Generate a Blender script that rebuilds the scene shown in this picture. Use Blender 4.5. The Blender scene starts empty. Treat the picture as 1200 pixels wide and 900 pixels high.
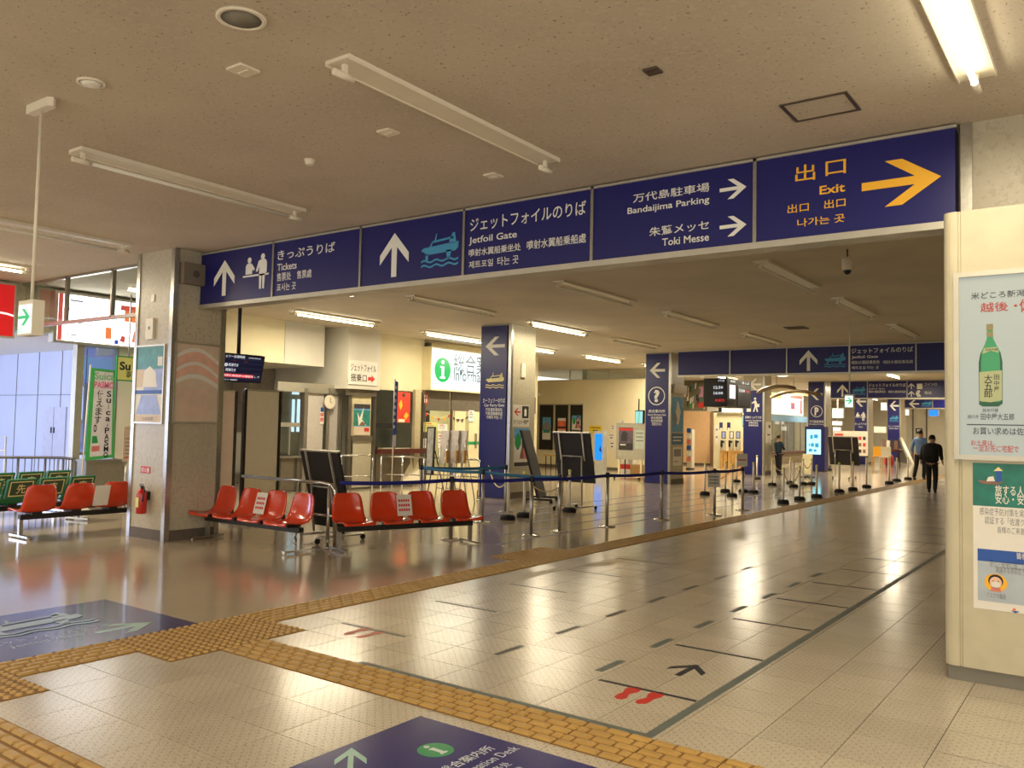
import bpy, bmesh, math, random
import numpy as np
from mathutils import Vector, Matrix
random.seed(7)
S = 1.09                       # metres per authoring unit (floor tile = 0.40 m)
SC = bpy.context.scene
COL = SC.collection
# ---------------------------------------------------------------- camera
YAW, PITCH, ROLL, FOC, EYE = 0.6267, 0.0497, 0.0210, 990.2, 1.5
_f = Vector((-math.sin(YAW)*math.cos(PITCH), math.cos(YAW)*math.cos(PITCH), math.sin(PITCH)))
_r = Vector((math.cos(YAW), math.sin(YAW), 0)); _u = _r.cross(_f)
_c, _s = math.cos(ROLL), math.sin(ROLL)
RT, UP, FW = _c*_r+_s*_u, -_s*_r+_c*_u, _f
cam = bpy.data.cameras.new('camera'); cam_o = bpy.data.objects.new('camera', cam); COL.objects.link(cam_o)
cam.sensor_width = 36; cam.lens = FOC/1200*36; cam.clip_end = 300
m3 = Matrix((RT, UP, -FW)).transposed()
cam_o.matrix_world = Matrix.Translation(Vector((0, 0, EYE))*S) @ m3.to_4x4()
SC.camera = cam_o
# ---------------------------------------------------------------- world / exposure / large lights
w = bpy.data.worlds.new('world'); SC.world = w; w.use_nodes = True
w.node_tree.nodes['Background'].inputs[0].default_value = (1.0, 0.93, 0.82, 1)
w.node_tree.nodes['Background'].inputs[1].default_value = .9
SC.view_settings.view_transform = 'Standard'; SC.view_settings.look = 'None'
SC.view_settings.gamma = 1; SC.view_settings.use_curve_mapping = False
SC.view_settings.exposure = 1.0
LTUBE = 78.0       # watts of a lit fluorescent fitting
def area(name, loc, size, power, col, rot=(0, 0, 0)):
    l = bpy.data.lights.new(name, 'AREA'); l.shape = 'RECTANGLE'; l.size, l.size_y = size[0]*S, size[1]*S
    l.energy = power; l.color = col
    o = bpy.data.objects.new(name, l); COL.objects.link(o); o.location = Vector(loc)*S; o.rotation_euler = rot
    return o
# daylight through the big windows of the annex on the left (they are outside the frame)
area('annex_daylight', (-18.8, 2.2, 1.6), (5.0, 2.4), 240, (0.58, 0.68, 1.0), (math.radians(90), 0, 0))
# ---------------------------------------------------------------- picture-ray helpers (a ray of the camera meets a real plane)
def ray(x, y): return RT*((x-600)/FOC) + UP*(-(y-450)/FOC) + FW
def PZ(x, y, z=0.0):
    d = ray(x, y); return Vector((0, 0, EYE)) + d*((z-EYE)/d.z)
def PY(x, y, Y):
    d = ray(x, y); return Vector((0, 0, EYE)) + d*(Y/d.y)
def PX(x, y, X):
    d = ray(x, y); return Vector((0, 0, EYE)) + d*(X/d.x)
def proj(p):
    d = Vector(p)-Vector((0, 0, EYE)); k = d.dot(FW)
    return (600+FOC*d.dot(RT)/k, 450-FOC*d.dot(UP)/k, k)
# ---------------------------------------------------------------- materials
MATS = {}
def srgb(c):
    return tuple(((v/255)/12.92 if v/255 <= .04045 else (((v/255)+.055)/1.055)**2.4) for v in c)
def mat(name, col, rough=.5, metal=0, emit=0, var=.06, scale=8, bump=0, alpha=1, trans=0, spec=.5, coat=0):
    if name in MATS: return MATS[name]
    m = bpy.data.materials.new(name); m.use_nodes = True; nt = m.node_tree
    b = nt.nodes['Principled BSDF']; c = srgb(col)
    b.inputs['Roughness'].default_value = rough; b.inputs['Metallic'].default_value = metal
    b.inputs['Specular IOR Level'].default_value = spec
    b.inputs['Coat Weight'].default_value = coat; b.inputs['Coat Roughness'].default_value = .05
    b.inputs['Transmission Weight'].default_value = trans
    geo = nt.nodes.new('ShaderNodeNewGeometry'); nz = nt.nodes.new('ShaderNodeTexNoise')
    nz.inputs['Scale'].default_value = scale; nz.inputs['Detail'].default_value = 4
    nt.links.new(geo.outputs['Position'], nz.inputs['Vector'])
    r = nt.nodes.new('ShaderNodeValToRGB'); nt.links.new(nz.outputs['Fac'], r.inputs['Fac'])
    r.color_ramp.elements[0].position = .3; r.color_ramp.elements[1].position = .7
    r.color_ramp.elements[0].color = (*[v*(1-var) for v in c], 1); r.color_ramp.elements[1].color = (*[min(1, v*(1+var)) for v in c], 1)
    nt.links.new(r.outputs[0], b.inputs['Base Color'])
    if emit:
        b.inputs['Emission Color'].default_value = (*c, 1); b.inputs['Emission Strength'].default_value = emit
    if bump:
        bp = nt.nodes.new('ShaderNodeBump'); bp.inputs['Strength'].default_value = bump; bp.inputs['Distance'].default_value = .003
        nt.links.new(nz.outputs['Fac'], bp.inputs['Height']); nt.links.new(bp.outputs[0], b.inputs['Normal'])
    MATS[name] = m
    return m
def speckled(name, base, dark, light, rough, sp_scale, amount, coat=0, dots=None, joints=None, wear=0, bump=.2, light_amt=.0):
    """terrazzo / acoustic board: base tone, dark flecks, large soft variation, optional raised studs"""
    m = bpy.data.materials.new(name); m.use_nodes = True; nt = m.node_tree; N = nt.nodes.new; L = nt.links.new
    b = nt.nodes['Principled BSDF']; b.inputs['Roughness'].default_value = rough
    b.inputs['Coat Weight'].default_value = coat; b.inputs['Coat Roughness'].default_value = .17
    geo = N('ShaderNodeNewGeometry'); pos = geo.outputs['Position']
    big = N('ShaderNodeTexNoise'); big.inputs['Scale'].default_value = .9; big.inputs['Detail'].default_value = 5; L(pos, big.inputs['Vector'])
    rb = N('ShaderNodeValToRGB'); L(big.outputs['Fac'], rb.inputs['Fac'])
    bc = srgb(base); rb.color_ramp.elements[0].position = .3; rb.color_ramp.elements[1].position = .7
    rb.color_ramp.elements[0].color = (*[v*.9 for v in bc], 1); rb.color_ramp.elements[1].color = (*[v*1.08 for v in bc], 1)
    vo = N('ShaderNodeTexNoise'); vo.inputs['Scale'].default_value = sp_scale; vo.inputs['Detail'].default_value = 2; L(pos, vo.inputs['Vector'])
    rv = N('ShaderNodeValToRGB'); L(vo.outputs['Fac'], rv.inputs['Fac'])
    rv.color_ramp.elements[0].position = 1-amount-.04; rv.color_ramp.elements[1].position = 1-amount
    rv.color_ramp.elements[0].color = (0, 0, 0, 1); rv.color_ramp.elements[1].color = (1, 1, 1, 1)
    mx = N('ShaderNodeMix'); mx.data_type = 'RGBA'; L(rv.outputs[0], mx.inputs['Factor']); L(rb.outputs[0], mx.inputs['A']); mx.inputs['B'].default_value = (*srgb(dark), 1)
    out = mx.outputs['Result']
    vo2 = N('ShaderNodeTexNoise'); vo2.inputs['Scale'].default_value = sp_scale*.8; vo2.noise_dimensions = '4D'; vo2.inputs['W'].default_value = 3.3; L(pos, vo2.inputs['Vector'])
    rv2 = N('ShaderNodeValToRGB'); L(vo2.outputs['Fac'], rv2.inputs['Fac']); rv2.color_ramp.elements[0].position = .56; rv2.color_ramp.elements[1].position = .62
    rv2.color_ramp.elements[0].color = (0, 0, 0, 1); rv2.color_ramp.elements[1].color = (.5, .5, .5, 1)
    mx2 = N('ShaderNodeMix'); mx2.data_type = 'RGBA'; L(rv2.outputs[0], mx2.inputs['Factor']); L(out, mx2.inputs['A']); mx2.inputs['B'].default_value = (*srgb(light), 1)
    out = mx2.outputs['Result']; height = None
    if dots:
        mp = N('ShaderNodeMapping'); mp.inputs['Rotation'].default_value = (0, 0, math.radians(45)); s = 1/dots
        mp.inputs['Scale'].default_value = (s, s, 0); L(pos, mp.inputs['Vector'])
        v = N('ShaderNodeTexVoronoi'); v.inputs['Scale'].default_value = 1; v.inputs['Randomness'].default_value = 0; L(mp.outputs[0], v.inputs['Vector'])
        rd = N('ShaderNodeValToRGB'); L(v.outputs['Distance'], rd.inputs['Fac']); rd.color_ramp.elements[0].position = .12; rd.color_ramp.elements[1].position = .17
        rd.color_ramp.elements[0].color = (1, 1, 1, 1); rd.color_ramp.elements[1].color = (0, 0, 0, 1)
        mm = N('ShaderNodeMath'); mm.operation = 'MULTIPLY'; L(rd.outputs[0], mm.inputs[0]); mm.inputs[1].default_value = .5
        mx3 = N('ShaderNodeMix'); mx3.data_type = 'RGBA'; L(mm.outputs[0], mx3.inputs['Factor']); L(out, mx3.inputs['A']); mx3.inputs['B'].default_value = (*srgb(dark), 1)
        out = mx3.outputs['Result']; height = rd.outputs[0]
    oi = N('ShaderNodeObjectInfo'); hs = N('ShaderNodeHueSaturation'); mr = N('ShaderNodeMapRange')
    L(oi.outputs['Random'], mr.inputs['Value']); mr.inputs['To Min'].default_value = .94; mr.inputs['To Max'].default_value = 1.06
    L(mr.outputs[0], hs.inputs['Value']); L(out, hs.inputs['Color']); L(hs.outputs[0], b.inputs['Base Color'])
    bp = N('ShaderNodeBump'); bp.inputs['Strength'].default_value = bump; bp.inputs['Distance'].default_value = .002
    if height is not None: L(height, bp.inputs['Height'])
    else: L(big.outputs['Fac'] if coat else vo.outputs['Fac'], bp.inputs['Height'])
    L(bp.outputs[0], b.inputs['Normal'])
    if wear:
        wn = N('ShaderNodeTexNoise'); wn.inputs['Scale'].default_value = 2.2; wn.inputs['Detail'].default_value = 6; L(pos, wn.inputs['Vector'])
        mr2 = N('ShaderNodeMapRange'); L(wn.outputs['Fac'], mr2.inputs['Value']); mr2.inputs['To Min'].default_value = rough-wear; mr2.inputs['To Max'].default_value = rough+wear
        L(mr2.outputs[0], b.inputs['Roughness'])
    MATS[name] = m
    return m
NAVY = mat('sign_navy', (14, 16, 98), .35, var=.03)
WHITE = mat('print_white', (232, 232, 224), .5, var=.01)
YEL = mat('print_yellow', (238, 178, 40), .5, var=.01)
CYAN = mat('print_cyan', (62, 150, 196), .5, var=.01)
CREAMP = mat('print_cream', (226, 214, 150), .5, var=.01)
BLACK = mat('print_black', (22, 22, 22), .5, var=.02)
RED = mat('print_red', (200, 44, 36), .5, var=.02)
BLUEP = mat('print_blue', (38, 82, 160), .5, var=.02)
GREENP = mat('print_green', (30, 150, 80), .5, var=.02)
GREYP = mat('print_grey', (128, 128, 130), .5, var=.02)
STEEL = mat('brushed_steel', (176, 174, 166), .28, .9, var=.1, scale=30)
CHROME = mat('chrome', (205, 203, 196), .16, 1, var=.04)
ALU = mat('aluminium', (190, 186, 172), .4, .7, var=.05)
BLK = mat('black_metal', (20, 19, 19), .5, 0, var=.1)
RUB = mat('black_rubber', (22, 22, 22), .8, var=.15)
CREAM = mat('cream_paint', (222, 212, 172), .55, var=.05, scale=3)
WALLY = mat('added_wall_cream', (222, 212, 176), .7, var=.05, scale=1.2)
WALLG = mat('wall_pale', (206, 202, 188), .7, var=.05, scale=1.5)
BLUISH = mat('wall_white_panel', (190, 198, 224), .6, var=.04, scale=1)
WPLAS = mat('white_plastic', (226, 218, 198), .4, var=.03)
ORANGE = mat('orange_shell', (206, 56, 18), .2, var=.05, coat=.6)
GREENV = mat('green_vinyl', (18, 104, 62), .45, var=.08)
PAPER = mat('paper', (222, 218, 208), .6, var=.02)
BELT = mat('belt_navy', (20, 28, 128), .7, var=.05)
TEAL = mat('belt_teal', (40, 110, 150), .7, var=.05)
WOOD = mat('pale_wood', (206, 160, 92), .5, var=.15, scale=12)
DWOOD = mat('dark_red_wood', (84, 34, 28), .45, var=.15, scale=12)
SKIN = mat('skin', (196, 150, 122), .6, var=.04)
HAIR = mat('black_hair', (20, 17, 16), .6, var=.2, scale=40)
TUBE = mat('lit_tube', (255, 246, 214), .4, emit=9, var=0)
TUBEOFF = mat('unlit_tube', (226, 222, 208), .25, var=.02)
def glass(name, tint=(.9, .95, .95), rough=.03, mix=.04):
    m = bpy.data.materials.new(name); m.use_nodes = True; nt = m.node_tree
    nt.nodes.clear(); o = nt.nodes.new('ShaderNodeOutputMaterial')
    t = nt.nodes.new('ShaderNodeBsdfTransparent'); t.inputs[0].default_value = (*tint, 1)
    g = nt.nodes.new('ShaderNodeBsdfGlossy'); g.inputs['Roughness'].default_value = rough
    lw = nt.nodes.new('ShaderNodeLayerWeight'); f = nt.nodes.new('ShaderNodeMath'); f.operation = 'POWER'; f.inputs[1].default_value = 4; nt.links.new(lw.outputs['Facing'], f.inputs[0])
    a = nt.nodes.new('ShaderNodeMath'); a.operation = 'MAXIMUM'; a.inputs[1].default_value = mix; nt.links.new(f.outputs[0], a.inputs[0])
    mx = nt.nodes.new('ShaderNodeMixShader'); nt.links.new(a.outputs[0], mx.inputs[0]); nt.links.new(t.outputs[0], mx.inputs[1]); nt.links.new(g.outputs[0], mx.inputs[2])
    nt.links.new(mx.outputs[0], o.inputs[0]); MATS[name] = m
    return m
GLASS = glass('clear_glass')
def emis(name, col, k):
    if name in MATS: return MATS[name]
    m = mat(name, col, .3, emit=k*.42, var=.0); c = srgb(col)      # screens and acrylic faces: dark when unlit
    for e in m.node_tree.nodes['Color Ramp'].color_ramp.elements: e.color = (*[v*.25 for v in c], 1)
    return m
# ---------------------------------------------------------------- frames and mesh builder
class Fr:
    """a plane: origin, u (right), v (up), n (towards the viewer)"""
    def __init__(s, o, u, v):
        s.o, s.u, s.v = Vector(o), Vector(u).normalized(), Vector(v).normalized(); s.n = s.u.cross(s.v)
        s.m = Matrix((s.u, s.v, s.n)).transposed().to_4x4(); s.m.translation = s.o
    def px(s, x, y):
        d = ray(x, y); e = Vector((0, 0, EYE)); t = (s.o-e).dot(s.n)/d.dot(s.n); p = e+d*t-s.o
        return p.dot(s.u), p.dot(s.v)
    def off(s, d): return Fr(s.o+s.n*d, s.u, s.v)
def FS(Y, X0=0, z0=0): return Fr((X0, Y, z0), (1, 0, 0), (0, 0, 1))       # faces -Y
def FE(X, Y0=0, z0=0): return Fr((X, Y0, z0), (0, 1, 0), (0, 0, 1))       # faces +X
def FD(z=0): return Fr((0, 0, z), (0, 1, 0), (-1, 0, 0))                    # floor print, read walking to -X
INV = {}
class B:
    def __init__(s, fr=None):
        s.v, s.f, s.mi, s.cur, s.mats, s.sm = [], [], [], 0, [], []
        s.m = fr.m if isinstance(fr, Fr) else (fr if fr is not None else Matrix.Identity(4)); s.smooth = False
    def use(s, m):
        if m not in s.mats: s.mats.append(m)
        s.cur = s.mats.index(m); return s
    def add(s, vs, fs):
        k = len(s.v); s.v += [s.m @ Vector(p) for p in vs]
        for f in fs: s.f.append([i+k for i in f]); s.mi.append(s.cur); s.sm.append(s.smooth)
        return s
    def box(s, x0, x1, y0, y1, z0, z1):
        x0, x1 = sorted((x0, x1)); y0, y1 = sorted((y0, y1)); z0, z1 = sorted((z0, z1))
        return s.add([(x0, y0, z0), (x1, y0, z0), (x1, y1, z0), (x0, y1, z0), (x0, y0, z1), (x1, y0, z1), (x1, y1, z1), (x0, y1, z1)],
                     [(0, 3, 2, 1), (4, 5, 6, 7), (0, 1, 5, 4), (1, 2, 6, 5), (2, 3, 7, 6), (3, 0, 4, 7)])
    def rect(s, x0, x1, y0, y1, z=0): return s.add([(x0, y0, z), (x1, y0, z), (x1, y1, z), (x0, y1, z)], [(0, 1, 2, 3)])
    def poly(s, pts, z=0, t=.002):
        n = len(pts); a = sum(pts[i][0]*pts[(i+1) % n][1]-pts[(i+1) % n][0]*pts[i][1] for i in range(n))
        if a < 0: pts = pts[::-1]
        vs = [(x, y, z+t) for x, y in pts]+[(x, y, z) for x, y in pts]
        return s.add(vs, [tuple(range(n)), tuple(range(2*n-1, n-1, -1))]+[(i+n, (i+1) % n+n, (i+1) % n, i) for i in range(n)])
    def disc(s, x, y, r, z=0, t=.002, n=20, ry=None):
        return s.poly([(x+r*math.cos(2*math.pi*i/n), y+(ry or r)*math.sin(2*math.pi*i/n)) for i in range(n)], z, t)
    def ring(s, x, y, r0, r1, z=0, t=.002, n=28):
        vs = []
        for i in range(n):
            a = 2*math.pi*i/n
            for r, zz in ((r0, z), (r1, z), (r1, z+t), (r0, z+t)): vs.append((x+r*math.cos(a), y+r*math.sin(a), zz))
        fs = []
        for i in range(n):
            j = (i+1) % n
            for k in range(4): fs.append((i*4+k, i*4+(k+1) % 4, j*4+(k+1) % 4, j*4+k))
        return s.add(vs, [f[::-1] for f in fs])
    def cyl(s, p0, p1, r0, r1=None, n=12):
        r1 = r0 if r1 is None else r1; p0, p1 = Vector(p0), Vector(p1); d = (p1-p0).normalized()
        a = d.orthogonal().normalized(); b = d.cross(a); vs = []
        for p, r in ((p0, r0), (p1, r1)):
            for i in range(n):
                t = 2*math.pi*i/n; vs.append(p+a*r*math.cos(t)+b*r*math.sin(t))
        sm = s.smooth; s.smooth = True
        s.add(vs, [(i, (i+1) % n, n+(i+1) % n, n+i) for i in range(n)]); s.smooth = False
        k = len(s.v)-2*n
        s.f.append([k+i for i in range(n)][::-1]); s.mi.append(s.cur); s.sm.append(False)
        s.f.append([k+n+i for i in range(n)]); s.mi.append(s.cur); s.sm.append(False); s.smooth = sm
        return s
    def tube(s, pts, r, n=8):
        pts = [Vector(p) for p in pts]; rings = []; prev = None
        for i, p in enumerate(pts):
            d = (pts[min(i+1, len(pts)-1)]-pts[max(i-1, 0)]).normalized()
            a = d.orthogonal().normalized() if prev is None else (prev-d*prev.dot(d)).normalized()
            prev = a; b = d.cross(a); rr = r[i] if isinstance(r, (list, tuple)) else r
            rings.append([p+a*rr*math.cos(2*math.pi*k/n)+b*rr*math.sin(2*math.pi*k/n) for k in range(n)])
        vs = [v for rg in rings for v in rg]; m = len(pts)
        fs = [(i*n+k, i*n+(k+1) % n, (i+1)*n+(k+1) % n, (i+1)*n+k) for i in range(m-1) for k in range(n)]
        fs += [tuple(range(n))[::-1], tuple(range((m-1)*n, m*n))]
        sm = s.smooth; s.smooth = True; s.add(vs, fs); s.smooth = sm
        return s
    def lathe(s, prof, n=20, c=(0, 0)):
        vs = [(c[0]+r*math.cos(2*math.pi*k/n), c[1]+r*math.sin(2*math.pi*k/n), z) for r, z in prof for k in range(n)]
        fs = [(i*n+k, i*n+(k+1) % n, (i+1)*n+(k+1) % n, (i+1)*n+k) for i in range(len(prof)-1) for k in range(n)]
        sm = s.smooth; s.smooth = True; s.add(vs, fs); s.smooth = sm
        s.f.append([len(s.v)-n+k for k in range(n)]); s.mi.append(s.cur); s.sm.append(False)
        k0 = len(s.v)-n*len(prof); s.f.append([k0+k for k in range(n)][::-1]); s.mi.append(s.cur); s.sm.append(False)
        return s
    def sheet(s, P, t=.008):
        """P: grid of points, made into a solid shell by offsetting along rough normals"""
        R, C = len(P), len(P[0]); P = [[Vector(p) for p in r] for r in P]; Q = []
        for i in range(R):
            row = []
            for j in range(C):
                du = P[i][min(j+1, C-1)]-P[i][max(j-1, 0)]; dv = P[min(i+1, R-1)][j]-P[max(i-1, 0)][j]
                row.append(P[i][j]-du.cross(dv).normalized()*t)
            Q.append(row)
        vs = [p for r in P for p in r]+[p for r in Q for p in r]; o = R*C; fs = []
        for i in range(R-1):
            for j in range(C-1):
                a, b, c, d = i*C+j, i*C+j+1, (i+1)*C+j+1, (i+1)*C+j
                fs += [(a, b, c, d), (o+d, o+c, o+b, o+a)]
        for j in range(C-1): fs += [(j+1, j, o+j, o+j+1), ((R-1)*C+j, (R-1)*C+j+1, o+(R-1)*C+j+1, o+(R-1)*C+j)]
        for i in range(R-1): fs += [(i*C, (i+1)*C, o+(i+1)*C, o+i*C), ((i+1)*C+C-1, i*C+C-1, o+i*C+C-1, o+(i+1)*C+C-1)]
        sm = s.smooth; s.smooth = True; s.add(vs, fs); s.smooth = sm
        return s
    def mesh(s, name, m=None, inv=None):
        me = bpy.data.meshes.new(name)
        vs = [(inv @ p if inv else p)*S for p in s.v]
        me.from_pydata([tuple(v) for v in vs], [], s.f)
        for k in (s.mats or [m]): me.materials.append(k)
        me.polygons.foreach_set('material_index', s.mi); me.polygons.foreach_set('use_smooth', s.sm)
        me.update(); return me
    def build(s, name, m=None, parent=None, world=False, label=None):
        inv = INV.get(parent) if (world and parent is not None) else None
        o = bpy.data.objects.new(name, s.mesh(name, m, inv)); COL.objects.link(o)
        if parent is not None: o.parent = parent; INV[o] = INV.get(parent)
        if label: o['label'] = label
        return o
def tag(o, label=None, cat=None, group=None, kind=None):
    for k, v in (('label', label), ('category', cat), ('group', group), ('kind', kind)):
        if v: o[k] = v
    return o
def thing(name, label, cat, loc=(0, 0, 0), rz=0, group=None):
    o = bpy.data.objects.new(name, None); COL.objects.link(o); o.empty_display_size = .1
    o.location = Vector(loc)*S; o.rotation_euler = (0, 0, rz)
    INV[o] = (Matrix.Translation(Vector(loc)) @ Matrix.Rotation(rz, 4, 'Z')).inverted()
    return tag(o, label, cat, group)
def setting(name, b, m=None, label=None):
    o = b.build(name, m); o['kind'] = 'structure'
    if label: o['label'] = label
    INV[o] = Matrix.Identity(4); return o
def kids(o): return [c for c in bpy.data.objects if c.parent == o]
def copy_tree(o, parent=None):
    c = o.copy(); COL.objects.link(c); c.parent = parent
    for ch in CH.get(o.name, None) or kids(o): copy_tree(ch, c)
    return c
CH = {}
def again(proto, loc, rz, label, group=None):
    c = copy_tree(proto); c.location = Vector(loc)*S; c.rotation_euler = (0, 0, rz); c['label'] = label
    if group: c['group'] = group
    INV[c] = (Matrix.Translation(Vector(loc)) @ Matrix.Rotation(rz, 4, 'Z')).inverted()
    return c
# text: the built-in font (with its Japanese and Korean fallback) turned into flat mesh lettering
def text(parent, s, fr, box, m=WHITE, bold=.012, name='lettering', z=.003, keep=False, res=3, halign='c'):
    """box = (x0, y0, x1, y1) in the frame's own coordinates"""
    if any(ord(ch) > 0x3000 for ch in s): bold = min(bold, .012)*.6
    cu = bpy.data.curves.new('t', 'FONT'); cu.body = s; cu.resolution_u = res; cu.offset = bold; cu.extrude = 0
    o = bpy.data.objects.new('t', cu); COL.objects.link(o)
    me = bpy.data.meshes.new_from_object(o); bpy.data.objects.remove(o)
    n = len(me.vertices); a = np.zeros(n*3); me.vertices.foreach_get('co', a); a = a.reshape(-1, 3)
    x0, y0, x1, y1 = box; lo, hi = a.min(0), a.max(0); sx = (x1-x0)/max(hi[0]-lo[0], 1e-6); sy = (y1-y0)/max(hi[1]-lo[1], 1e-6)
    ox = x0
    if keep:
        k = min(sx, sy); ox = x0+((x1-x0)-k*(hi[0]-lo[0]))*{'c': .5, 'l': 0, 'r': 1}[halign]; y0 += ((y1-y0)-k*(hi[1]-lo[1]))/2; sx = sy = k
    q = np.stack([(a[:, 0]-lo[0])*sx+ox, (a[:, 1]-lo[1])*sy+y0, np.full(n, z)], 1)
    M4 = fr.m if INV.get(parent) is None else INV[parent] @ fr.m
    M4 = np.array(M4); q = (q @ M4[:3, :3].T + M4[:3, 3])*S
    me.vertices.foreach_set('co', q.ravel()); me.materials.clear(); me.materials.append(m); me.update()
    me.name = name; ob = bpy.data.objects.new(name, me); COL.objects.link(ob); ob.parent = parent
    return ob
def tpx(parent, s, fr, lb, rt, **k):
    """text whose lower-left and upper-right corners are seen at two picture points on the plane fr"""
    a, b = fr.px(*lb), fr.px(*rt)
    return text(parent, s, fr, (a[0], a[1], b[0], b[1]), **k)
# pictograms in a unit square
def fit(pts, x0, y0, w, h): return [(x0+p[0]*w, y0+p[1]*h) for p in pts]
ARW = [(.5, 1), (1, .52), (1, .30), (.59, .68), (.59, 0), (.41, 0), (.41, .68), (0, .30), (0, .52)]
def rotp(pts, q):
    for _ in range(q): pts = [(p[1], 1-p[0]) for p in pts]       # quarter turns clockwise
    return pts
def arrow(parent, fr, box, q=0, m=WHITE, name='arrow_symbol'):
    x0, y0, x1, y1 = box; b = B(fr); b.poly(fit(rotp(ARW, q), x0, y0, x1-x0, y1-y0), .002, .003)
    return b.build(name, m, parent, True)
def ship(parent, fr, box, m=CYAN, legs=True, name='ship_symbol'):
    x0, y0, x1, y1 = box; w, h = x1-x0, y1-y0; b = B(fr)
    def P(*p): b.poly(fit(p, x0, y0, w, h), .002, .003)
    P((0, .52), (.02, .58), (.08, .62), (1, .70), (1, .52), (.92, .44), (.12, .40), (.08, .50))
    P((.22, .62), (.30, .80), (.33, .80), (.27, .62)); P((.30, .74), (.30, .80), (.86, .86), (.86, .80)); P((.74, .66), (.84, .97), (.90, .97), (.94, .68))
    P((.36, .80), (.40, 1), (.42, 1), (.40, .80))
    if legs: P((.12, .24), (.12, .44), (.19, .44), (.19, .24)); P((.70, .24), (.68, .48), (.82, .48), (.78, .24))
    for yy in (.04, .18):
        top = [(i/16, yy+.06+.035*math.sin(i/16*6*math.pi)) for i in range(17)]; bot = [(p[0], p[1]-.055) for p in top[::-1]]
        P(*(top+bot))
    return b.build(name, m, parent, True)
def people_icon(parent, fr, box, m=WHITE, name='ticket_counter_symbol'):
    x0, y0, x1, y1 = box; w, h = x1-x0, y1-y0; b = B(fr)
    def P(*p): b.poly(fit(p, x0, y0, w, h), .002, .003)
    b.disc(x0+.24*w, y0+.86*h, .075*w, .002, .003, ry=.075*w); b.disc(x0+.76*w, y0+.92*h, .075*w, .002, .003)
    P((.10, .46), (.10, .70), (.16, .77), (.32, .77), (.38, .70), (.46, .60), (.42, .54), (.36, .60), (.36, .46))
    P((0, .38), (0, .43), (1, .43), (1, .38))
    P((.50, .52), (.60, .80), (.68, .84), (.86, .84), (.92, .76), (.92, .46), (.86, .43), (.84, 0), (.77, 0), (.76, .38), (.73, .38), (.72, 0), (.65, 0), (.63, .45), (.64, .66), (.56, .50))
    return b.build(name, m, parent, True)
def q_icon(parent, fr, cx, cy, r, ch, name='circle_symbol'):
    b = B(fr).ring(cx, cy, r*.90, r, .002, .003); o = b.build(name, WHITE, parent, True)
    text(parent, ch, fr, (cx-r*.34, cy-r*.68, cx+r*.34, cy+r*.68), bold=.05, name='symbol_lettering'); return o
def ord_(n): return ['first', 'second', 'third', 'fourth', 'fifth', 'sixth', 'seventh', 'eighth', 'ninth', 'tenth', 'eleventh', 'twelfth', 'thirteenth', 'fourteenth', 'fifteenth'][n]
CEIL = 3.62
# ================================================================= LARGE STRUCTURE
TERR = speckled('terrazzo_tile', (194, 183, 163), (118, 106, 90), (216, 208, 192), .24, 150, .36, dots=.056/1.414*S, wear=.05, bump=.16, coat=.35)
SMOOTH = speckled('polished_terrazzo', (188, 174, 152), (140, 124, 102), (204, 192, 172), .12, 130, .34, wear=.05, bump=.08, coat=.5)
ACOU = speckled('acoustic_ceiling', (192, 180, 162), (140, 124, 102), (200, 190, 172), .9, 36, .31, bump=.2)
STONE = speckled('pale_stone', (180, 172, 150), (168, 159, 137), (187, 180, 158), .4, 22, .4, bump=.03)
GRANITE = speckled('speckled_granite', (168, 158, 150), (110, 98, 92), (210, 202, 196), .4, 60, .42, bump=.05)
PLASTER = speckled('far_ceiling', (196, 186, 168), (150, 138, 116), (200, 190, 168), .9, 60, .26, bump=.2)
SKIRT = mat('dark_skirting', (96, 86, 76), .5, var=.15, scale=20)
TX, TY, OX, OY = .367, .36, -5.52, 3.435
def gx(i): return OX+TX*i
def gy(j): return OY+TY*j
fl = B().box(-26, -5.52, -6, 64, -.2, -.0001); fl.use(SMOOTH)
fl = B(); fl.use(mat('joint_grout', (92, 84, 70), .7)); fl.box(gx(0), gx(18), -6, 64, -.2, -.004)
fl.use(SMOOTH); fl.box(-26, gx(0), -6, 64, -.2, 0); fl.box(gx(18), 6, -6, 64, -.2, 0)
floor = setting('floor', fl, label='polished beige terrazzo floor')
TACT = set()                                    # tactile cells (i, j) -> kind
for j in range(-9, 150): TACT.add((0, j, 'g'))
for i in range(1, 17): TACT.add((i, 0, 'g'))
for (i0, i1, j0, j1) in ((0, 1, -1, 1), (0, 1, -6, -4), (-1, 0, 12, 14)):
    for i in range(i0, i1+1):
        for j in range(j0, j1+1):
            TACT.discard((i, j, 'g')); TACT.add((i, j, 'd'))
for i in range(2, 17): TACT.add((i, -5, 'g'))
occ = {(i, j) for i, j, k in TACT}
cells = [(i, j) for i in range(0, 18) for j in range(-16, 168) if (i, j) not in occ]
def dist(i, j): return math.hypot(gx(i+.5), gy(j+.5))
def seen(i, j):
    x, y, k = proj((gx(i+.5), gy(j+.5), 0)); return k > .5 and -15 < x < 1110 and 400 < y < 930
near = sorted([c for c in cells if seen(*c)], key=lambda c: dist(*c))[:296]; nearset = set(near)
g = .0022
tb = B().box(g, TX-g, g, TY-g, -.004, 0); tme = tb.mesh('floor_tile', TERR)
for (i, j) in near:
    o = bpy.data.objects.new('floor_tile', tme); COL.objects.link(o); o.parent = floor; o.location = Vector((gx(i), gy(j), 0))*S
rest = B()
for (i, j) in cells:
    if (i, j) not in nearset: rest.add([(gx(i)+g, gy(j)+g, 0), (gx(i+1)-g, gy(j)+g, 0), (gx(i+1)-g, gy(j+1)-g, 0), (gx(i)+g, gy(j+1)-g, 0)], [(0, 1, 2, 3)])
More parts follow.
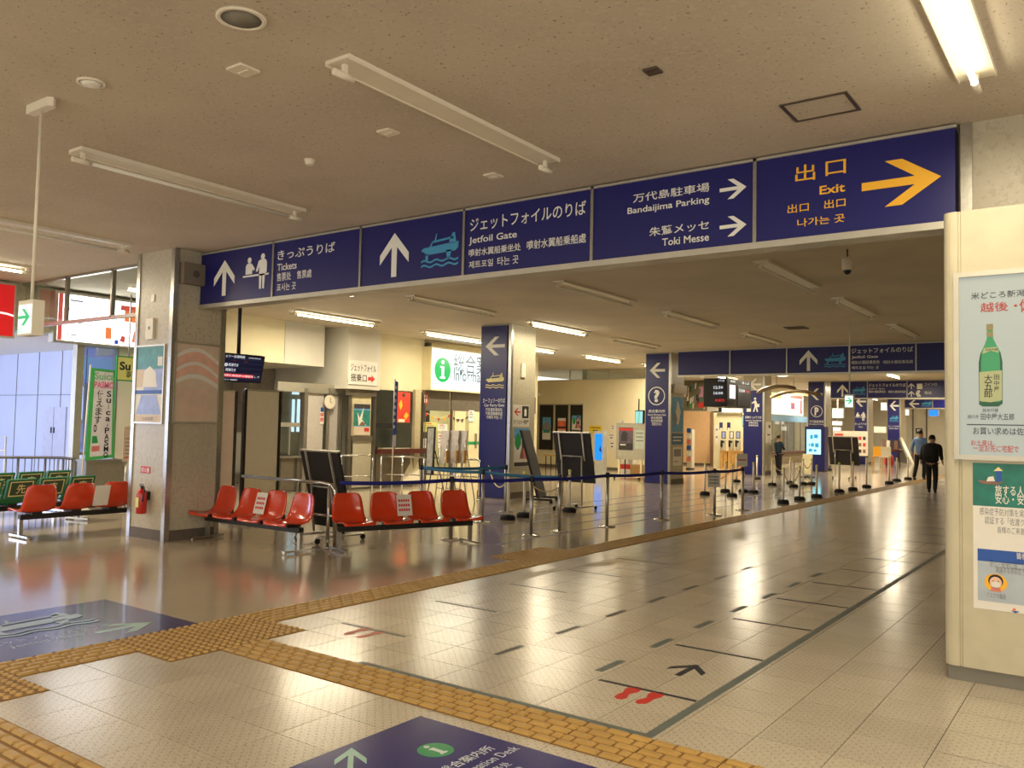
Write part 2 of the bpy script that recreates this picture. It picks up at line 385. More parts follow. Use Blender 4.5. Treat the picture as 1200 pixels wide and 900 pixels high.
tag(rest.build('floor_tile_field', TERR, floor), kind='stuff')
# tactile paving -------------------------------------------------
TAC = mat('tactile_ochre', (182, 146, 82), .45, var=.12, scale=5); TACD = mat('tactile_ground_painted_shade', (142, 106, 58), .7, var=.2, scale=9)  # darker ground colour paints in the shadow and dirt between the bars
def tac_mesh(kind):
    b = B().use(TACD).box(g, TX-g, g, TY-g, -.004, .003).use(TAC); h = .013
    if kind == 'd':
        for a in range(6):
            for c in range(6):
                x, y = TX*(a+.5)/6, TY*(c+.5)/6; n = 6
                b.add([(x+r*math.cos(k*math.pi/3), y+r*math.sin(k*math.pi/3), z) for r, z in ((.022, .003), (.016, h)) for k in range(n)],
                      [(k, (k+1) % n, n+(k+1) % n, n+k) for k in range(n)]+[tuple(range(n, 2*n))])
    else:
        rows = 5
        for r in range(rows):
            x = TX*(r+.5)/rows; y = -.06 if r % 2 else 0
            while y < TY:
                y0, y1 = max(y+.008, .004), min(y+.112, TY-.004)
                if y1-y0 > .015:
                    wv = .027
                    b.add([(x-wv, y0, .003), (x+wv, y0, .003), (x+wv, y1, .003), (x-wv, y1, .003), (x-.015, y0+.008, h), (x+.015, y0+.008, h), (x+.015, y1-.008, h), (x-.015, y1-.008, h)],
                          [(4, 5, 6, 7), (0, 1, 5, 4), (1, 2, 6, 5), (2, 3, 7, 6), (3, 0, 4, 7)])
                y += .12
    return b.mesh('tactile_tile', TAC)
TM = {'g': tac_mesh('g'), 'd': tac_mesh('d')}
tp = thing('tactile_paving', 'long ochre tactile strip of raised bars running from lower left up the hall', 'tactile paving', (gx(.5), gy(0), 0))
tq = thing('tactile_paving', 'ochre tactile branch crossing the foreground between the grey tape and the blue floor sticker', 'tactile paving', (gx(9), gy(.5), 0))
tr = thing('tactile_paving', 'short ochre tactile branch leaving the bottom left corner of the picture', 'tactile paving', (gx(9), gy(-4.5), 0))
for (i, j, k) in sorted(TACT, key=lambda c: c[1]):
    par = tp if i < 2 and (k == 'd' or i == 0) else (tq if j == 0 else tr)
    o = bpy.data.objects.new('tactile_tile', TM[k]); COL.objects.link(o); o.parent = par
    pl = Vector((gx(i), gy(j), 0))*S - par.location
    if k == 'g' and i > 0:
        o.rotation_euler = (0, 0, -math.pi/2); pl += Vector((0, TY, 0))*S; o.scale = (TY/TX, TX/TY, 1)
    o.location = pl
# ceiling ---------------------------------------------------------
cb = B(); cb.use(ACOU); cb.box(-14.5, 6, -6, 6.4, CEIL, CEIL+.2); cb.use(PLASTER); cb.box(-20, 6, 6.4, 64, CEIL, CEIL+.2)
setting('ceiling', cb, label='speckled acoustic ceiling')
# walls ------------------------------------------------------------
XW = -14.3
HB = PX(30, 388, XW).z                         # underside of the header over the annex opening
b = B(); b.use(STONE); b.box(XW-.45, XW, -6, 7.25, HB, CEIL); b.box(XW-.2, XW, 7.25, 8.7, PX(130, 408, XW).z, CEIL)
b.use(WALLG); b.box(XW-.2, XW, 7.95, 8.7, 0, PX(130, 408, XW).z)
wall_left = setting('wall_left', b)
b = B(); b.use(ALU); b.box(XW-.12, XW+.03, 7.2, 7.32, 0, HB+.1)
setting('trim_1', b)
# daylit annex behind the opening
YB = PZ(45, 413, 2.88).y
b = B(); b.use(BLUISH); b.box(-24, -15.6, YB, YB+.2, 0, 3.2); b.box(-24.2, -24, -4, YB, 0, 3.2)
wa = setting('wall_annex', b, label='white panelled wall of the daylit annex')
for x in range(-23, -15):
    B().box(x*1.0, x*1.0+.012, YB-.012, YB, 0, 2.88).build('panel_joint', GREYP, wa)
B().box(-24, -15.6, YB-.012, YB, 1.95, 1.962).build('panel_joint', GREYP, wa)
b = B(); b.use(WPLAS); b.box(-24.2, XW-.45, -4, YB+.2, 2.88, 3.0); setting('ceiling_annex', b)
# middle left: boxed header, office front
YA0, YA1 = 8.7, 12.65; ZA = PX(345, 427, -14.3).z
b = B(); b.use(WALLY); b.box(-16.5, -14.3, YA0, 11.55, ZA, CEIL); b.use(WALLG); b.box(-16.5, -14.3, 11.56, YA1, ZA, CEIL)
b.use(WALLG); b.box(-17.6, -17.4, max(YB+.25, 8.7), 17.0, 0, CEIL); b.use(GRANITE); b.box(-16.9, -16.3, 12.2, 12.9, 1.9, CEIL)
b.box(-17.4, -17.2, 12.9, 15.0, 0, CEIL)
setting('wall_office', b, label='cream boxed header over the office front')
ZB = PX(420, 456, -13.85).z
b = B(); b.use(WALLG); b.box(-16.5, -13.85, 12.95, 13.95, ZB, CEIL); setting('wall_office_bay', b)
ZC = PX(470, 458, XW).z; YC1 = PX(497, 420, XW).y
b = B(); b.use(WALLY); b.box(XW-.2, XW, 13.95, YC1, ZC, CEIL); setting('wall_yellow', b)
YD = 26.6; XD0, XD1 = PY(631, 480, YD).x, PY(783, 480, YD).x
ZD = PY(640, 446, YD).z
b = B(); b.use(WALLY); b.box(XD0-1.5, XD1, YD, YD+.15, 0, ZD)
b.use(SKIRT); b.box(XD0-1.5, XD1, YD-.02, YD, 0, .1); wall_d = setting('wall_notice', b, label='cream partition wall with dark notice boards')
b = B(); b.use(WALLY); b.box(-19.6, XW, PX(627, 440, XW).y, PX(627, 440, XW).y+.15, 0, CEIL); b.box(-19.8, -19.6, 20, YD+.2, 0, CEIL); setting('wall_side', b)
# long outer wall further up the hall
b = B(); b.use(WALLG); b.box(-16.2, -16, YD+.2, 60, 0, CEIL); b.box(-16.2, 1, 60, 60.2, 0, CEIL); setting('wall_back', b)
b = B(); b.use(WALLY); b.box(-.5, -.3, 7.4, 64, 0, CEIL); setting('wall_bounce_right', b)  # unseen wall added on the right, bright to bounce light into the hall
# columns ----------------------------------------------------------
def column(name, x0, x1, y0, y1, trim, h=CEIL):
    b = B(); b.use(STONE); b.box(x0, x1, y0, y1, 0, h); b.use(SKIRT); b.box(x0-.012, x1+.012, y0-.012, y1+.012, 0, .13)
    o = setting(name, b)
    for (tx, ty) in trim: B().box(tx-.035, tx+.035, ty-.035, ty+.035, 0, h).build('corner_trim', STEEL, o)
    return o
col1 = column('wall_column_1', -10.3, -9.5, 5.95, 6.69, ((-9.52, 5.97), (-9.52, 6.67), (-10.29, 5.97)))
col_r = column('wall_column_2', -.86, .3, 6.37, 7.4, ((-.84, 6.38),))
C2X0, C2X1, C2Y = PY(561.5, 500, 14.1).x, PY(597, 500, 14.1).x, 14.1
C2Y1 = PX(627, 450, C2X1).y
col2 = column('wall_column_3', C2X0, C2X1, C2Y, C2Y1, ((C2X1, C2Y),))
CQX0, CQX1, CQY = PY(755.5, 500, 21.4).x, PY(785, 500, 21.4).x, 21.4
CQY1 = PX(801, 500, CQX1).y
colq = column('wall_column_4', CQX0, CQX1, CQY, CQY1, ((CQX1, CQY),))
def far_col(n, pxl, pxr, pxe, Y):
    x0, x1 = PY(pxl, 500, Y).x, PY(pxr, 500, Y).x; y1 = PX(pxe, 500, x1).y
    return column('wall_column_%d' % n, x0, x1, Y, y1, ((x1, Y),)), x0, x1, y1
colt, CTX0, CTX1, CTY1 = far_col(5, 871, 895, 904, 28.6)
colp, CPX0, CPX1, CPY1 = far_col(6, 947, 967, 974, 35.9)
colm, CMX0, CMX1, CMY1 = far_col(7, 1001, 1017, 1023, 43.2)
colj, CJX0, CJX1, CJY1 = far_col(8, 1040, 1055, 1062, 50.4)
# glass transom left of column 1 (same plane as the big sign) -------------------
YS = 6.31; ZS0, ZS1 = 2.92, 3.605
gt = thing('glass_transom', 'clear glass transom with thin steel mullions hanging from the ceiling left of the near column', 'glass partition', (-12.2, YS, ZS0))
xs = [-14.25, -12.88, -11.58, -10.32]
for a, c in zip(xs, xs[1:]): B().box(a+.02, c-.02, YS-.004, YS+.004, ZS0+.02, CEIL-.03).build('pane', GLASS, gt, True)
for a in xs[1:3]: B().box(a-.02, a+.02, YS-.03, YS+.03, ZS0, CEIL).build('mullion', STEEL, gt, True)
B().box(-14.25, -10.32, YS-.03, YS+.03, CEIL-.04, CEIL).build('head_rail', STEEL, gt, True)
B().box(-14.25, -10.32, YS-.03, YS+.03, ZS0-.03, ZS0+.02).build('bottom_rail', STEEL, gt, True)
# ================================================================= BIG OVERHEAD SIGNS
def overhead(label, Y, X0, X1, z0, z1, divs, depth=.16):
    t = thing('overhead_sign', label, 'sign', ((X0+X1)/2, Y+depth/2, z0))
    xs = [X0]+divs+[X1]
    for a, c in zip(xs, xs[1:]): B().box(a+.012, c-.012, Y, Y+depth, z0+.03, z1-.02).build('panel', NAVY, t, True)
    B().box(X0, X1, Y-.02, Y+depth+.02, z0-.02, z0+.03).build('bottom_rail', ALU, t, True, 'bright aluminium bottom rail')
    B().box(X0, X1, Y-.015, Y+depth+.015, z1-.02, z1).build('top_rail', ALU, t, True)
    for a in divs: B().box(a-.014, a+.014, Y-.015, Y+.05, z0, z1).build('divider', STEEL, t, True)
    return t
s1 = overhead('nearest wide navy sign hanging from the ceiling, with yellow exit arrow at its right end', YS, -9.5, -.89, ZS0, ZS1,
    [PY(320.5, 315, YS).x, PY(423, 300, YS).x, PY(544, 285, YS).x, PY(694.5, 250, YS).x, PY(885, 230, YS).x])
F1 = FS(YS)
def bx(fr, x0, y0, x1, y1):
    a, b_ = fr.px(x0, y0), fr.px(x1, y1); return (a[0], a[1], b_[0], b_[1])
arrow(s1, F1, bx(F1, 250.5, 348, 276, 303)); people_icon(s1, F1, bx(F1, 284.5, 341, 316, 296))
tpx(s1, 'きっぷうりば', F1, (325.5, 305), (393, 283), bold=.015)
tpx(s1, 'Tickets', F1, (325, 317.8), (348, 306.3)); tpx(s1, '售票处', F1, (324.5, 330), (341.5, 318)); tpx(s1, '售票處', F1, (348, 327), (365.5, 315)); tpx(s1, '표사는 곳', F1, (324.5, 341.5), (347, 330))
arrow(s1, F1, bx(F1, 445, 326.5, 480, 270.5)); ship(s1, F1, bx(F1, 493.5, 316, 538, 270))
tpx(s1, 'ジェットフォイルのりば', F1, (551, 272), (687, 234.5), bold=.015)
tpx(s1, 'Jetfoil Gate', F1, (549.5, 288.3), (606, 270)); tpx(s1, '噴射水翼船乗坐处', F1, (549.5, 301.3), (610.5, 284.3)); tpx(s1, '噴射水翼船乗船處', F1, (617.5, 293), (687, 273))
tpx(s1, '제트포일', F1, (549.5, 315), (578, 303)); tpx(s1, '타는 곳', F1, (583, 311.5), (608, 298.5))
tpx(s1, '万代島駐車場', F1, (742, 238), (831.5, 213.5), bold=.02); tpx(s1, 'Bandaijima Parking', F1, (735.5, 253.5), (831.5, 229.5))
tpx(s1, '朱鷺メッセ', F1, (761, 277.5), (831, 257.5), bold=.02); tpx(s1, 'Toki Messe', F1, (776, 288.5), (831, 273))
arrow(s1, F1, bx(F1, 843.5, 235, 875, 207), 1); arrow(s1, F1, bx(F1, 843.5, 278.5, 875, 251), 1)
tpx(s1, '出', F1, (932, 214), (955.5, 191), m=YEL, bold=.02); tpx(s1, '口', F1, (967.5, 206.5), (991.5, 186), m=YEL, bold=.02); tpx(s1, 'Exit', F1, (960.5, 228.5), (990.5, 214), m=YEL, bold=.02)
tpx(s1, '出口', F1, (923, 250.5), (948, 237), m=YEL); tpx(s1, '出口', F1, (966, 245), (991, 231.5), m=YEL); tpx(s1, '나가는 곳', F1, (934.5, 266.5), (990, 250), m=YEL)
arrow(s1, F1, bx(F1, 1010, 246, 1103, 179), 1, YEL)
Y2 = 21.2
s2 = overhead('second wide navy sign across the hall, behind the hanging exit lamp', Y2, PY(794.5, 420, Y2).x, -.6, 2.94, 3.62,
    [PY(855.5, 420, Y2).x, PY(922, 420, Y2).x, PY(995, 420, Y2).x, PY(1073.5, 420, Y2).x])
F2 = FS(Y2)
arrow(s2, F2, bx(F2, 937, 435, 958, 410)); ship(s2, F2, bx(F2, 966, 431, 991, 413))
tpx(s2, 'ジェットフォイルのりば', F2, (998, 414.5), (1070, 406)); tpx(s2, 'Jetfoil Gate', F2, (998, 421), (1029, 416)); tpx(s2, '噴射水翼船乗坐处', F2, (998, 427), (1031, 422), bold=0, res=1); tpx(s2, '噴射水翼船乗船處', F2, (1035, 426.5), (1070, 421.5), bold=0, res=1); tpx(s2, '제트포일 타는 곳', F2, (998, 433), (1030, 428.5), bold=0, res=1)
Y3 = 35.8
s3 = overhead('third navy overhead sign, far off, with small locker and telephone symbols', Y3, PY(973, 447, Y3).x, -.6, 2.9, 3.61,
    [PY(1016.5, 455, Y3).x, PY(1063, 455, Y3).x])
F3 = FS(Y3)
arrow(s3, F3, bx(F3, 981, 465, 993.5, 450.5)); ship(s3, F3, bx(F3, 998.5, 463, 1014, 452.5))
tpx(s3, 'ジェットフォイルのりば', F3, (1018, 453.5), (1061.5, 449)); tpx(s3, 'Jetfoil Gate', F3, (1018, 457), (1037, 454.5), bold=0, res=1); tpx(s3, '噴射水翼船乗坐处', F3, (1018, 460.5), (1038, 457.5), bold=0, res=1); tpx(s3, '噴射水翼船乗船處', F3, (1041, 460.5), (1061.5, 457.5), bold=0, res=1)
arrow(s3, F3, bx(F3, 1064.5, 456, 1071.5, 449)); arrow(s3, F3, bx(F3, 1064.5, 465, 1071.5, 458))
b = B(F3); k = bx(F3, 1074.5, 456, 1081, 449.5); b.poly([(k[0], k[1]), (k[2], k[1]), (k[2], k[3]), (k[0], k[3])], .002, .003); b.build('locker_symbol', WHITE, s3, True)
k = bx(F3, 1075, 465, 1079.5, 457.5); B(F3).poly([(k[0], k[3]), (k[0]+.1, k[3]), (k[0]+.1, k[3]-.07), (k[0]+.06, (k[1]+k[3])/2), (k[0]+.12, k[1]+.07), (k[2], k[1]), (k[0], k[1]), (k[0]-.06, (k[1]+k[3])/2)], .002, .003).build('telephone_symbol', WHITE, s3, True)
tpx(s3, 'コインロ', F3, (1083.5, 452), (1098, 448.5), bold=0); tpx(s3, '電話', F3, (1083.5, 462), (1092, 458.5), bold=0)
Y4 = 46.5
s4 = overhead('farthest navy overhead sign with a left arrow above the two walking men', Y4, PY(1060, 470, Y4).x, -.6, PY(1060, 478.5, Y4).z, PY(1060, 468, Y4).z, [PY(1093, 474, Y4).x])
F4 = FS(Y4); arrow(s4, F4, bx(F4, 1065, 478, 1077, 468.5), 3); ship(s4, F4, bx(F4, 1080, 476.5, 1092, 469.5))
# column banners -----------------------------------------------------------------
def banner(label, Y, pxl, pxr, arrow_c, sym, lines, ztop=CEIL, y_bot=0.0):
    x0, x1 = PY(pxl, 500, Y).x, PY(pxr, 500, Y).x; yb = Y-.035; fr = FS(yb)
    t = thing('column_banner', label, 'sign', ((x0+x1)/2, yb+.02, y_bot))
    B().box(x0, x1, yb, yb+.03, y_bot+.01, ztop-.03).build('panel', NAVY, t, True)
    cx, cy, r = arrow_c; k = bx(fr, cx-r, cy+r, cx+r, cy-r); arrow(t, fr, k, 3)
    kind, sx, sy, sw, sh = sym; k = bx(fr, sx-sw/2, sy+sh/2, sx+sw/2, sy-sh/2)
    if kind == 'ship': ship(t, fr, k, CYAN)
    elif kind == 'ferry': ship(t, fr, k, CREAMP, False)
    elif kind == 'people': people_icon(t, fr, k)
    elif kind == 'machine':
        b = B(fr); w_, h_ = k[2]-k[0], k[3]-k[1]
        for pts in ([(0, 0), (.34, 0), (.34, .9), (.24, 1), (.1, .95), (.1, .5), (0, .4)], [(.5, .0), (.62, .4), (.6, .7), (.42, .62), (.40, .70), (.62, .88), (.74, .88), (.84, .6), (1, .62), (1, .38), (.84, .36), (.8, .4), (.9, 0), (.8, 0), (.7, .36), (.6, 0)]):
            b.poly(fit(pts, k[0], k[1], w_, h_), .002, .003)
        b.disc(k[0]+.66*w_, k[1]+1.02*h_, .09*w_, .002, .003); b.build('ticket_machine_symbol', WHITE, t, True)
    else: q_icon(t, fr, (k[0]+k[2])/2, (k[1]+k[3])/2, (k[2]-k[0])/2, kind)
    for (s_, xl, yl, xr, yt) in lines: tpx(t, s_, fr, (xl, yl), (xr, yt), bold=.01, res=2)
    return t
banner('navy column banner with yellow ferry symbol, nearest of the column banners', C2Y, 563, 593.5, (580.5, 405.5, 11.5), ('ferry', 580, 446, 21.5, 19),
    [('カーフェリーのりば', 566, 472, 592, 466.5), ('Car Ferry Gate', 567.5, 477.5, 591, 473), ('汽车渡轮乘坐处', 569, 482, 589, 478), ('汽車渡輪乗船處', 569, 486.5, 589, 482.5), ('카페리 타는 곳', 570, 491, 588.5, 487)])
banner('navy column banner with a white question mark in a circle', CQY, 757, 783.5, (770.5, 434, 9), ('?', 769.5, 464, 20, 20),
    [('総合案内所', 760, 483.5, 779.5, 480), ('General Information Desk', 759, 487, 780.5, 485), ('綜合諮詢処', 763, 491, 776.5, 488), ('綜合諮詢處', 763, 494.5, 776.5, 491.5), ('종합안내소', 764, 498.5, 775.5, 495)])
banner('navy column banner with ticket machine symbol beside the departure screens', 28.6, 871.5, 893.5, (885, 450.5, 7), ('machine', 882.5, 475, 15, 15),
    [('自動きっぷうりば', 873.5, 490.5, 892.5, 487.5), ('Automatic Ticket Machine', 873.5, 493.5, 892.5, 492), ('自動售票処', 877.5, 496.5, 888.5, 494.5), ('自動售票處', 877.5, 499.5, 888.5, 497.5)], ztop=2.93)
banner('navy column banner with a white P in a circle above the touch screen', 35.9, 947.5, 965.5, (957, 462, 6.8), ('P', 957, 482, 14, 14),
    [('万代島駐車場', 948.5, 495.5, 965, 492.5), ('Bandaijima Parking', 948.5, 498, 965, 496.5)])
banner('navy column banner with ticket counter symbol behind the menu board', 43.2, 1001.5, 1016, (1009, 470.5, 6), ('people', 1008.5, 488, 13, 10),
    [('きっぷうりば', 1002, 498, 1015.5, 495.5), ('Tickets', 1006, 501, 1011, 499.5)])
banner('navy column banner with a blue ship symbol, farthest of the column banners', 50.4, 1040.5, 1054, (1048, 475.5, 5.5), ('ship', 1047.5, 490.5, 10.5, 7.5),
    [('ジェットフォイルのりば', 1041, 500.5, 1053.5, 498.5), ('Jetfoil Gate', 1042, 503, 1052.5, 501.5)])
# ================================================================= CEILING FITTINGS
def fixture_mesh():
    L = 2.25; pl = B().use(WPLAS)
    pl.box(-.10, .10, 0, L, -.022, 0); pl.box(-.10, -.092, 0, L, -.032, -.02); pl.box(.092, .10, 0, L, -.032, -.02)
    so = B().use(WPLAS)
    so.box(-.014, .014, .05, .075, -.075, -.02); so.cyl((0, -.02, -.09), (0, .13, -.09), .021, n=12)
    so2 = B().use(WPLAS)
    so2.box(-.014, .014, L-.075, L-.05, -.075, -.02); so2.cyl((0, L-.13, -.09), (0, L+.02, -.09), .021, n=12)
    t0 = B().cyl((0, .11, -.09), (0, L-.11, -.09), .0165, n=10)
    return pl.mesh('base_plate'), so.mesh('socket'), so2.mesh('socket'), t0.mesh('tube', TUBE), t0.mesh('tube', TUBEOFF)
FM = fixture_mesh()
def fixture(x, y, state, label, power=LTUBE, group=None):
    t = thing('fluorescent_lamp', label, 'lamp', (x, y, CEIL), 0, group)
    for k in (0, 1, 2): o = bpy.data.objects.new(FM[k].name, FM[k]); COL.objects.link(o); o.parent = t
    if state != 'none':
        o = bpy.data.objects.new('tube', FM[3 if state == 'on' else 4]); COL.objects.link(o); o.parent = t
        if state == 'on' and power: area('lamp_light', (x, y+1.12, CEIL-.125), (.06, 2.0), power, (1, .86, .62))
    return t
def fx(x, y, x2=None): return x
fixture(-6.68, 3.28, 'off', 'unlit fluorescent lamp fitting on the ceiling left of the spot for the missing tube')
fixture(-3.68, 3.28, 'none', 'fluorescent ceiling fitting with its tube taken out, two bare end sockets')
fixture(-.67, 3.28, 'on', 'brightly lit fluorescent lamp at the top right corner of the picture', 32)
fixture(-9.86, 3.28, 'off', 'unlit fluorescent lamp at the left edge above the exit sign')
fixture(-12.6, 3.4, 'on', 'short stretch of lit lamp above the red sign at the left edge')
fixture(-9.5, 10.2, 'off', 'dark thin lamp ahead of the ferry banner column, just right of the lit one')
fixture(-12.7, 10.4, 'on', 'lit lamp nearest behind the big sign, left above the boarding gate board')
fixture(-12.8, 14.2, 'on', 'lit lamp over the information desk sign', 50)
fixture(-9.6, 13.8, 'on', 'lit lamp just right of the ferry banner column', 30)
fixture(-6.6, 10.2, 'off', 'unlit lamp in the middle of the far ceiling, nearer of two in line')
fixture(-6.62, 13.8, 'off', 'unlit lamp in the middle of the far ceiling, farther of two in line')
fixture(-3.62, 10.2, 'off', 'unlit lamp right of the middle with the pendant camera next to it')
fixture(-3.6, 13.6, 'off', 'unlit lamp farther right, behind the pendant camera')
for i, (x, y) in enumerate(((-.67, -3.3), (-3.68, -3.3), (-6.68, -3.3), (-9.8, -3.3), (-12, -.5), (1.6, .5), (1.9, -3.3))): fixture(x, y, 'on', 'unseen lit lamp added behind the camera, %s from the right' % ord_(i), 30, 'added lamps behind the camera')  # unseen lamps, added to brighten the near floor and ceiling
fixture(-12.7, 17.3, 'on', 'lit lamp above the notice board wall')
fixture(-9.6, 17.3, 'off', 'thin unlit lamp left of the question mark banner', 30)
fixture(-12.6, 20.9, 'on', 'lit lamp close to the glass above the notice board wall', 30)
fixture(-6.6, 17.6, 'off', 'unlit lamp near the second navy sign, left one'); fixture(-3.6, 17.4, 'off', 'unlit lamp near the second navy sign, right one')
for i, (x, y) in enumerate(((-12.5, 24.4), (-9.4, 24.5), (-12.5, 30.5), (-13, 36), (-9.4, 38), (-6.6, 31), (-12.5, 42), (-6.6, 45), (-9.4, 47), (-12, 52), (-6.5, 54), (-3.5, 52))):
    fixture(x, y, 'on', 'lit lamp in the far hall beyond the second navy sign, %s from the camera' % ord_(i), 95, 'lamps in the far hall')
# round flush lights beyond the signs
GLOW = emis('lamp_glow', (255, 244, 210), 7)
def downlight(p, r, label, lit=True):
    t = thing('downlight', label, 'lamp', (p.x, p.y, CEIL))
    B().lathe([(r*.8, -.004), (r*.8, -.014), (r, -.014), (r, 0)], 20).build('rim', WPLAS, t)
    b = B(); b.lathe([(r*.78, -.012), (r*.5, -.03), (.01, -.036)], 20).build('bulb', GLOW if lit else TUBEOFF, t)
    return t
downlight(PZ(107, 96, CEIL), .085, 'round ceiling downlight above the exit sign rod, bulb off', False)
downlight(PZ(411, 345, CEIL), .09, 'small lit downlight just under the big sign, in the ferry panel section')
downlight(PZ(822, 441, CEIL), .25, 'lit round downlight under the second navy sign, left one')
downlight(PZ(917, 440, CEIL), .25, 'lit round downlight under the second navy sign, right one')
p = PZ(283, 21, CEIL); t = thing('ceiling_speaker', 'large round grille of a ceiling loudspeaker at the top of the picture', 'speaker', tuple(p))
B().lathe([(.105, -.004), (.105, -.012), (.13, -.012), (.13, 0)], 28).build('rim', WPLAS, t); B().lathe([(.104, -.008), (.01, -.010)], 28).build('grille', mat('grille_grey', (128, 122, 108), .7), t)
for (x, y, l, m, h) in ((285, 81, 'square white ceiling plate, nearest to the big round speaker', WPLAS, .07), (455, 154, 'square white ceiling plate right of the unlit lamp', WPLAS, .06), (578, 205, 'square white ceiling plate under the tubeless fitting, close to the big sign', WPLAS, .06), (765, 82, 'small dark square vent in the ceiling', mat('dark_vent', (78, 66, 54), .7), .045), (933, 384, 'dark rectangular vent in the far ceiling', mat('dark_vent', (78, 66, 54), .7), .2)):
    p = PZ(x, y, CEIL); t = thing('ceiling_plate', l, 'ceiling plate', tuple(p))
    B().box(-h, h, -h, h, -.014, 0).build('plate', m, t); B().box(-h*.7, h*.7, -.003, .003, -.019, -.014).build('rib', m, t)
p = PZ(363, 187, CEIL); t = thing('smoke_detector', 'small round cream smoke detector beside the unlit lamp', 'detector', tuple(p))
B().lathe([(.03, -.045), (.036, -.035), (.04, -.012), (.045, -.01), (.045, 0)], 18).build('body', WPLAS, t)
p0, p1 = PZ(913, 127, CEIL), PZ(1007, 131, CEIL); hx0, hx1, hy0, hy1 = -1.79, -1.365, 5.36, 5.72
t = thing('ceiling_hatch', 'rectangular access hatch with a dark metal frame in the ceiling', 'hatch', ((hx0+hx1)/2, (hy0+hy1)/2, CEIL))
b = B(); HM = mat('hatch_metal', (120, 108, 92), .35, .8)
for q in ((hx0, hx1, hy0, hy0+.02), (hx0, hx1, hy1-.02, hy1), (hx0, hx0+.02, hy0+.02, hy1-.02), (hx1-.02, hx1, hy0+.02, hy1-.02)): b.box(*q, CEIL-.008, CEIL)
b.build('frame', HM, t, True); B().box(hx0+.025, hx1-.025, hy0+.025, hy1-.025, CEIL-.004, CEIL).build('cover', ACOU, t, True)
# emergency exit lamps
EXG = emis('exit_green', (20, 190, 110), 1.1); EXW = emis('exit_white', (226, 250, 240), 1.5)
def exit_sign(label, x0, x1, y, z0, z1, rod_top, th, person=True):
    cx = (x0+x1)/2; t = thing('exit_sign', label, 'exit sign', (cx, y+th/2, z0))
    B().box(x0, x1, y, y+th, z0, z1).build('housing', WPLAS, t, True)
    fr = FS(y-.002); B().box(x0+.012, x1-.012, y-.004, y, z0+.015, z1-.03).build('lit_panel', EXW, t, True)
    w_, h_ = x1-x0, z1-z0; arrow(t, Fr((0, y-.004, 0), (1, 0, 0), (0, 0, 1)), (x0+w_*.12, z0+h_*.28, x1-w_*.12, z1-h_*.25), 1, EXG)
    text(t, '出口', Fr((0, y-.004, 0), (1, 0, 0), (0, 0, 1)), (x0+w_*.05, z0+h_*.08, x0+w_*.38, z0+h_*.24), m=EXG)
    B().cyl((cx, y+th/2, z1-.01), (cx, y+th/2, rod_top), .011).build('rod', WPLAS, t, True)
    return t
ye = 2.62; a, c = PY(21, 373, ye), PY(38, 371, ye)
ex = exit_sign('lit green and white exit sign hanging on a rod at the left', a.x, c.x, ye, PY(29, 393, ye).z, PY(29, 352, ye).z, CEIL-.05, .075)
B().poly([(-.16, -.03), (.13, -.03), (.16, 0), (.13, .03), (-.16, .03)], -.06, .06).build('canopy', WPLAS, ex).location = (Vector(((a.x+c.x)/2, ye+.04, CEIL)) - Vector(((a.x+c.x)/2, ye+.0375, PY(29, 393, ye).z)))*S
ye = 16.9; a, c = PY(989.5, 470, ye), PY(997, 470, ye)
exit_sign('small lit exit sign on a long rod in front of the second navy sign', a.x, c.x+.05, ye, PY(993, 478, ye).z, PY(993, 462, ye).z, CEIL, .1)
# pendant camera
p = PZ(993, 292, CEIL); t = thing('pendant_camera', 'white cylindrical ceiling camera with a black lens on a short rod', 'camera', tuple(p))
zt, zb = PX(993, 302, p.x).z-CEIL, PX(993, 322, p.x).z-CEIL
B().cyl((0, 0, 0), (0, 0, zt), .008).build('rod', BLK, t); B().lathe([(.055, zb+.05), (.06, zb+.07), (.06, zt-.01), (.05, zt)], 20).build('body', WPLAS, t)
B().lathe([(.004, zb), (.03, zb+.012), (.044, zb+.04), (.046, zb+.055)], 16).build('lens', BLK, t)
# ================================================================= COLUMN 1 FITTINGS
fc = FS(5.95); fe = FE(-9.5)
def framed(parent_label, fr, px0, px1, depth, frame_m, inner, name='framed_poster', cat='poster'):
    a, b_ = fr.px(*px0), fr.px(*px1); x0, y0, x1, y1 = a[0], a[1], b_[0], b_[1]
    o = fr.o+fr.u*((x0+x1)/2)+fr.v*y0
    t = thing(name, parent_label, cat, tuple(o)); w_ = .022
    b = B(fr)
    for q in ((x0, x1, y0, y0+w_), (x0, x1, y1-w_, y1), (x0, x0+w_, y0+w_, y1-w_), (x1-w_, x1, y0+w_, y1-w_)): b.box(*q, 0, depth)
    b.build('frame', frame_m, t, True)
    pb = B(fr); pb.use(PAPER).box(x0+w_, x1-w_, y0+w_, y1-w_, 0, depth*.4)
    X0, Y0, W_, H_ = x0+w_, y0+w_, x1-x0-2*w_, y1-y0-2*w_
    for i, (m, pts) in enumerate(inner):
        pb.use(m).poly(fit(pts, X0, Y0, W_, H_), depth*.4+.0003*(i+1), .0008)
    pb.build('print', None, t, True)
    return t, (X0, Y0, W_, H_)
R_ = lambda x0, y0, x1, y1: [(x0, y0), (x1, y0), (x1, y1), (x0, y1)]
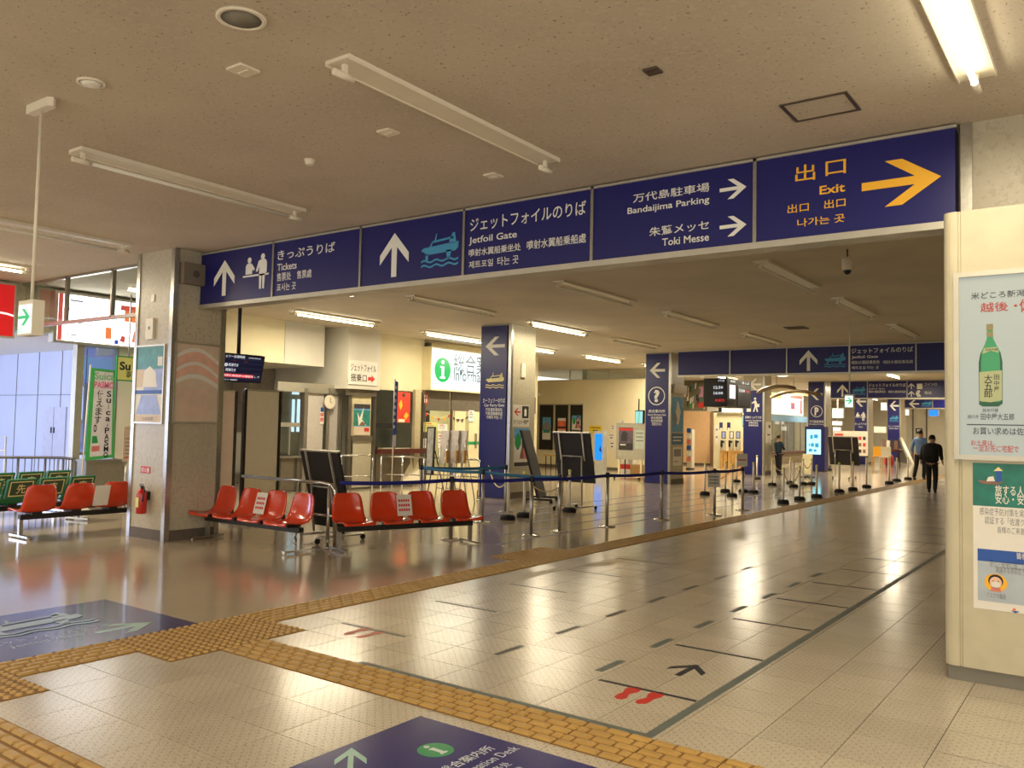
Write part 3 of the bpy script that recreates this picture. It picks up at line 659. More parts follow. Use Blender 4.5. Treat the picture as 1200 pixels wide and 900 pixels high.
def sheetp(label, fr, px0, px1, base, inner, name='poster', cat='poster', t_=.003, raw=False):
    a, b_ = (px0, px1) if raw else (fr.px(*px0), fr.px(*px1)); x0, y0, x1, y1 = a[0], a[1], b_[0], b_[1]
    b = B(fr); b.use(base).box(x0, x1, y0, y1, 0.0005, t_)
    for i, (m, pts) in enumerate(inner): b.use(m).poly(fit(pts, x0, y0, x1-x0, y1-y0), t_+.0004*i, .0008)
    o = b.build(name); INV[o] = None
    if label: tag(o, label, cat)
    o['_b'] = 1; del o['_b']
    return o, (x0, y0, x1-x0, y1-y0)
SEAT = mat('sea_green_print', (46, 128, 118), .4, var=.25, scale=14); BEIGEP = mat('beige_print', (206, 188, 166), .6); PINKP = mat('pink_print', (222, 178, 158), .6, var=.1)
LBL = mat('lilac_print', (150, 166, 214), .5, var=.15)
SKYP = mat('sky_print', (92, 156, 200), .5, var=.2, scale=12); BROWNP = mat('brown_print', (126, 92, 78), .5, var=.3, scale=16); DARKP = mat('dark_print', (54, 48, 52), .5, var=.3, scale=16)
fan = [(.12, 0)]+[(.5+.42*math.cos(a), .30*math.sin(a)) for a in np.linspace(math.pi, 0, 9)][1:-1]+[(.88, 0)]
pt, k = framed('tall framed travel poster on the front face of the near column, teal above pale blue', fc, (157, 496), (195, 403), .02, ALU,
    [(SEAT, R_(0, .7, 1, 1)), (BEIGEP, R_(0, .46, .35, .7)), (LBL, R_(.3, .42, 1, .7)), (PAPER, [(.25, .46), (.3, .68), (.5, .74), (.72, .66), (.78, .46)]), (BLUEP, R_(0, .37, 1, .42)), (LBL, fit([(0, 0), (.2, .85), (.8, .85), (1, 0)], .04, .1, .92, .3)), (PAPER, R_(.78, .74, .95, .86)), (BEIGEP, R_(0, 0, 1, .09))])
for (dx, dy, w_, h_, s_) in ((.3, .02, .4, .05, '小木の海'),): text(pt, s_, fc.off(.012), (k[0]+k[2]*dx, k[1]+k[3]*dy, k[0]+k[2]*(dx+w_), k[1]+k[3]*(dy+h_)), m=GREYP)
arc = lambda y, h, t_: [(x, y+h*math.sin(math.pi*(x*.9+.1))) for x in np.linspace(0, 1, 13)]+[(x, y-t_+h*math.sin(math.pi*(x*.9+.1))) for x in np.linspace(1, 0, 13)]
pt, k = framed('framed brownish notice with arched pattern on the right face of the near column', fe, (201, 496), (258, 405), .02, ALU,
    [(BEIGEP, R_(0, 0, 1, 1)), (PINKP, arc(.78, .14, .14)), (PAPER, arc(.80, .16, .05)), (PINKP, arc(.58, .16, .10)), (PAPER, arc(.62, .16, .045)), (PAPER, arc(.5, .12, .06))]+[(PINKP, R_(.1, .08+.035*i, .85-.1*(i % 3), .088+.035*i)) for i in range(10)])
# intercom box, extinguisher, small red sign, speaker
bq = bx(fc, 172.5, 398, 182, 373); t = thing('switch_box', 'small white vertical switch box high on the near column', 'switch box', ((bq[0]+bq[2])/2, 5.94, bq[1]))
B(fc).box(bq[0], bq[2], bq[1], bq[3], 0, .03).build('cover', WPLAS, t, True); B(fc).box((bq[0]+bq[2])/2-.01, (bq[0]+bq[2])/2+.01, bq[1]+.12, bq[1]+.16, .03, .037).build('button', GREYP, t, True)
bq = bx(fc, 178, 354, 182, 345); tag(B(fc).box(bq[0], bq[2], bq[1], bq[3], 0, .012).build('wall_hook', WPLAS), 'tiny white hook plate above the switch box on the near column', 'hook')
bq = bx(fc, 165, 554, 176.5, 547); t = thing('extinguisher_label', 'small red label with white characters above the fire extinguisher', 'sign', ((bq[0]+bq[2])/2, 5.94, bq[1]))
B(fc).box(bq[0], bq[2], bq[1], bq[3], 0, .004).build('plate', RED, t, True); text(t, '消火器', fc.off(.004), (bq[0]+.015, bq[1]+.012, bq[2]-.015, bq[3]-.012))
a = PY(164.5, 602, 5.85); zt = PY(167, 570, 5.85).z; h_ = zt-a.z
t = thing('fire_extinguisher', 'red fire extinguisher hanging on the near column', 'fire extinguisher', (a.x, 5.86, a.z))
REDP = mat('extinguisher_red', (186, 24, 20), .28, var=.04, coat=.4)
B().lathe([(.052, 0), (.062, .012), (.062, h_*.72), (.05, h_*.84), (.02, h_*.92)], 20).build('cylinder', REDP, t)
B().lathe([(.02, h_*.91), (.022, h_*1.0), (.012, h_*1.02)], 12).box(-.06, .03, -.008, .008, h_*1.0, h_*1.03).box(-.05, .02, -.006, .006, h_*1.06, h_*1.08).build('valve', BLK, t)
B().tube([(.015, 0, h_*.97), (.06, -.01, h_*.98), (.085, -.02, h_*.85), (.08, -.03, h_*.6), (.07, -.035, h_*.45)], .008).build('hose', BLK, t)
B(Matrix.Rotation(0, 4, 'Z')).box(-.03, .035, -.066, -.06, h_*.25, h_*.6).build('label', CREAMP, t); B().box(-.04, .04, .05, .085, h_*.5, h_*.8).build('bracket', BLK, t)
bq = bx(fe, 210, 332, 236, 312); t = thing('wall_speaker', 'grey box loudspeaker high on the near column, partly behind the big sign', 'speaker', (-9.44, (bq[0]+bq[2])/2, bq[1]))
B(fe).box(bq[0], bq[2], bq[1], bq[3], 0, .1).build('cabinet', mat('speaker_grey', (120, 110, 94), .6), t, True)
B(fe).disc((bq[0]+bq[2])/2+.02, (bq[1]+bq[3])/2, .045, .1, .006).build('cone', mat('speaker_cone', (84, 76, 66), .7), t, True)
# column 3 (ferry banner) fittings
f3c = FE(C2X1); WB = mat('white_board_print', (214, 208, 196), .5)
o, k = sheetp('grey sign with red left arrow and pictogram on the column beside the ferry banner', f3c, (600.5, 500), (620.5, 475), WB, [(RED, fit(rotp(ARW, 3), .08, .5, .38, .34)), (DARKP, R_(.55, .4, .95, .95)), (WHITE, fit([(.3, .1), (.3, .7), (.5, .9), (.7, .7), (.7, .1)], .58, .45, .34, .45))], 'direction_sign', 'sign')
INV[o] = Matrix.Identity(4); text(o, 'カーフェリー待合室', f3c, (k[0]+.03, k[1]+k[3]*.12, k[0]+k[2]-.03, k[1]+k[3]*.34), m=BLACK, z=.006)
girl = [(SKYP, R_(0, .75, 1, 1)), (SEAT, [(.05, .6), (.05, .75), (.25, .9), (.45, .75), (.45, .6), (.3, .45), (.2, .45)]), (GREENP, [(.08, .55), (.1, .75), (.3, .86), (.45, .7), (.3, .5)]), (DARKP, [(.52, .45), (.5, .8), (.6, .95), (.78, .95), (.88, .8), (.92, .42)]), (mat('face_print', (226, 184, 158), .5), [(.6, .66), (.62, .84), (.7, .88), (.78, .84), (.8, .66), (.7, .6)]), (BROWNP, [(.4, .3), (.5, .5), (.9, .5), (1, .3), (1, .22), (.4, .22)]), (mat('rose_print', (206, 120, 116), .5), R_(.6, .22, .9, .5)), (PAPER, R_(.05, .2, .4, .3)), (DARKP, R_(.03, .03, .95, .13))]
o, k = sheetp('poster with a woman and green trees on the column next to the ferry banner', f3c, (601.5, 548), (620.5, 502), PAPER, girl)
bq = bx(f3c, 610, 442, 615, 426); t = thing('switch_box', 'small white oval switch box on the column next to the ferry banner', 'switch box', (C2X1+.02, (bq[0]+bq[2])/2, bq[1]))
B(f3c).box(bq[0], bq[2], bq[1], bq[3], 0, .03).build('cover', WPLAS, t, True)
# column 4 fittings
f4c = FE(CQX1)
o, k = sheetp('pale blue relief map poster on the column next to the question mark banner', f4c, (787, 506), (800.5, 466), SKYP, [(PAPER, [(.2, .3), (.5, .9), (.8, .6), (.6, .2)]), (GREYP, [(.3, .1), (.1, .4), (.3, .6), (.5, .35)])])
o, k = sheetp('blue notice with lines of white print under the relief map poster', f4c, (787, 521), (800.5, 508), mat('notice_blue', (60, 112, 150), .5), [(PAPER, R_(.1, .6, .9, .72)), (PAPER, R_(.1, .3, .8, .42))], 'notice', 'notice')
o, k = sheetp('tall pale notice with a grey photograph, lowest on the column beside the question mark banner', f4c, (788.5, 546), (799, 524), PAPER, [(GREYP, R_(.1, .5, .9, .9)), (GREYP, R_(.1, .2, .6, .25))], 'notice', 'notice')
t = thing('column_band_box', 'beige cable box wrapped round the column beside the question mark banner', 'cable box', ((CQX1), CQY+.8, PX(793, 461, CQX1).z))
B().box(CQX1+.001, CQX1+.09, CQY+.1, CQY1+.02, PX(793, 461, CQX1).z, PX(793, 451, CQX1).z).build('cover', STONE, t, True)
# column 5: notice
f5c = FE(CTX1); o, k = sheetp('white notice with black marks on the column beside the ticket machine banner', f5c, (897, 519), (904, 494.5), PAPER, [(DARKP, R_(.5, .7, .8, .85)), (DARKP, R_(.3, .35, .7, .42))], 'notice', 'notice')
# ================================================================= FLOOR PRINT AND TAPE
STK = mat('floor_sticker_navy', (34, 34, 112), .2, var=.06, coat=.3)
SW = mat('sticker_white', (206, 214, 214), .3); SG = mat('sticker_green', (36, 142, 84), .3); SM = mat('sticker_mint', (150, 190, 176), .3); SC_ = mat('sticker_cyan', (150, 176, 196), .3)
fd = FD(.0)
t = thing('floor_sticker', 'navy floor sticker with green i disc and information desk lettering at the bottom', 'floor sticker', (-2.2, 2.6, 0))
B().box(-2.945, -1.25, 1.75, 3.325, .0002, .003).build('sheet', STK, t, True); fz = FD(.0025)
def fbox(x0, y0, x1, y1): return (y0, -x1, y1, -x0)      # world rectangle -> (u, v) box
h2 = math.sqrt(.5); b = B(Fr((-2.903, 2.808, .0025), (h2, h2, 0), (-h2, h2, 0))); b.poly(fit(ARW, -.07, -.28, .14, .28), .0, .0012); b.build('arrow_symbol', SM, t, True)
b = B(fz); b.disc(3.03, 2.585, .085, 0, .0012, 28); b.build('disc', SG, t, True)
b = B(fz); b.disc(3.03, 2.64, .014, .001, .0014, 14); b.poly([(3.012, 2.612), (3.042, 2.612), (3.042, 2.54), (3.052, 2.54), (3.052, 2.528), (3.008, 2.528), (3.008, 2.54), (3.018, 2.54), (3.018, 2.6), (3.012, 2.6)], .001, .0014); b.build('letter_i', SW, t, True)
text(t, '総合案内所', fz, (2.86, 2.375, 3.22, 2.44), m=SW, z=.001); text(t, 'Information Desk', fz, (2.82, 2.29, 3.29, 2.345), m=SW, z=.001, bold=0)
text(t, '綜合服务处', fz, (2.86, 2.21, 3.12, 2.26), m=SW, z=.001, bold=0); text(t, '綜合服務處', fz, (2.86, 2.13, 3.12, 2.18), m=SW, z=.001, bold=0)
t = thing('floor_sticker', 'large navy floor sticker with pale ship and arrow at the left', 'floor sticker', (-6.2, 2.9, 0))
B().box(-6.82, -5.535, 1.3, 3.765, .0002, .003).build('sheet', STK, t, True)
ship(t, fz, (2.60, 6.10, 3.35, 6.62), SC_); b = B(fz); b.poly(fit(rotp(ARW, 1), 3.15, 5.66, .42, .30), 0, .0012); b.build('arrow_symbol', SM, t, True)
text(t, 'ジェットフォイルのりば', fz, (2.45, 5.93, 3.35, 6.03), m=SC_, z=.001); text(t, 'Jetfoil Gate', fz, (2.6, 5.80, 3.1, 5.88), m=SC_, z=.001)
TG = mat('tape_grey', (96, 104, 98), .5, var=.1); TBK = mat('tape_black', (30, 32, 40), .5, var=.1); TBL = mat('tape_blue', (92, 98, 128), .5, var=.15); TDG = mat('tape_dark_grey', (78, 74, 66), .5, var=.1)
def tape(x0, x1, y0, y1, m, label, group=None): return tag(B().box(x0, x1, y0, y1, .0002, .002).build('floor_tape', m), label, 'floor tape', group)
tape(-1.925, -1.875, 3.80, 21.0, TG, 'long grey tape line running up the right side of the hall floor'); tape(-3.9, -1.925, 3.80, 3.845, TG, 'grey tape along the far edge of the ochre branch')
for k_ in range(14):
    y = 4.46+1.063*k_
    tape(-2.55, -1.935, y, y+.028, TBK, 'black cross tape, %s from the camera in the right queue lane' % ord_(k_), 'black cross tapes of the right lane')
for k_ in range(5):
    y = 4.46+1.063*k_
    tape(-4.76, -4.12, y, y+.028, TDG if k_ else TG, 'dark cross tape, %s from the camera in the left queue lane' % ord_(k_), 'cross tapes of the left lane')
for k_ in range(7):
    y = 4.52+.735*k_
    tape(-3.375, -3.335, y, y+.30, TDG, 'short dark lane dash, %s from the camera in the middle line' % ord_(k_), 'dark lane dashes')
    tape(-2.67, -2.62, y+.11, y+.41, TG, 'short grey green lane dash, %s from the camera beside the right lane' % ord_(k_), 'grey lane dashes')
for k_, (x, y0, y1) in enumerate(((-6.45, 8.6, 22), (-6.98, 9.4, 24), (-7.55, 10.4, 24), (-8.2, 8.6, 24), (-8.8, 11, 24))):
    tape(x, x+.035, y0, y1, TBL, 'thin blue tape line in the roped queue area, %s from the ochre strip' % ord_(k_), 'blue queue tapes')
def foot(cx, cy, m, label):
    t = thing('footprint_marks', label, 'floor marking', (cx, cy, 0)); 
    sole = [(-.035, -.11), (-.045, -.07), (-.03, -.03), (-.022, .0), (-.045, .06), (-.04, .12), (0, .15), (.035, .12), (.04, .06), (.02, 0), (.028, -.05), (.02, -.10), (-.01, -.125)]
    for s_ in (-1, 1): B().poly([(cx+s_*.075+p[0]*s_, cy+p[1]) for p in sole], .0003, .0015).build('sole', m, t, True)
foot(-2.23, 4.35, mat('footprint_red', (190, 40, 26), .5), 'pair of red footprints behind the nearest black cross tape of the right lane')
foot(-4.42, 4.36, mat('footprint_faded', (196, 120, 100), .5), 'pair of faded red footprints in the left lane')
tag(B().poly(fit(ARW, -2.34, 4.86, .23, .30), .0003, .0015).build('floor_arrow', TBK), 'short black arrow on the floor tiles between the first two black tapes', 'floor marking')
# ================================================================= BENCHES
def shell_mesh(m):
    prof = [(-.255, .315, .19), (-.25, .33, .20), (-.20, .337, .208), (-.10, .322, .21), (0, .312, .21), (.07, .325, .208), (.115, .37, .205), (.145, .45, .20), (.17, .54, .19), (.19, .61, .175), (.2, .645, .15), (.205, .66, .11)]
    P = []
    for k, (y, z, wd) in enumerate(prof):
        row = []
        for j in range(11):
            u = -1+2*j/10; back = max(0, (k-5)/6); e = abs(u)**2.5
            row.append((u*wd, y-.035*e*back*(1 if k < 11 else .6)-(.012*(1-u*u) if 2 < k < 9 else 0)*(-1), z+(.028*e*(1-back) if 0 < k < 7 else 0)))
        P.append(row)
    b = B(); b.sheet(P, .009); return b.mesh('seat_shell', m)
def bench_proto(name, label, L, n, pitch, shell, cat='bench', group=None, first=0.0):
    t = thing(name, label, cat, (0, 0, 0), 0, group)
    B().box(-L/2, L/2, -.035, .035, .225, .285).build('beam', BLK, t)
    x0 = -pitch*(n-1)/2
    for k in range(n):
        o = bpy.data.objects.new('seat_shell', shell); COL.objects.link(o); o.parent = t; o.location = Vector((x0+pitch*k, 0, 0))*S
        B().box(x0+pitch*k-.06, x0+pitch*k+.06, -.11, .09, .283, .318).build('bracket', BLK, t)
    for s_ in (-1, 1):
        x = s_*(L/2-.02)
        B().box(x-.022, x+.022, -.022, .022, .03, .235).build('leg', STEEL, t)
        b = B(); b.box(x-.025, x+.025, -.23, .23, .018, .04); b.cyl((x, -.215, 0), (x, -.215, .02), .018); b.cyl((x, .215, 0), (x, .215, .02), .018); b.build('foot', CHROME, t)
    return t
SHO = shell_mesh(ORANGE); SHG = shell_mesh(GREENV)
bench2 = bench_proto('bench', 'row of four orange shell seats against the near column, facing the camera', 1.80, 4, .485, SHO)
bench2.location = Vector((-8.54, 6.50, 0))*S
INV[bench2] = Matrix.Translation((-8.54, 6.50, 0)).inverted()
CH_kids = [c for c in bench2.children]
bench3 = again(bench2, (-7.10, 7.70, 0), math.atan2(1.70, .66), 'row of four orange shell seats in front of the blue belt, beside the ochre strip')
bench1 = again(bench2, (-10.97, 5.82, 0), -math.pi/2, 'row of orange shell seats seen from behind, at the left edge of the picture')
def priority(label, p, chars, rz):
    t = bench_proto('bench', label, 1.75, len(chars), .47, SHG); t.location = Vector(p)*S; t.rotation_euler = (0, 0, rz)
    INV[t] = Matrix.Identity(4); x0 = -.47*(len(chars)-1)/2
    for k, ch in enumerate(chars):
        cx = x0+.47*k; tl = math.radians(15)
        fr = Fr((cx, .187, .44), (-1, 0, 0), (0, math.sin(tl), math.cos(tl)))
        c = B(fr).box(-.2, .2, -.03, .23, 0, .03).build('cover', GREENV, t)
        b = B(fr); 
        for q in ((-.165, .165, .0, .012), (-.165, .165, .19, .202), (-.165, -.153, .012, .19), (.153, .165, .012, .19)): b.box(*q, .03, .033)
        b.build('cover_border', CREAMP, t)
        B(fr).box(-.15, .15, .015, .187, .03, .032).build('cover_plate', mat('cover_dark', (40, 70, 44), .5), t)
        text(t, ch, fr, (-.065, .035, .065, .165), m=CREAMP, bold=.02, z=.0335)
    INV[t] = (Matrix.Translation(Vector(p)) @ Matrix.Rotation(rz, 4, 'Z')).inverted(); return t
rz1 = math.atan2(-1.9, .42)
priority('nearer row of green priority seats with cream characters, directly behind the orange row', (-12.18, 5.52, 0), '席座先優', rz1)
priority('second row of green priority seats farther back by the railing', (-13.55, 5.85, 0), '席座先優', rz1)
def notice(label, p, rz, w_, h_, tilt=.2, lines=(RED, RED)):
    fr = Fr(p, (math.cos(rz), math.sin(rz), 0), (-math.sin(rz)*math.sin(tilt), math.cos(rz)*math.sin(tilt), math.cos(tilt)))
    b = B(fr); b.use(PAPER).box(-w_/2, w_/2, 0, h_, 0, .002)
    for i in range(3):
        for j in range(5): b.use(lines[i % 2]).box(w_*(-.38+.155*j), w_*(-.26+.155*j), h_*(.22+.22*i), h_*(.34+.22*i), .002, .0025)
    return tag(b.build('paper_notice'), label, 'notice')
def on_bench(loc, rz, x, y, z): return (loc[0]+math.cos(rz)*x-math.sin(rz)*y, loc[1]+math.sin(rz)*x+math.cos(rz)*y, z)
notice('paper notice taped between the middle seats of the orange row by the near column', on_bench((-8.54, 6.5), 0, 0, .085, .37), 0, .2, .26, .25)
notice('paper notice with red print between middle seats of the orange row before the blue belt', on_bench((-7.10, 7.70), math.atan2(1.70, .66), 0, .085, .37), math.atan2(1.70, .66), .2, .26, .25)
notice('paper notice on the orange row at the left edge, seen from behind between two seats', on_bench((-10.97, 5.82), -math.pi/2, 0, .2, .36), -math.pi/2, .2, .27, .25)
# ================================================================= RAILS
def rail(label, path, posts, r=.022, mid=None, name='handrail', z=.76):
    p0 = path[0]; t = thing(name, label, 'railing', (p0[0], p0[1], 0))
    B(Matrix.Translation((-p0[0], -p0[1], 0))).tube(path, r, 10).build('top_rail', CHROME, t)
    if mid: B(Matrix.Translation((-p0[0], -p0[1], 0))).tube(mid, r*.7, 8).build('mid_rail', CHROME, t)
    for (x, y) in posts:
        B(Matrix.Translation((-p0[0], -p0[1], 0))).tube([(x, y, .01), (x, y, z-r*.6)], r*.9, 8).build('post', CHROME, t)
        B(Matrix.Translation((x-p0[0], y-p0[1], 0))).lathe([(.05, 0), (.05, .008), (.024, .014)], 12).build('floor_flange', CHROME, t)
    return t
rail('chrome handrail from the near column to the rounded post behind the orange seats', [(-9.45, 7.02, .765), (-7.85, 7.0, .765), (-7.7, 7.0, .75), (-7.64, 7.0, .68), (-7.63, 7.0, .5), (-7.63, 7.0, .02)], [(-8.32, 7.01), (-7.75, 7.0)], mid=[(-8.32, 7.01, .38), (-7.63, 7.0, .38)])
pts = [(-14.9, 5.9, .82), (-14.62, 6.5, .82), (-14.45, 6.85, .82), (-14.2, 7.02, .82), (-13.95, 7.08, .81)]
GUARD = mat('guard_rail_grey', (104, 100, 104), .4, .5)
cr = thing('handrail', 'curved steel guard rail with many thin uprights behind the green seats', 'railing', (-14.6, 6.5, 0))
B().tube(pts, .022, 10).build('top_rail', GUARD, cr, True); B().tube([(p[0], p[1], .10) for p in pts], .015, 8).build('bottom_rail', GUARD, cr, True)
for i in range(17):
    s_ = i/16*(len(pts)-1); k_ = min(int(s_), len(pts)-2); f_ = s_-k_; p = Vector(pts[k_]).lerp(Vector(pts[k_+1]), f_)
    B().tube([(p.x, p.y, .01), (p.x, p.y, .81)], .02 if i % 4 == 0 else .008, 6).build('upright', GUARD, cr, True)
# ================================================================= BELT STANCHIONS
def st_proto():
    t = thing('stanchion', 'x', 'stanchion', (0, 0, 0), 0, 'belt stanchions around the queue')
    B().lathe([(.135, 0), (.135, .01), (.12, .018), (.03, .026), (.02, .03)], 24).build('base', CHROME, t)
    B().cyl((0, 0, .02), (0, 0, .745), .027, n=14).build('post', STEEL, t)
    B().lathe([(.028, .74), (.03, .745), (.03, .81), (.024, .822)], 14).build('head', BLK, t)
    return t
stp = st_proto(); sts = []
ST = [(528, 637), (622, 628), (711, 617), (775, 609), (837, 604), (870, 598)]
ST = [PZ(*p) for p in ST]; ST[0] = PZ(528, 632)
labs = ['belt stanchion just behind the right end of the orange seats', 'belt stanchion second along the dark blue belt, right of the ferry banner', 'belt stanchion third along the dark blue belt, left of the question mark banner', 'belt stanchion standing in front of the question mark banner', 'belt stanchion with a paper notice hung on it', 'last stanchion of the dark blue belt, with a white card on top']
for i, p in enumerate(ST):
    o = stp if i == 0 else again(stp, tuple(p), 0, labs[i])
    if i == 0: stp.location = p*S; stp['label'] = labs[0]; INV[stp] = Matrix.Translation(p).inverted()
    sts.append(o)
T2 = [PZ(655, 623), PZ(565, 612), Vector((-9.5, 10.6, 0)), PZ(592, 600)]
for p, l in zip(T2, ('belt stanchion where the teal belt ends, just right of the ferry banner column', 'belt stanchion of the teal belt in front of the ferry banner', 'belt stanchion of the teal belt standing left of the three wrapped panels', 'belt stanchion of the back teal belt by the right edge of the ferry banner')): again(stp, (p.x, p.y, 0), 0, l)
def belt(p, q, m, label, group, sag=.02, z=.775):
    P = []
    for i in range(9):
        f_ = i/8; c = p.lerp(q, f_); zz = z-sag*4*f_*(1-f_); P.append([(c.x, c.y, zz-.024), (c.x, c.y, zz+.024)])
    return tag(B().sheet(P, .003).build('belt', m), label, 'belt', group)
start = Vector((-7.62, 7.05, 0))
allp = [start]+ST
for i in range(6): belt(allp[i], allp[i+1], BELT, 'dark blue retractable belt, %s span counted from the handrail' % ord_(i), 'dark blue belt spans')
belt(T2[2], T2[1], TEAL, 'teal belt span left of the ferry banner', 'teal belt spans'); belt(T2[1], T2[0], TEAL, 'teal belt span crossing in front of the ferry banner', 'teal belt spans'); belt(T2[2], T2[3], TEAL, 'teal belt span running back behind the wrapped panels', 'teal belt spans')
notice('paper notice hanging on the belt stanchion nearest the chain posts', (ST[4].x+.0, ST[4].y-.03, .5), YAW, .22, .25, 0, (GREYP, GREYP))
notice('white card standing on the last stanchion of the dark blue belt', (ST[5].x, ST[5].y-.03, .83), YAW, .2, .24, 0, (PAPER, RED))
# chain posts: white pole, yellow ball, black rubber foot
WP = mat('post_white', (238, 234, 220), .5); YB_ = mat('ball_yellow', (226, 222, 120), .4)
def pole_proto():
    t = thing('chain_post', 'x', 'chain post', (0, 0, 0), 0, 'white chain posts')
    B().lathe([(.125, 0), (.125, .045), (.095, .078), (.04, .082)], 8).build('rubber_base', RUB, t)
    B().cyl((0, 0, .08), (0, 0, .70), .024, n=12).build('pole', WP, t)
    B().lathe([(.012, .695), (.026, .705), (.032, .725), (.026, .745), (.008, .755)], 12).build('ball_cap', YB_, t)
    return t
pp = pole_proto()
row_a = [(918, 590), (937, 586), (957, 583), (983.5, 577), (999.5, 574.5), (1015.5, 571.5), (1042, 567), (1051, 564), (1064, 562)]
row_b = [(826, 580), (850, 577), (858, 582), (871, 577), (883, 578), (863, 565), (887, 562), (905, 569), (926, 567), (930, 571), (941, 568), (951, 568)]
row_c = [(595, 609), (614, 606), (667, 600)]
desc = [('white chain post along the ochre strip, %s from the camera', row_a), ('white chain post inside the roped area beyond the belts, %s from the left', sorted(row_b)), ('white chain post near the ferry banner column, %s from the left', row_c)]
firstp = True; POLES = {}
for d, rw in desc:
    for i, q in enumerate(rw):
        p = PZ(*q)
        if firstp: pp.location = p*S; pp['label'] = d % ord_(i); INV[pp] = Matrix.Translation(p).inverted(); firstp = False
        else: again(pp, (p.x, p.y, 0), 0, d % ord_(i))
        POLES[q] = p
PCH = mat('chain_cream', (214, 196, 140), .5); RCH = mat('chain_orange', (206, 120, 80), .5)
def chain(a, c, label, m=PCH, sag=.28):
    a, c = POLES[a] if isinstance(a, tuple) else a, POLES[c] if isinstance(c, tuple) else c
    tag(B().tube([(a.x+(c.x-a.x)*f_, a.y+(c.y-a.y)*f_, .67-sag*4*f_*(1-f_)) for f_ in np.linspace(0, 1, 13)], .011, 6).build('plastic_chain', m), label, 'chain')
chain((595, 609), Vector((C2X0+.35, C2Y-.1, 0)), 'cream plastic chain hanging in front of the ferry banner')
chain((614, 606), (667, 600), 'cream plastic chain between the two posts right of the ferry banner column')
chain((826, 580), (858, 582), 'orange chain at the left of the chain post group', RCH); chain((871, 577), (863, 565), 'orange chain rising to the stanchion card', RCH, .12); chain((941, 568), (951, 568), 'orange chain sagging in front of the touch screen', RCH, .2)
chain((918, 590), (937, 586), 'cream chain between the two nearest posts by the ochre strip'); chain((905, 569), (926, 567), 'cream chain between posts in front of the ticket counter')
# ================================================================= LEFT SIDE: ADS, ANNEX, BANNERS
FW_ = FE(XW)
# red advertising light box at the left edge
RB = emis('red_lightbox', (206, 26, 28), 1.0); a, c = bx(FW_.off(.12), 0, 392, 18, 333)[:2], None
frr = FE(XW+.14); q0, q1 = frr.px(0, 393), frr.px(17.5, 335)
t = thing('advert_light_box', 'red lit advertising box with a white wavy line, cut by the left edge', 'advert', (XW+.07, q1[0]-.6, q0[1]))
B().box(XW, XW+.14, q1[0]-1.6, q1[0]+.03, q0[1]-.03, q1[1]+.03).build('housing', ALU, t, True)
B(frr).box(q1[0]-1.57, q1[0], q0[1], q1[1], 0, .006).build('lit_face', RB, t, True)
WG = emis('ad_white', (255, 250, 244), 1.2)
B(frr).poly([(q1[0]-1.5+.1*i, q0[1]+.32+.05*math.sin(i*.6)) for i in range(16)]+[(q1[0]-1.5+.1*i, q0[1]+.29+.05*math.sin(i*.6)) for i in range(15, -1, -1)], .007, .002).build('white_wave', WG, t, True)
B(frr).disc(q1[0]-.28, q0[1]+.2, .03, .007, .002).build('white_dot', WG, t, True)
# bright colour advert behind the glass
AW = emis('lightbox_white', (255, 253, 250), 6.5); AR = emis('lightbox_red', (222, 90, 80), .9); AO = emis('lightbox_orange', (236, 130, 70), 1.1); AB = emis('lightbox_blue', (70, 90, 190), .9); AG = emis('lightbox_grey', (150, 160, 186), .8)
fa = FE(XW+.16); q0, q1 = fa.px(66.5, 398), fa.px(66.5, 343); y0, y1 = q0[0], 8.62; z0, z1 = q0[1], q1[1]
t = thing('advert_light_box', 'wide white and orange lit advertising board behind the glass transom', 'advert', (XW+.08, (y0+y1)/2, z0))
B().box(XW, XW+.16, y0-.06, y1+.05, z0-.04, z1+.04).build('housing', ALU, t, True)
b = B(fa); b.use(AW).box(y0, y1, z0, z1, 0, .005)
W_, H_ = y1-y0, z1-z0
for m, pts in ((AR, R_(0, 0, .04, 1)), (AO, R_(.62, .55, .85, .92)), (AR, R_(.58, .8, 1, .92)), (AO, [(.7, .1), (.72, .35), (.78, .4), (.82, .3), (.8, .08)]), (AO, R_(.44, .12, .5, .38)), (AB, R_(.53, .02, .57, .12)), (AG, R_(.08, .12, .18, .15)), (AG, R_(.08, .07, .22, .09)), (AG, R_(.1, .86, .22, .90)), (AR, [(.58, .1), (.6, .24), (.64, .2), (.63, .06)])):
    b.use(m).poly(fit(pts, y0, z0, W_, H_), .006, .001)
b.build('lit_face', None, t, True)
text(t, 'ふるさと', fa, (y0+.14, z0+.25*H_, y0+.75, z0+.42*H_), m=AG, z=.008); text(t, '人と物と', fa, (y0+.12, z0+.60*H_, y0+.60, z0+.72*H_), m=AG, z=.008)
b = B(FW_); 
# annex wall details
fb = FS(YB)
t = thing('wall_cabinet', 'pale steel double cabinet door set in the white annex wall', 'cabinet', (fb.px(65, 500)[0], YB-.02, .7))
q0, q1 = fb.px(51, 537), fb.px(65, 477); q2 = fb.px(79, 477)
for a_, c_ in ((q0[0], q1[0]-.01), (q1[0]+.01, q2[0])):
    d = B(fb).box(a_, c_, q0[1], q1[1], .0, .03).build('door', mat('annex_door', (188, 192, 214), .3), t, True)
    B(fb).box((a_+.04 if a_ > q0[0]+.1 else c_-.06), (a_+.06 if a_ > q0[0]+.1 else c_-.04), (q0[1]+q1[1])/2, (q0[1]+q1[1])/2+.12, .03, .05).build('handle', BLK, d, True)
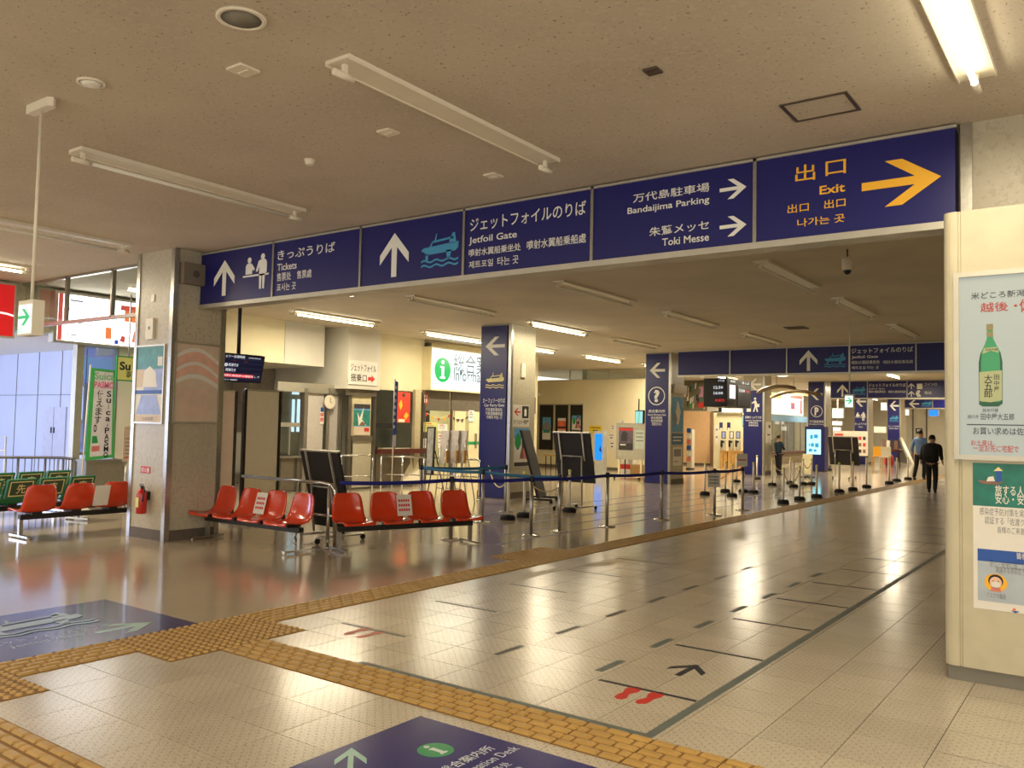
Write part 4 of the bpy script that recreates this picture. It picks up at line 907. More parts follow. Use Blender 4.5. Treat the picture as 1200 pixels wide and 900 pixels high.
# window in the annex side wall with daylight behind it
SKYW = emis('window_daylight', (232, 240, 255), 2.6)
q0, q1 = fb.px(86, 492), fb.px(101, 453)
b = B(fb); b.use(ALU)
for q in ((q0[0]-.06, q0[0], q0[1]-.06, q1[1]+.06), (q1[0], q1[0]+.06, q0[1]-.06, q1[1]+.06), (q0[0], q1[0], q0[1]-.06, q0[1]), (q0[0], q1[0], q1[1], q1[1]+.06)): b.box(*q, -.1, .05)
wn = setting('window_1', b); B(fb).box(q0[0], q1[0], q0[1], q1[1], -.06, .004).build('pane', SKYW, wn)
for k_, xx in enumerate((.25, .55)):
    B(fb).poly([(q0[0]+(q1[0]-q0[0])*(xx+.12*math.sin(i*.7)), q0[1]+(q1[1]-q0[1])*i/8) for i in range(9)]+[(q0[0]+(q1[0]-q0[0])*(xx+.06+.12*math.sin(i*.7)), q0[1]+(q1[1]-q0[1])*i/8) for i in range(8, -1, -1)], .005, .01).build('curtain_fold', BLUISH, wn)
b = B(); b.use(BLUISH); b.box(-15.62, -15.5, YB-.0, YB+.3, 0, 3.0); b.box(-15.6, XW-.2, YB, YB+.2, 0, 3.0); setting('wall_annex_return', b)
# tubular trolley frame in the annex
t = thing('tube_frame', 'small white tubular frame standing in front of the annex wall at the left edge', 'frame', (PY(0, 520, YB-1).x, YB-1, 0))
q0, q1 = PY(-8, 527, YB-1), PY(7, 512, YB-1)
B().tube([(q0.x, YB-1, 0), (q0.x, YB-1, q1.z), (q1.x, YB-1, q1.z), (q1.x, YB-1, 0)], .02).tube([(q0.x, YB-1, q0.z), (q1.x, YB-1, q0.z)], .015).build('tubes', WPLAS, t, True)
# second opening right of the jamb: glass screen, stainless counter, yellow sign, notice post
y0, y1 = 7.32, 7.95
t = thing('glass_screen', 'bluish glass screen with a steel frame between jamb and cream wall', 'glass partition', (XW-.03, (y0+y1)/2, 0))
GB = glass('blue_glass', (.62, .68, .82), .05, .2)
B().box(XW-.05, XW-.03, y0+.03, y1-.03, .9, HB).build('pane', GB, t, True); B().box(XW-.06, XW, y0, y1, .86, .9).build('rail', STEEL, t, True); B().box(XW-.06, XW, y1-.03, y1, 0, HB).build('post', STEEL, t, True)
q0, q1 = PX(99, 590, -13.9), PX(148, 540, -13.9)
t = thing('steel_counter', 'low brushed steel counter box behind the green seats', 'counter', (-14.0, (q0.y+q1.y)/2, 0))
B().box(-14.2, -13.9, q0.y, q1.y, .06, q1.z).build('body', STEEL, t, True); B().box(-14.22, -13.88, q0.y-.02, q1.y+.02, q1.z, q1.z+.03).build('top', STEEL, t, True); B().box(-14.18, -13.93, q0.y+.03, q1.y-.03, 0, .06).build('plinth', BLK, t, True)
fy = FE(-13.8); YLW = mat('sign_pale_yellow', (214, 216, 130), .5)
q = bx(fy, 136, 446, 190, 421); t = thing('direction_sign', 'pale yellow sign with a green border half hidden by the near column', 'sign', (-13.8, (q[0]+q[2])/2, q[1]))
B(fy).box(q[0], q[2], q[1], q[3], -.03, 0).build('border', GREENP, t, True); B(fy).box(q[0]+.02, q[2]-.02, q[1]+.02, q[3]-.02, 0, .003).build('plate', YLW, t, True)
tpx(t, 'Su', fy, (140, 433.5), (153, 424.5), m=BLACK, z=.005, bold=.03); tpx(t, '専', fy, (147.5, 443), (154, 435), m=BLACK, z=.005)
B(fy).box(q[0]+.2, q[0]+.22, q[3], CEIL, -.02, 0).box(q[2]-.12, q[2]-.1, q[3], CEIL, -.02, 0).build('hanger', STEEL, t, True)
fy = FE(-13.0)
q = bx(fy, 143, 541, 156, 500); t = thing('notice_stand', 'small beige notice on a thin steel post left of the near column', 'notice', (-13.0, (q[0]+q[2])/2, 0))
b = B(fy); b.use(BEIGEP).box(q[0], q[2], q[1], q[3], 0, .01)
for i in range(6): b.use(GREYP if i else RED).box(q[0]+.03, q[2]-.04, q[1]+.06+.06*i, q[1]+.075+.06*i, .01, .012)
b.build('plate', None, t, True); B().cyl((-13.02, (q[0]+q[2])/2, .02), (-13.02, (q[0]+q[2])/2, q[1]+.05), .018).lathe([(.12, 0), (.12, .015), (.02, .025)], 16, (-13.02, (q[0]+q[2])/2)).build('post', STEEL, t, True)
# tall vertical flag
fn = FE(-13.35); GF = mat('flag_green', (66, 176, 92), .7, bump=.1); WF = mat('flag_white', (216, 216, 222), .7)
A0, A1, A2, A3 = fn.px(107, 431), fn.px(135, 434), fn.px(133.5, 536), fn.px(99, 540)
t = thing('banner_flag', 'tall white vertical banner flag with green border and black vertical lettering', 'banner', (-13.37, A3[0]+.02, 0))
b = B(fn); b.use(GF).poly([A3, A2, A1, A0], 0, .006)
def lerp2(p, q_, f_): return (p[0]+(q_[0]-p[0])*f_, p[1]+(q_[1]-p[1])*f_)
def inn(u_, v_): return lerp2(lerp2(A3, A2, u_), lerp2(A0, A1, u_), v_)
b.use(WF).poly([inn(.16, .035), inn(.9, .035), inn(.9, .97), inn(.16, .97)], .006, .001)
b.use(GREENP).poly([inn(.2, .18), inn(.42, .18), inn(.36, .26), inn(.2, .26)], .007, .001); b.use(mat('rose_print', (206, 120, 116), .5)).poly([inn(.2, .09), inn(.48, .09), inn(.48, .15), inn(.2, .15)], .007, .001)
b.build('cloth', None, t, True)
fx0 = A3[0]+.02; B().cyl((-13.37, A0[0]-.005, A0[1]+.05), (-13.37, fx0-.06, .03), .012).build('pole', WPLAS, t, True)
B().lathe([(.16, 0), (.17, .03), (.12, .06), (.02, .07)], 16, (-13.37, fx0-.06)).build('water_base', WPLAS, t, True)
tpx(t, 'Suica', fn, (110.5, 444.5), (134, 437.5), m=mat('mint_print', (120, 190, 140), .5), z=.009, bold=.02); tpx(t, 'PASMO', fn, (110, 454.5), (133.5, 448), m=mat('pink_letter', (226, 110, 160), .5), z=.009, bold=.03)
for i, ch in enumerate('使えます。'): tpx(t, ch, fn, (113.5-1.1*i, 466.5+10*i), (121.5-1.1*i-(4 if ch == '。' else 0), 457.5+10*i), m=BLACK, z=.009, bold=.025)
for i, ch in enumerate('Suica・PASMO'): tpx(t, ch, fn, (124.7-.4*i+(2.4 if ch in 'i・' else 0), 465+7.15*i), (130.3-.4*i-(2.2 if ch in 'i・' else 0), 458.3+7.15*i+(2 if ch in 'uca' else 0)+(2 if ch == '・' else 0)), m=BLACK, z=.009, bold=.02)
# ================================================================= OFFICE FRONT BEHIND THE ORANGE SEATS
# hanging departure screen
NS = emis('screen_navy', (14, 18, 48), .8); SWH = emis('screen_white', (230, 232, 240), 1.2); SRD = emis('screen_red', (214, 50, 40), 1.3); SDR = emis('screen_dark_red', (120, 50, 50), .8); SLN = emis('screen_line', (60, 70, 110), .8)
ft = FE(-11.2); p1_, p2_, p3_, p4_ = ft.px(245, 446), ft.px(302.5, 449), ft.px(310.5, 418.5), ft.px(245, 411)
t = thing('departure_screen', 'hanging navy departure screen with white and red rows, right of the near column', 'screen', (-11.23, (p1_[0]+p2_[0])/2, p1_[1]))
y0, y1, z0, z1 = p1_[0]-.25, ft.px(306, 432)[0], (p1_[1]+p2_[1])/2, (p3_[1]+p4_[1])/2
tl = math.radians(12); fq = Fr((-11.2, y0, z0), (0, 1, 0), (math.sin(tl), 0, math.cos(tl))); Wq, Hq = y1-y0, (z1-z0)
B(fq).box(0, Wq, 0, Hq, -.07, 0).build('housing', BLK, t, True)
b = B(fq); b.use(NS).box(.02, Wq-.02, .02, Hq-.02, 0, .004); b.use(SLN)
for r_ in (.13, .32, .5, .68, .82): b.box(.03, Wq-.03, Hq*r_, Hq*r_+.004, .004, .005)
b.use(SRD).box(Wq*.3, Wq*.86, Hq*.17, Hq*.29, .004, .005); b.build('display', None, t, True)
def scr(s_, x0, y0_, x1, y1_, m=SWH, bd=.01): text(t, s_, fq, (Wq*x0, Hq*y0_, Wq*x1, Hq*y1_), m=m, z=.007, bold=bd, res=2)
scr('カーフェリー出港時刻', .26, .86, .68, .96, bd=.03); scr('CAR FERRY DEPARTURE', .74, .88, .93, .92); scr('16:00', .24, .54, .44, .66, bd=.04); scr('両津行き', .45, .55, .6, .66, bd=.03); scr('19:30', .24, .36, .4, .48, bd=.04); scr('両津行き', .42, .37, .57, .48, bd=.03)
scr('自動改札乗船券の確認をして', .34, .19, .96, .27, m=SWH); scr('カーフェリー発着案内', .36, .05, .62, .1); scr('便名', .26, .72, .34, .78, SDR); scr('行先', .48, .72, .56, .78, SDR); scr('備考', .68, .72, .74, .78, SDR)
ym = PX(280, 400, -11.24).y
B().cyl((-11.24, ym, z1-.05), (-11.24, ym, CEIL), .03).build('pole', BLK, t, True); B().lathe([(.1, CEIL-.02), (.1, CEIL)], 16, (-11.24, ym)).build('ceiling_flange', BLK, t, True)
# beige partition boards on castors
BOARD = mat('board_beige', (230, 222, 194), .7, var=.03); BOARDP = mat('board_pinkish', (214, 194, 178), .7, var=.03)
fbX = -10.6
def pboard(label, pxl, pxr, pyt, pyb, X, m, dark_left=True):
    fr = FE(X); q0, q1 = fr.px(pxl, pyb), fr.px(pxr, pyt); q0 = (q0[0], .12)
    t = thing('partition_board', label, 'partition board', (X-.02, (q0[0]+q1[0])/2, 0))
    B(fr).box(q0[0]+.02, q1[0]-.02, q0[1], q1[1], -.03, 0).build('board', m, t, True)
    for y in (q0[0], q1[0]): B(fr).box(y-.022, y+.022, .06, q1[1]+.02, -.04, .012).build('post', mat('dark_post', (34, 30, 28), .4, .3), t, True)
    B(fr).box(q0[0], q1[0], q1[1], q1[1]+.03, -.035, .005).build('top_rail', ALU, t, True)
    for y in (q0[0], q1[0]):
        B(fr).box(y-.02, y+.02, .05, .08, -.25, .2).build('foot', BLK, t, True)
        for n in (-.22, .17): B(fr).cyl((y-.015, .03, n), (y+.015, .03, n), .03).build('castor', RUB, t, True)
pboard('tall pinkish partition board half hidden by the near column', 240, 277, 460, 600, -10.9, BOARDP)
pboard('tall beige partition board on castors behind the orange seats', 283, 328.5, 460, 600, -10.55, BOARD)
# office front: steel frames, wall panels, clock, posters
OF = FE(-14.3); WP2 = mat('office_panel', (190, 184, 176), .6, var=.06, scale=20); DST = mat('steel_dark', (128, 120, 106), .35, .6, var=.08)
ofr = thing('office_front', 'steel framed office front with grey panels and a glazed door under the cream header', 'shop front', (-14.35, 12.2, 0))
def opx(name, x0, y0, x1, y1, m, d0=-.05, d1=0, z0=None, fr=OF):
    q = bx(fr, x0, y0, x1, y1); return B(fr).box(q[0], q[2], q[1] if z0 is None else z0, q[3], d0, d1).build(name, m, ofr, True)
opx('top_rail', 324, 458, 408, 452.5, ALU, -.08, .04)
opx('steel_post', 352.5, 540, 359.5, 455, STEEL, -.08, .06, 0); opx('wall_panel', 360, 534, 381, 456, WP2, -.06, -.03, .3); opx('steel_post', 380.5, 540, 384.5, 455, STEEL, .0, .07, 0); opx('wall_panel', 385, 534, 400, 456, WP2, -.06, -.03, .3)
opx('conduit', 395.5, 540, 397, 456, STEEL, -.02, .01, .2); opx('conduit', 398.5, 540, 400.5, 456, STEEL, -.02, .01, .2); opx('steel_post', 402, 540, 408.5, 456, STEEL, -.06, .04, 0)
opx('lower_panel', 327, 620, 345, 536, DST, -.06, -.01, 0.05); opx('lower_panel', 346, 620, 362, 536, DST, -.06, -.01, .05); opx('lower_panel', 363, 620, 408, 536, DST, -.06, -.01, .05); opx('sill', 325, 537, 408, 533, STEEL, -.1, .04)
opx('window_bar', 329, 500, 352, 495.5, ALU, -.05, 0); opx('window_bar', 338.5, 533, 340.5, 500, ALU, -.05, 0)
lit = emis('office_daylight', (206, 232, 244), 1.5); q0 = FE(-16.66)
for n_, (xa, xb, ya, yb) in enumerate(((341, 345, 506, 468), (347, 351, 506, 468), (342, 350, 462, 455))):
    q = bx(q0, xa, ya, xb, yb); B(q0).box(q[0], q[2], q[1], q[3], 0, .03).build('bright_pane', lit, ofr, True)
opx('clear_pane', 327, 533, 352, 458, GLASS, -.03, -.025)
# door with poster, window, counter (bay side)
OB = FE(-13.95)
def bpx(name, x0, y0, x1, y1, m, d0=-.05, d1=0, z0=None): return opx(name, x0, y0, x1, y1, m, d0, d1, z0, OB)
bpx('door_jamb', 407, 600, 412, 457, DST, -.06, .03, 0); bpx('door_jamb', 436, 600, 440.5, 457, DST, -.06, .03, 0); bpx('door_head', 407, 463, 440, 457, DST, -.06, .03); bpx('door_rail', 412, 517, 436, 511, DST, -.04, .01); bpx('door_glass', 412, 511, 436, 463, mat('frosted_cream', (206, 196, 160), .3), -.03, -.02); bpx('door_glass', 412, 600, 436, 517, mat('frosted_low', (180, 174, 152), .3), -.03, -.02, .05)
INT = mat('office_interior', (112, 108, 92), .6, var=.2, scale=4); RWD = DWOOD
bpx('window_pane', 441, 525, 460, 458, GLASS, -.03, -.02); bpx('window_post', 460, 600, 463.5, 457, DST, -.05, .02, 0); bpx('window_pane', 463.5, 525, 482, 458, GLASS, -.03, -.02); bpx('wide_post', 482, 600, 492.5, 457, mat('post_tan', (176, 164, 130), .5), -.05, .04, 0); bpx('narrow_post', 493, 600, 497, 457, DST, -.05, .02, 0)
bpx('counter_shelf', 440, 531.5, 491, 525.5, RWD, -.05, .22); bpx('counter_front', 440, 600, 482, 531, DST, -.06, -.03, .05); bpx('dark_rail', 441, 502, 462, 496, BLK, -.04, -.01)
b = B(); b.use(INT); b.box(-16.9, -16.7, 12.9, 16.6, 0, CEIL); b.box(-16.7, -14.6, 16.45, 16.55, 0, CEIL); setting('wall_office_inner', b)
def pxposter(label, fr, x0, y0, x1, y1, base, inner, name='poster', cat='poster', **k): o, kk = sheetp(label, fr, (x0, y0), (x1, y1), base, inner, name, cat, **k); INV[o] = Matrix.Identity(4); return o, kk
OBp = OB.off(.0)
pxposter('poster of a flying white bird over blue green water on the office door', OBp, 414, 510, 434, 474, SKYP, [(DARKP, R_(0, .85, 1, 1)), (SEAT, R_(0, .3, 1, .8)), (PAPER, [(.2, .75), (.35, .55), (.6, .9), (.5, .5), (.8, .3), (.45, .4), (.3, .3)]), (BEIGEP, R_(0, 0, 1, .28)), (BROWNP, [(.3, .3), (.5, .45), (.75, .35)]), (RED, R_(.65, .12, .95, .24))])
pxposter('red and yellow poster with round fruit shapes behind the blue flag', OBp, 465, 495, 481, 460, mat('poster_red', (206, 62, 40), .5), [(YEL, R_(.1, .0, .6, .12)), (YEL, [(.1, .6), (.3, .75), (.4, .55), (.25, .4)]), (PAPER, R_(.1, .02, .6, .1)), (DARKP, [(.3, .9), (.5, .98), (.6, .9), (.5, .82)]), (YEL, [(.5, .2), (.7, .35), (.9, .25), (.7, .1)])])
pxposter('narrow blue and pink notice on the office wall panel beside the clock', OF.off(-.02), 374.5, 497, 379.8, 477, PAPER, [(BLUEP, R_(.1, .72, .9, .98)), (mat('rose_print', (206, 120, 116), .5), R_(.1, .45, .9, .66)), (mat('rose_print', (206, 120, 116), .5), R_(.1, .15, .9, .38))], 'notice', 'notice')
q = OF.off(.08).px(386, 471); t = thing('wall_clock', 'small round white clock fixed to the steel post of the office front', 'clock', (-14.22, q[0], q[1]-.12))
B(OF.off(.075)).disc(q[0], q[1], .15, 0, .03, 28).build('case', WPLAS, t, True); B(OF.off(.106)).box(q[0]-.006, q[0]+.006, q[1], q[1]+.09, 0, .004).build('hand', BLK, t, True); B(OF.off(.106)).poly([(q[0], q[1]+.008), (q[0]+.07, q[1]-.03), (q[0], q[1]-.008)], 0, .004).build('hand', BLK, t, True)
# white boarding gate board on the bay
fbay = FE(-13.85); q = bx(fbay, 408, 455, 441, 420.5); q = (fbay.px(408, 450)[0], fbay.px(408, 450)[1], fbay.px(441, 450)[0], fbay.px(408, 421.5)[1])
t = thing('gate_board', 'white board with black lettering and a red arrow on the cream bay wall', 'sign', (-13.84, (q[0]+q[2])/2, q[1]))
B(fbay).box(*[q[0], q[2], q[1], q[3]], 0, .02).build('plate', PAPER, t, True); w_, h_ = q[2]-q[0], q[3]-q[1]
text(t, 'ジェットフォイル', fbay.off(.02), (q[0]+.05*w_, q[1]+.55*h_, q[0]+.95*w_, q[1]+.86*h_), m=BLACK, bold=.03); text(t, '搭乗口', fbay.off(.02), (q[0]+.06*w_, q[1]+.13*h_, q[0]+.62*w_, q[1]+.45*h_), m=BLACK, bold=.03)
B(fbay.off(.02)).poly(fit(rotp([(.5, 1), (1, .5), (.72, .5), (.72, 0), (.28, 0), (.28, .5), (0, .5)], 1), q[0]+.67*w_, q[1]+.12*h_, w_*.25, h_*.32), .001, .003).build('arrow_symbol', RED, t, True)
# ---------------------------------------------------------------- information desk
XI = -14.0; fi = FE(XI); q = bx(fi, 505.5, 456, 627, 408); zt = fi.px(505.5, 407.5)[1]; zb = fi.px(505.5, 455)[1]
IW = emis('info_white', (228, 248, 250), 2.1); IG = emis('info_green', (0, 190, 90), 1.0); IK = emis('info_grey', (110, 130, 140), .5)
t = thing('information_sign', 'large lit white sign with a green i disc above the information desk', 'sign', (XI-.15, (q[0]+q[2])/2, zb))
B().box(XW, XI, q[0]-.03, q[2]+.03, zb-.04, zt+.04).build('housing', CREAM, t, True); B(fi).box(q[0], q[2], zb, zt, 0, .006).build('lit_face', IW, t, True)
c_ = fi.px(518.5, 433.5); rr = (fi.px(528, 433.5)[0]-fi.px(509, 433.5)[0])/2; B(fi).disc(c_[0], c_[1], rr, .006, .004, 32).build('disc', IG, t, True)
b = B(fi); b.disc(c_[0], c_[1]+rr*.62, rr*.17, .010, .003, 16); b.build('letter_i_dot', IW, t, True)
B(fi).poly([(c_[0]-rr*.3, c_[1]+rr*.3), (c_[0]+rr*.16, c_[1]+rr*.3), (c_[0]+rr*.16, c_[1]-rr*.55), (c_[0]+rr*.32, c_[1]-rr*.55), (c_[0]+rr*.32, c_[1]-rr*.7), (c_[0]-rr*.32, c_[1]-rr*.7), (c_[0]-rr*.32, c_[1]-rr*.55), (c_[0]-rr*.14, c_[1]-rr*.55), (c_[0]-rr*.14, c_[1]+rr*.15), (c_[0]-rr*.3, c_[1]+rr*.15)], .010, .003).build('letter_i_stem', IW, t, True)
tpx(t, '総合案内所', fi, (531, 437), (594, 421), m=IK, z=.012, bold=.02); tpx(t, 'Information Desk', fi, (531, 446), (600, 439), m=IK, z=.012)
inf = thing('information_desk_front', 'steel and glass front of the information desk under the lit sign', 'shop front', (XW+.05, 17.5, 0)); ofr = inf
FI = FE(XW+.06)
def ipx(name, x0, y0, x1, y1, m, d0=-.05, d1=0, z0=None): return opx(name, x0, y0, x1, y1, m, d0, d1, z0, FI)
ipx('upper_panel', 499, 481, 527.5, 458, DST); ipx('upper_panel', 529, 481, 562, 461, DST); ipx('upper_panel', 563, 482, 628, 466, DST)
ipx('steel_post', 495, 580, 499, 458, DST, -.06, .02, 0); ipx('steel_post', 527, 580, 530, 481, DST, -.06, .02, 0); ipx('steel_post', 562, 580, 565, 481, DST, -.06, .02, 0)
ipx('lower_front', 499, 590, 527, 548, CREAM, -.06, 0, 0); ipx('pane', 499, 547, 527, 482, GLASS, -.03, -.02); ipx('door', 531, 585, 546, 482, CREAM, -.04, -.01, 0); ipx('door', 548, 585, 562, 482, CREAM, -.04, -.01, 0); ipx('green_band', 548, 521, 562, 517.5, GREENP, -.01, -.006); ipx('door_handle', 556.5, 525, 558, 508, STEEL, -.01, .03)
b = B(); b.use(CREAM); b.box(-17.3, -17.1, 16.6, PX(627, 440, XW).y, 0, CEIL); setting('wall_information_room', b)
area('information_room_light', (-15.8, 18.6, CEIL-.1), (1.2, 2.5), 60, (1, .9, .66))
area('office_room_light', (-15.6, 14.4, CEIL-.1), (.8, 1.5), 14, (1, .93, .8))
FIp = FI.off(.004)
pxposter('orange red notice at the top corner of the information desk front', FIp, 496, 473, 501.5, 461, RED, [(WHITE, [(.3, .1), (.7, .1), (.85, .3), (.7, .5), (.3, .5), (.15, .3)]), (RED, R_(.35, .2, .65, .4)), (PAPER, R_(.2, .6, .8, .85))], 'notice', 'notice')
for (x0, y0, x1, y1, m, l) in ((495.5, 506, 512, 495, mat('lime_print', (206, 210, 120), .5), 'lime green notice on the information desk window'), (496, 525, 501, 514, PAPER, 'small white notice low on the information desk window'), (512.5, 505, 524.5, 497, PAPER, 'pale leaflet beside the lime green notice on the information desk window'), (549, 494, 555.5, 481, mat('pale_blue_paper', (190, 210, 216), .5), 'pale blue notice on the information desk door'), (513, 525, 519, 508, PAPER, 'white notice behind the wrapped display panels')): pxposter(l, FIp.off(.004), x0, y0, x1, y1, m, [(GREYP, R_(.15, .6, .8, .68)), (GREYP, R_(.15, .35, .7, .42)), (RED, R_(.2, .78, .6, .88))], 'notice', 'notice')
# bunting
for lab, pts_ in (('string of small orange paper pennants across the information desk window', [(500, 484), (507, 488), (514, 490), (521, 489), (526, 486)]), ('string of dark paper pennants on the cream information desk door', [(532, 489), (537, 491), (542, 491), (547, 488)])):
    fr = FI.off(.012); P_ = [fr.px(*p_) for p_ in pts_]; t = thing('bunting', lab, 'bunting', (XW+.09, P_[0][0], P_[0][1]))
    B().tube([tuple(fr.m @ Vector((p_[0], p_[1], .0))) for p_ in P_], .006, 5).build('string', CREAMP, t, True)
    for i, p_ in enumerate(P_): B(fr).poly([(p_[0]-.05, p_[1]), (p_[0]+.05, p_[1]), (p_[0], p_[1]-.1)], 0, .003).build('pennant', YEL if 'orange' in lab and i % 2 else (RED if 'orange' in lab else DARKP), t, True)
# ---------------------------------------------------------------- blue flag with white base
fn2 = FE(-10.9); t = thing('banner_flag', 'narrow dark blue vertical flag on a white octagonal base', 'banner', (-10.9, fn2.px(460, 570)[0], 0))
a0 = fn2.px(459, 524); a1 = fn2.px(463.5, 446.5); a2 = fn2.px(466.5, 448); a3 = fn2.px(463.5, 523)
yb_ = PZ(460.5, 576, .02).y; Xb = -10.9
b = B(fn2); b.use(BLUEP).poly([a0, a3, a2, a1], 0, .006); 
b.use(WF).poly([a0, a3, lerp2(a3, a2, .18), lerp2(a0, a1, .18)], .006, .001)
for i in range(7): b.use(WF).poly([lerp2(a0, a1, .28+.1*i), lerp2(lerp2(a0, a1, .28+.1*i), lerp2(a3, a2, .28+.1*i), .5), lerp2(lerp2(a0, a1, .33+.1*i), lerp2(a3, a2, .33+.1*i), .5), lerp2(a0, a1, .33+.1*i)], .006, .001)
b.build('cloth', None, t, True)
yp = fn2.px(460, 560)[0]; B().cyl((Xb-.015, yp, .1), (Xb-.015, a1[0], a1[1]+.04), .013).build('pole', WPLAS, t, True)
B().lathe([(.26, 0), (.26, .10), (.16, .14), (.03, .15)], 8, (Xb-.015, yp)).build('octagonal_base', WPLAS, t, True)
# chrome barrier rails before the counter
P = [PZ(441, 532, .86), PZ(563, 535, .86)]
def rail2(label, xa, ya, xb, yb, z, n=3, zm=.45):
    p_, q_ = PZ(xa, ya, z), PZ(xb, yb, z); path = [(p_.x, p_.y, z), (q_.x, q_.y, z)]
    posts = [(p_.x+(q_.x-p_.x)*i/(n-1), p_.y+(q_.y-p_.y)*i/(n-1)) for i in range(n)]
    return rail(label, path, posts, .018, mid=[(p_.x, p_.y, zm), (q_.x, q_.y, zm)], z=z)
rail2('low chrome double rail in front of the red counter', 447, 534.5, 497, 536, .82)
rail2('chrome double rail behind the three wrapped panels', 499, 536, 562, 539, .80)
rail2('thin chrome rail in front of the office lower panels', 400, 533.5, 437, 534, .86, 2)
# leaning beige board under the counter
q = PZ(463, 600); fr = Fr(PZ(446, 566, .1), (.35, .94, 0), (-.25, .1, 1))
t = thing('leaning_board', 'beige board leaning in a dark frame under the red counter shelf', 'board', tuple(fr.o-Vector((0, 0, .1)))); B(fr).box(0, 1.05, 0, .85, -.02, 0).build('board', BOARD, t, True)
b = B(fr)
for s_ in (-.03, 1.05): b.box(s_, s_+.03, -.1, .88, -.03, .01)
b.build('side_strip', BLK, t, True)
# ---------------------------------------------------------------- display panels on stands
BB = mat('panel_black', (30, 25, 24), .7, var=.1, scale=30)
def black_board(label, p, rz, w_=.92, z0=.52, h_=1.0, tilt=.28, s=1.0):
    """rear side towards -Y local; top leans to -X... built in local axes"""
    t = thing('display_board', label, 'display board', p, rz)
    fr = Fr((0, 0, z0), (1, 0, 0), (0, math.sin(tilt), math.cos(tilt)))
    B(fr).box(-w_/2, w_/2, 0, h_, -.03, 0).build('panel', BB, t, True) if False else None
    INV[t] = Matrix.Identity(4)
    B(fr).box(-w_/2, w_/2, 0, h_, -.03, 0).build('panel', BB, t)
    b = B(fr); b.box(-w_/2-.012, w_/2+.012, h_-.005, h_+.014, -.035, .008); b.build('top_edge', ALU, t)
    for x in (-w_*.34, w_*.30): B(fr).box(x-.014, x+.014, h_*.45, h_, 0, .02).build('rear_bar', ALU, t)
    for x in (-w_*.28, w_*.26):
        B().tube([(x, math.tan(tilt)*h_*.52-.045, z0+h_*.52), (x, -.12, .1)], .016).build('leg', STEEL, t); B().tube([(x, -.38, .07), (x, .34, .07)], .014).build('foot_bar', STEEL, t)
        for y in (-.37, .33): B().cyl((x-.012, y, .035), (x+.012, y, .035), .034).build('castor', RUB, t)
    B().tube([(-w_*.28, math.tan(tilt)*h_*.52-.045, z0+h_*.52), (w_*.26, math.tan(tilt)*h_*.52-.045, z0+h_*.52)], .014).build('cross_bar', STEEL, t)
    INV[t] = (Matrix.Translation(Vector(p)) @ Matrix.Rotation(rz, 4, 'Z')).inverted()
    return t
pm = (PZ(650, 598)+PZ(693, 598))/2
black_board('black display board seen from behind on castors, before the blue screen kiosk', (pm.x, pm.y+.1, 0), math.radians(-3), .80, .50, .92, -.22)
pm = PZ(990, 561); black_board('small black display board on castors in front of the menu board, far up the hall', (pm.x, pm.y, 0), math.radians(-3), .95, .45, .95, -.24)
pm = PZ(392, 633); black_board('black display board leaning back steeply beside the rounded handrail', (pm.x-.05, pm.y, 0), math.radians(-6), .80, .16, 1.0, -.25)
p_ = PZ(636, 588); t = thing('display_board', 'black display board seen edge-on beside the column with the woman poster', 'display board', (p_.x, p_.y, 0))
B(Matrix.Rotation(math.radians(23), 4, 'Z')).add([(-.05, -.4, .1), (0, -.4, .1), (0, .4, .1), (-.05, .4, .1), (-.42, -.4, 1.42), (-.37, -.4, 1.42), (-.37, .4, 1.42), (-.42, .4, 1.42)], [(0, 3, 2, 1), (4, 5, 6, 7), (0, 1, 5, 4), (1, 2, 6, 5), (2, 3, 7, 6), (3, 0, 4, 7)]).build('panel', BB, t)
b = B(Matrix.Rotation(math.radians(23), 4, 'Z')); b.box(-.3, .25, -.35, -.32, .05, .09); b.box(-.3, .25, .32, .35, .05, .09); b.build('foot', BLK, t)
for y in (-.335, .335):
    for x in (-.28, .23): B(Matrix.Rotation(math.radians(23), 4, 'Z')).cyl((x, y-.012, .033), (x, y+.012, .033), .033).build('castor', RUB, t)
# three wrapped panels on easels and a narrow framed mirror board
WRAP = mat('wrapping_sheet', (196, 186, 176), .45, var=.1, scale=12, bump=.5)
def wrapped(label, xt, yt, xb, yb, w_px, Y, m=WRAP, legs=True):
    fr = FS(Y); T_, B0 = fr.px(xt, yt), fr.px(xb, yb); w_ = fr.px(xt+w_px, yt)[0]-T_[0]
    t = thing('wrapped_panel', label, 'panel', (B0[0]+w_/2, Y, 0))
    vs = []
    for (x, z), dy in ((B0, -.08), (T_, .12)):
        for xx in (x, x+w_):
            for n in (0, -.045): vs.append((xx, Y+dy+n, z))
    B().add(vs, [(0, 1, 5, 4), (2, 6, 7, 3), (1, 3, 7, 5), (0, 4, 6, 2), (4, 5, 7, 6), (0, 2, 3, 1)]).build('board', m, t, True)
    B().box(B0[0]+w_-.015, B0[0]+w_+.01, Y-.16, Y-.08, B0[1]+.02, B0[1]+.25).build('wood_corner', WOOD, t, True)
    for k_, s_ in ((.15, 0), (.85, 0)): B().tube([(B0[0]+w_*k_, Y-.10, B0[1]+.35), (B0[0]+w_*k_, Y-.25, .0)], .012).build('easel_leg', STEEL, t, True)
    B().tube([(B0[0]+w_*.5, Y, B0[1]+.45), (B0[0]+w_*.5, Y+.35, .0)], .012).build('easel_leg', STEEL, t, True)
    B().tube([(B0[0]+w_*.1, Y-.17, .28), (B0[0]+w_*.9, Y-.17, .28)], .010).build('easel_bar', STEEL, t, True)
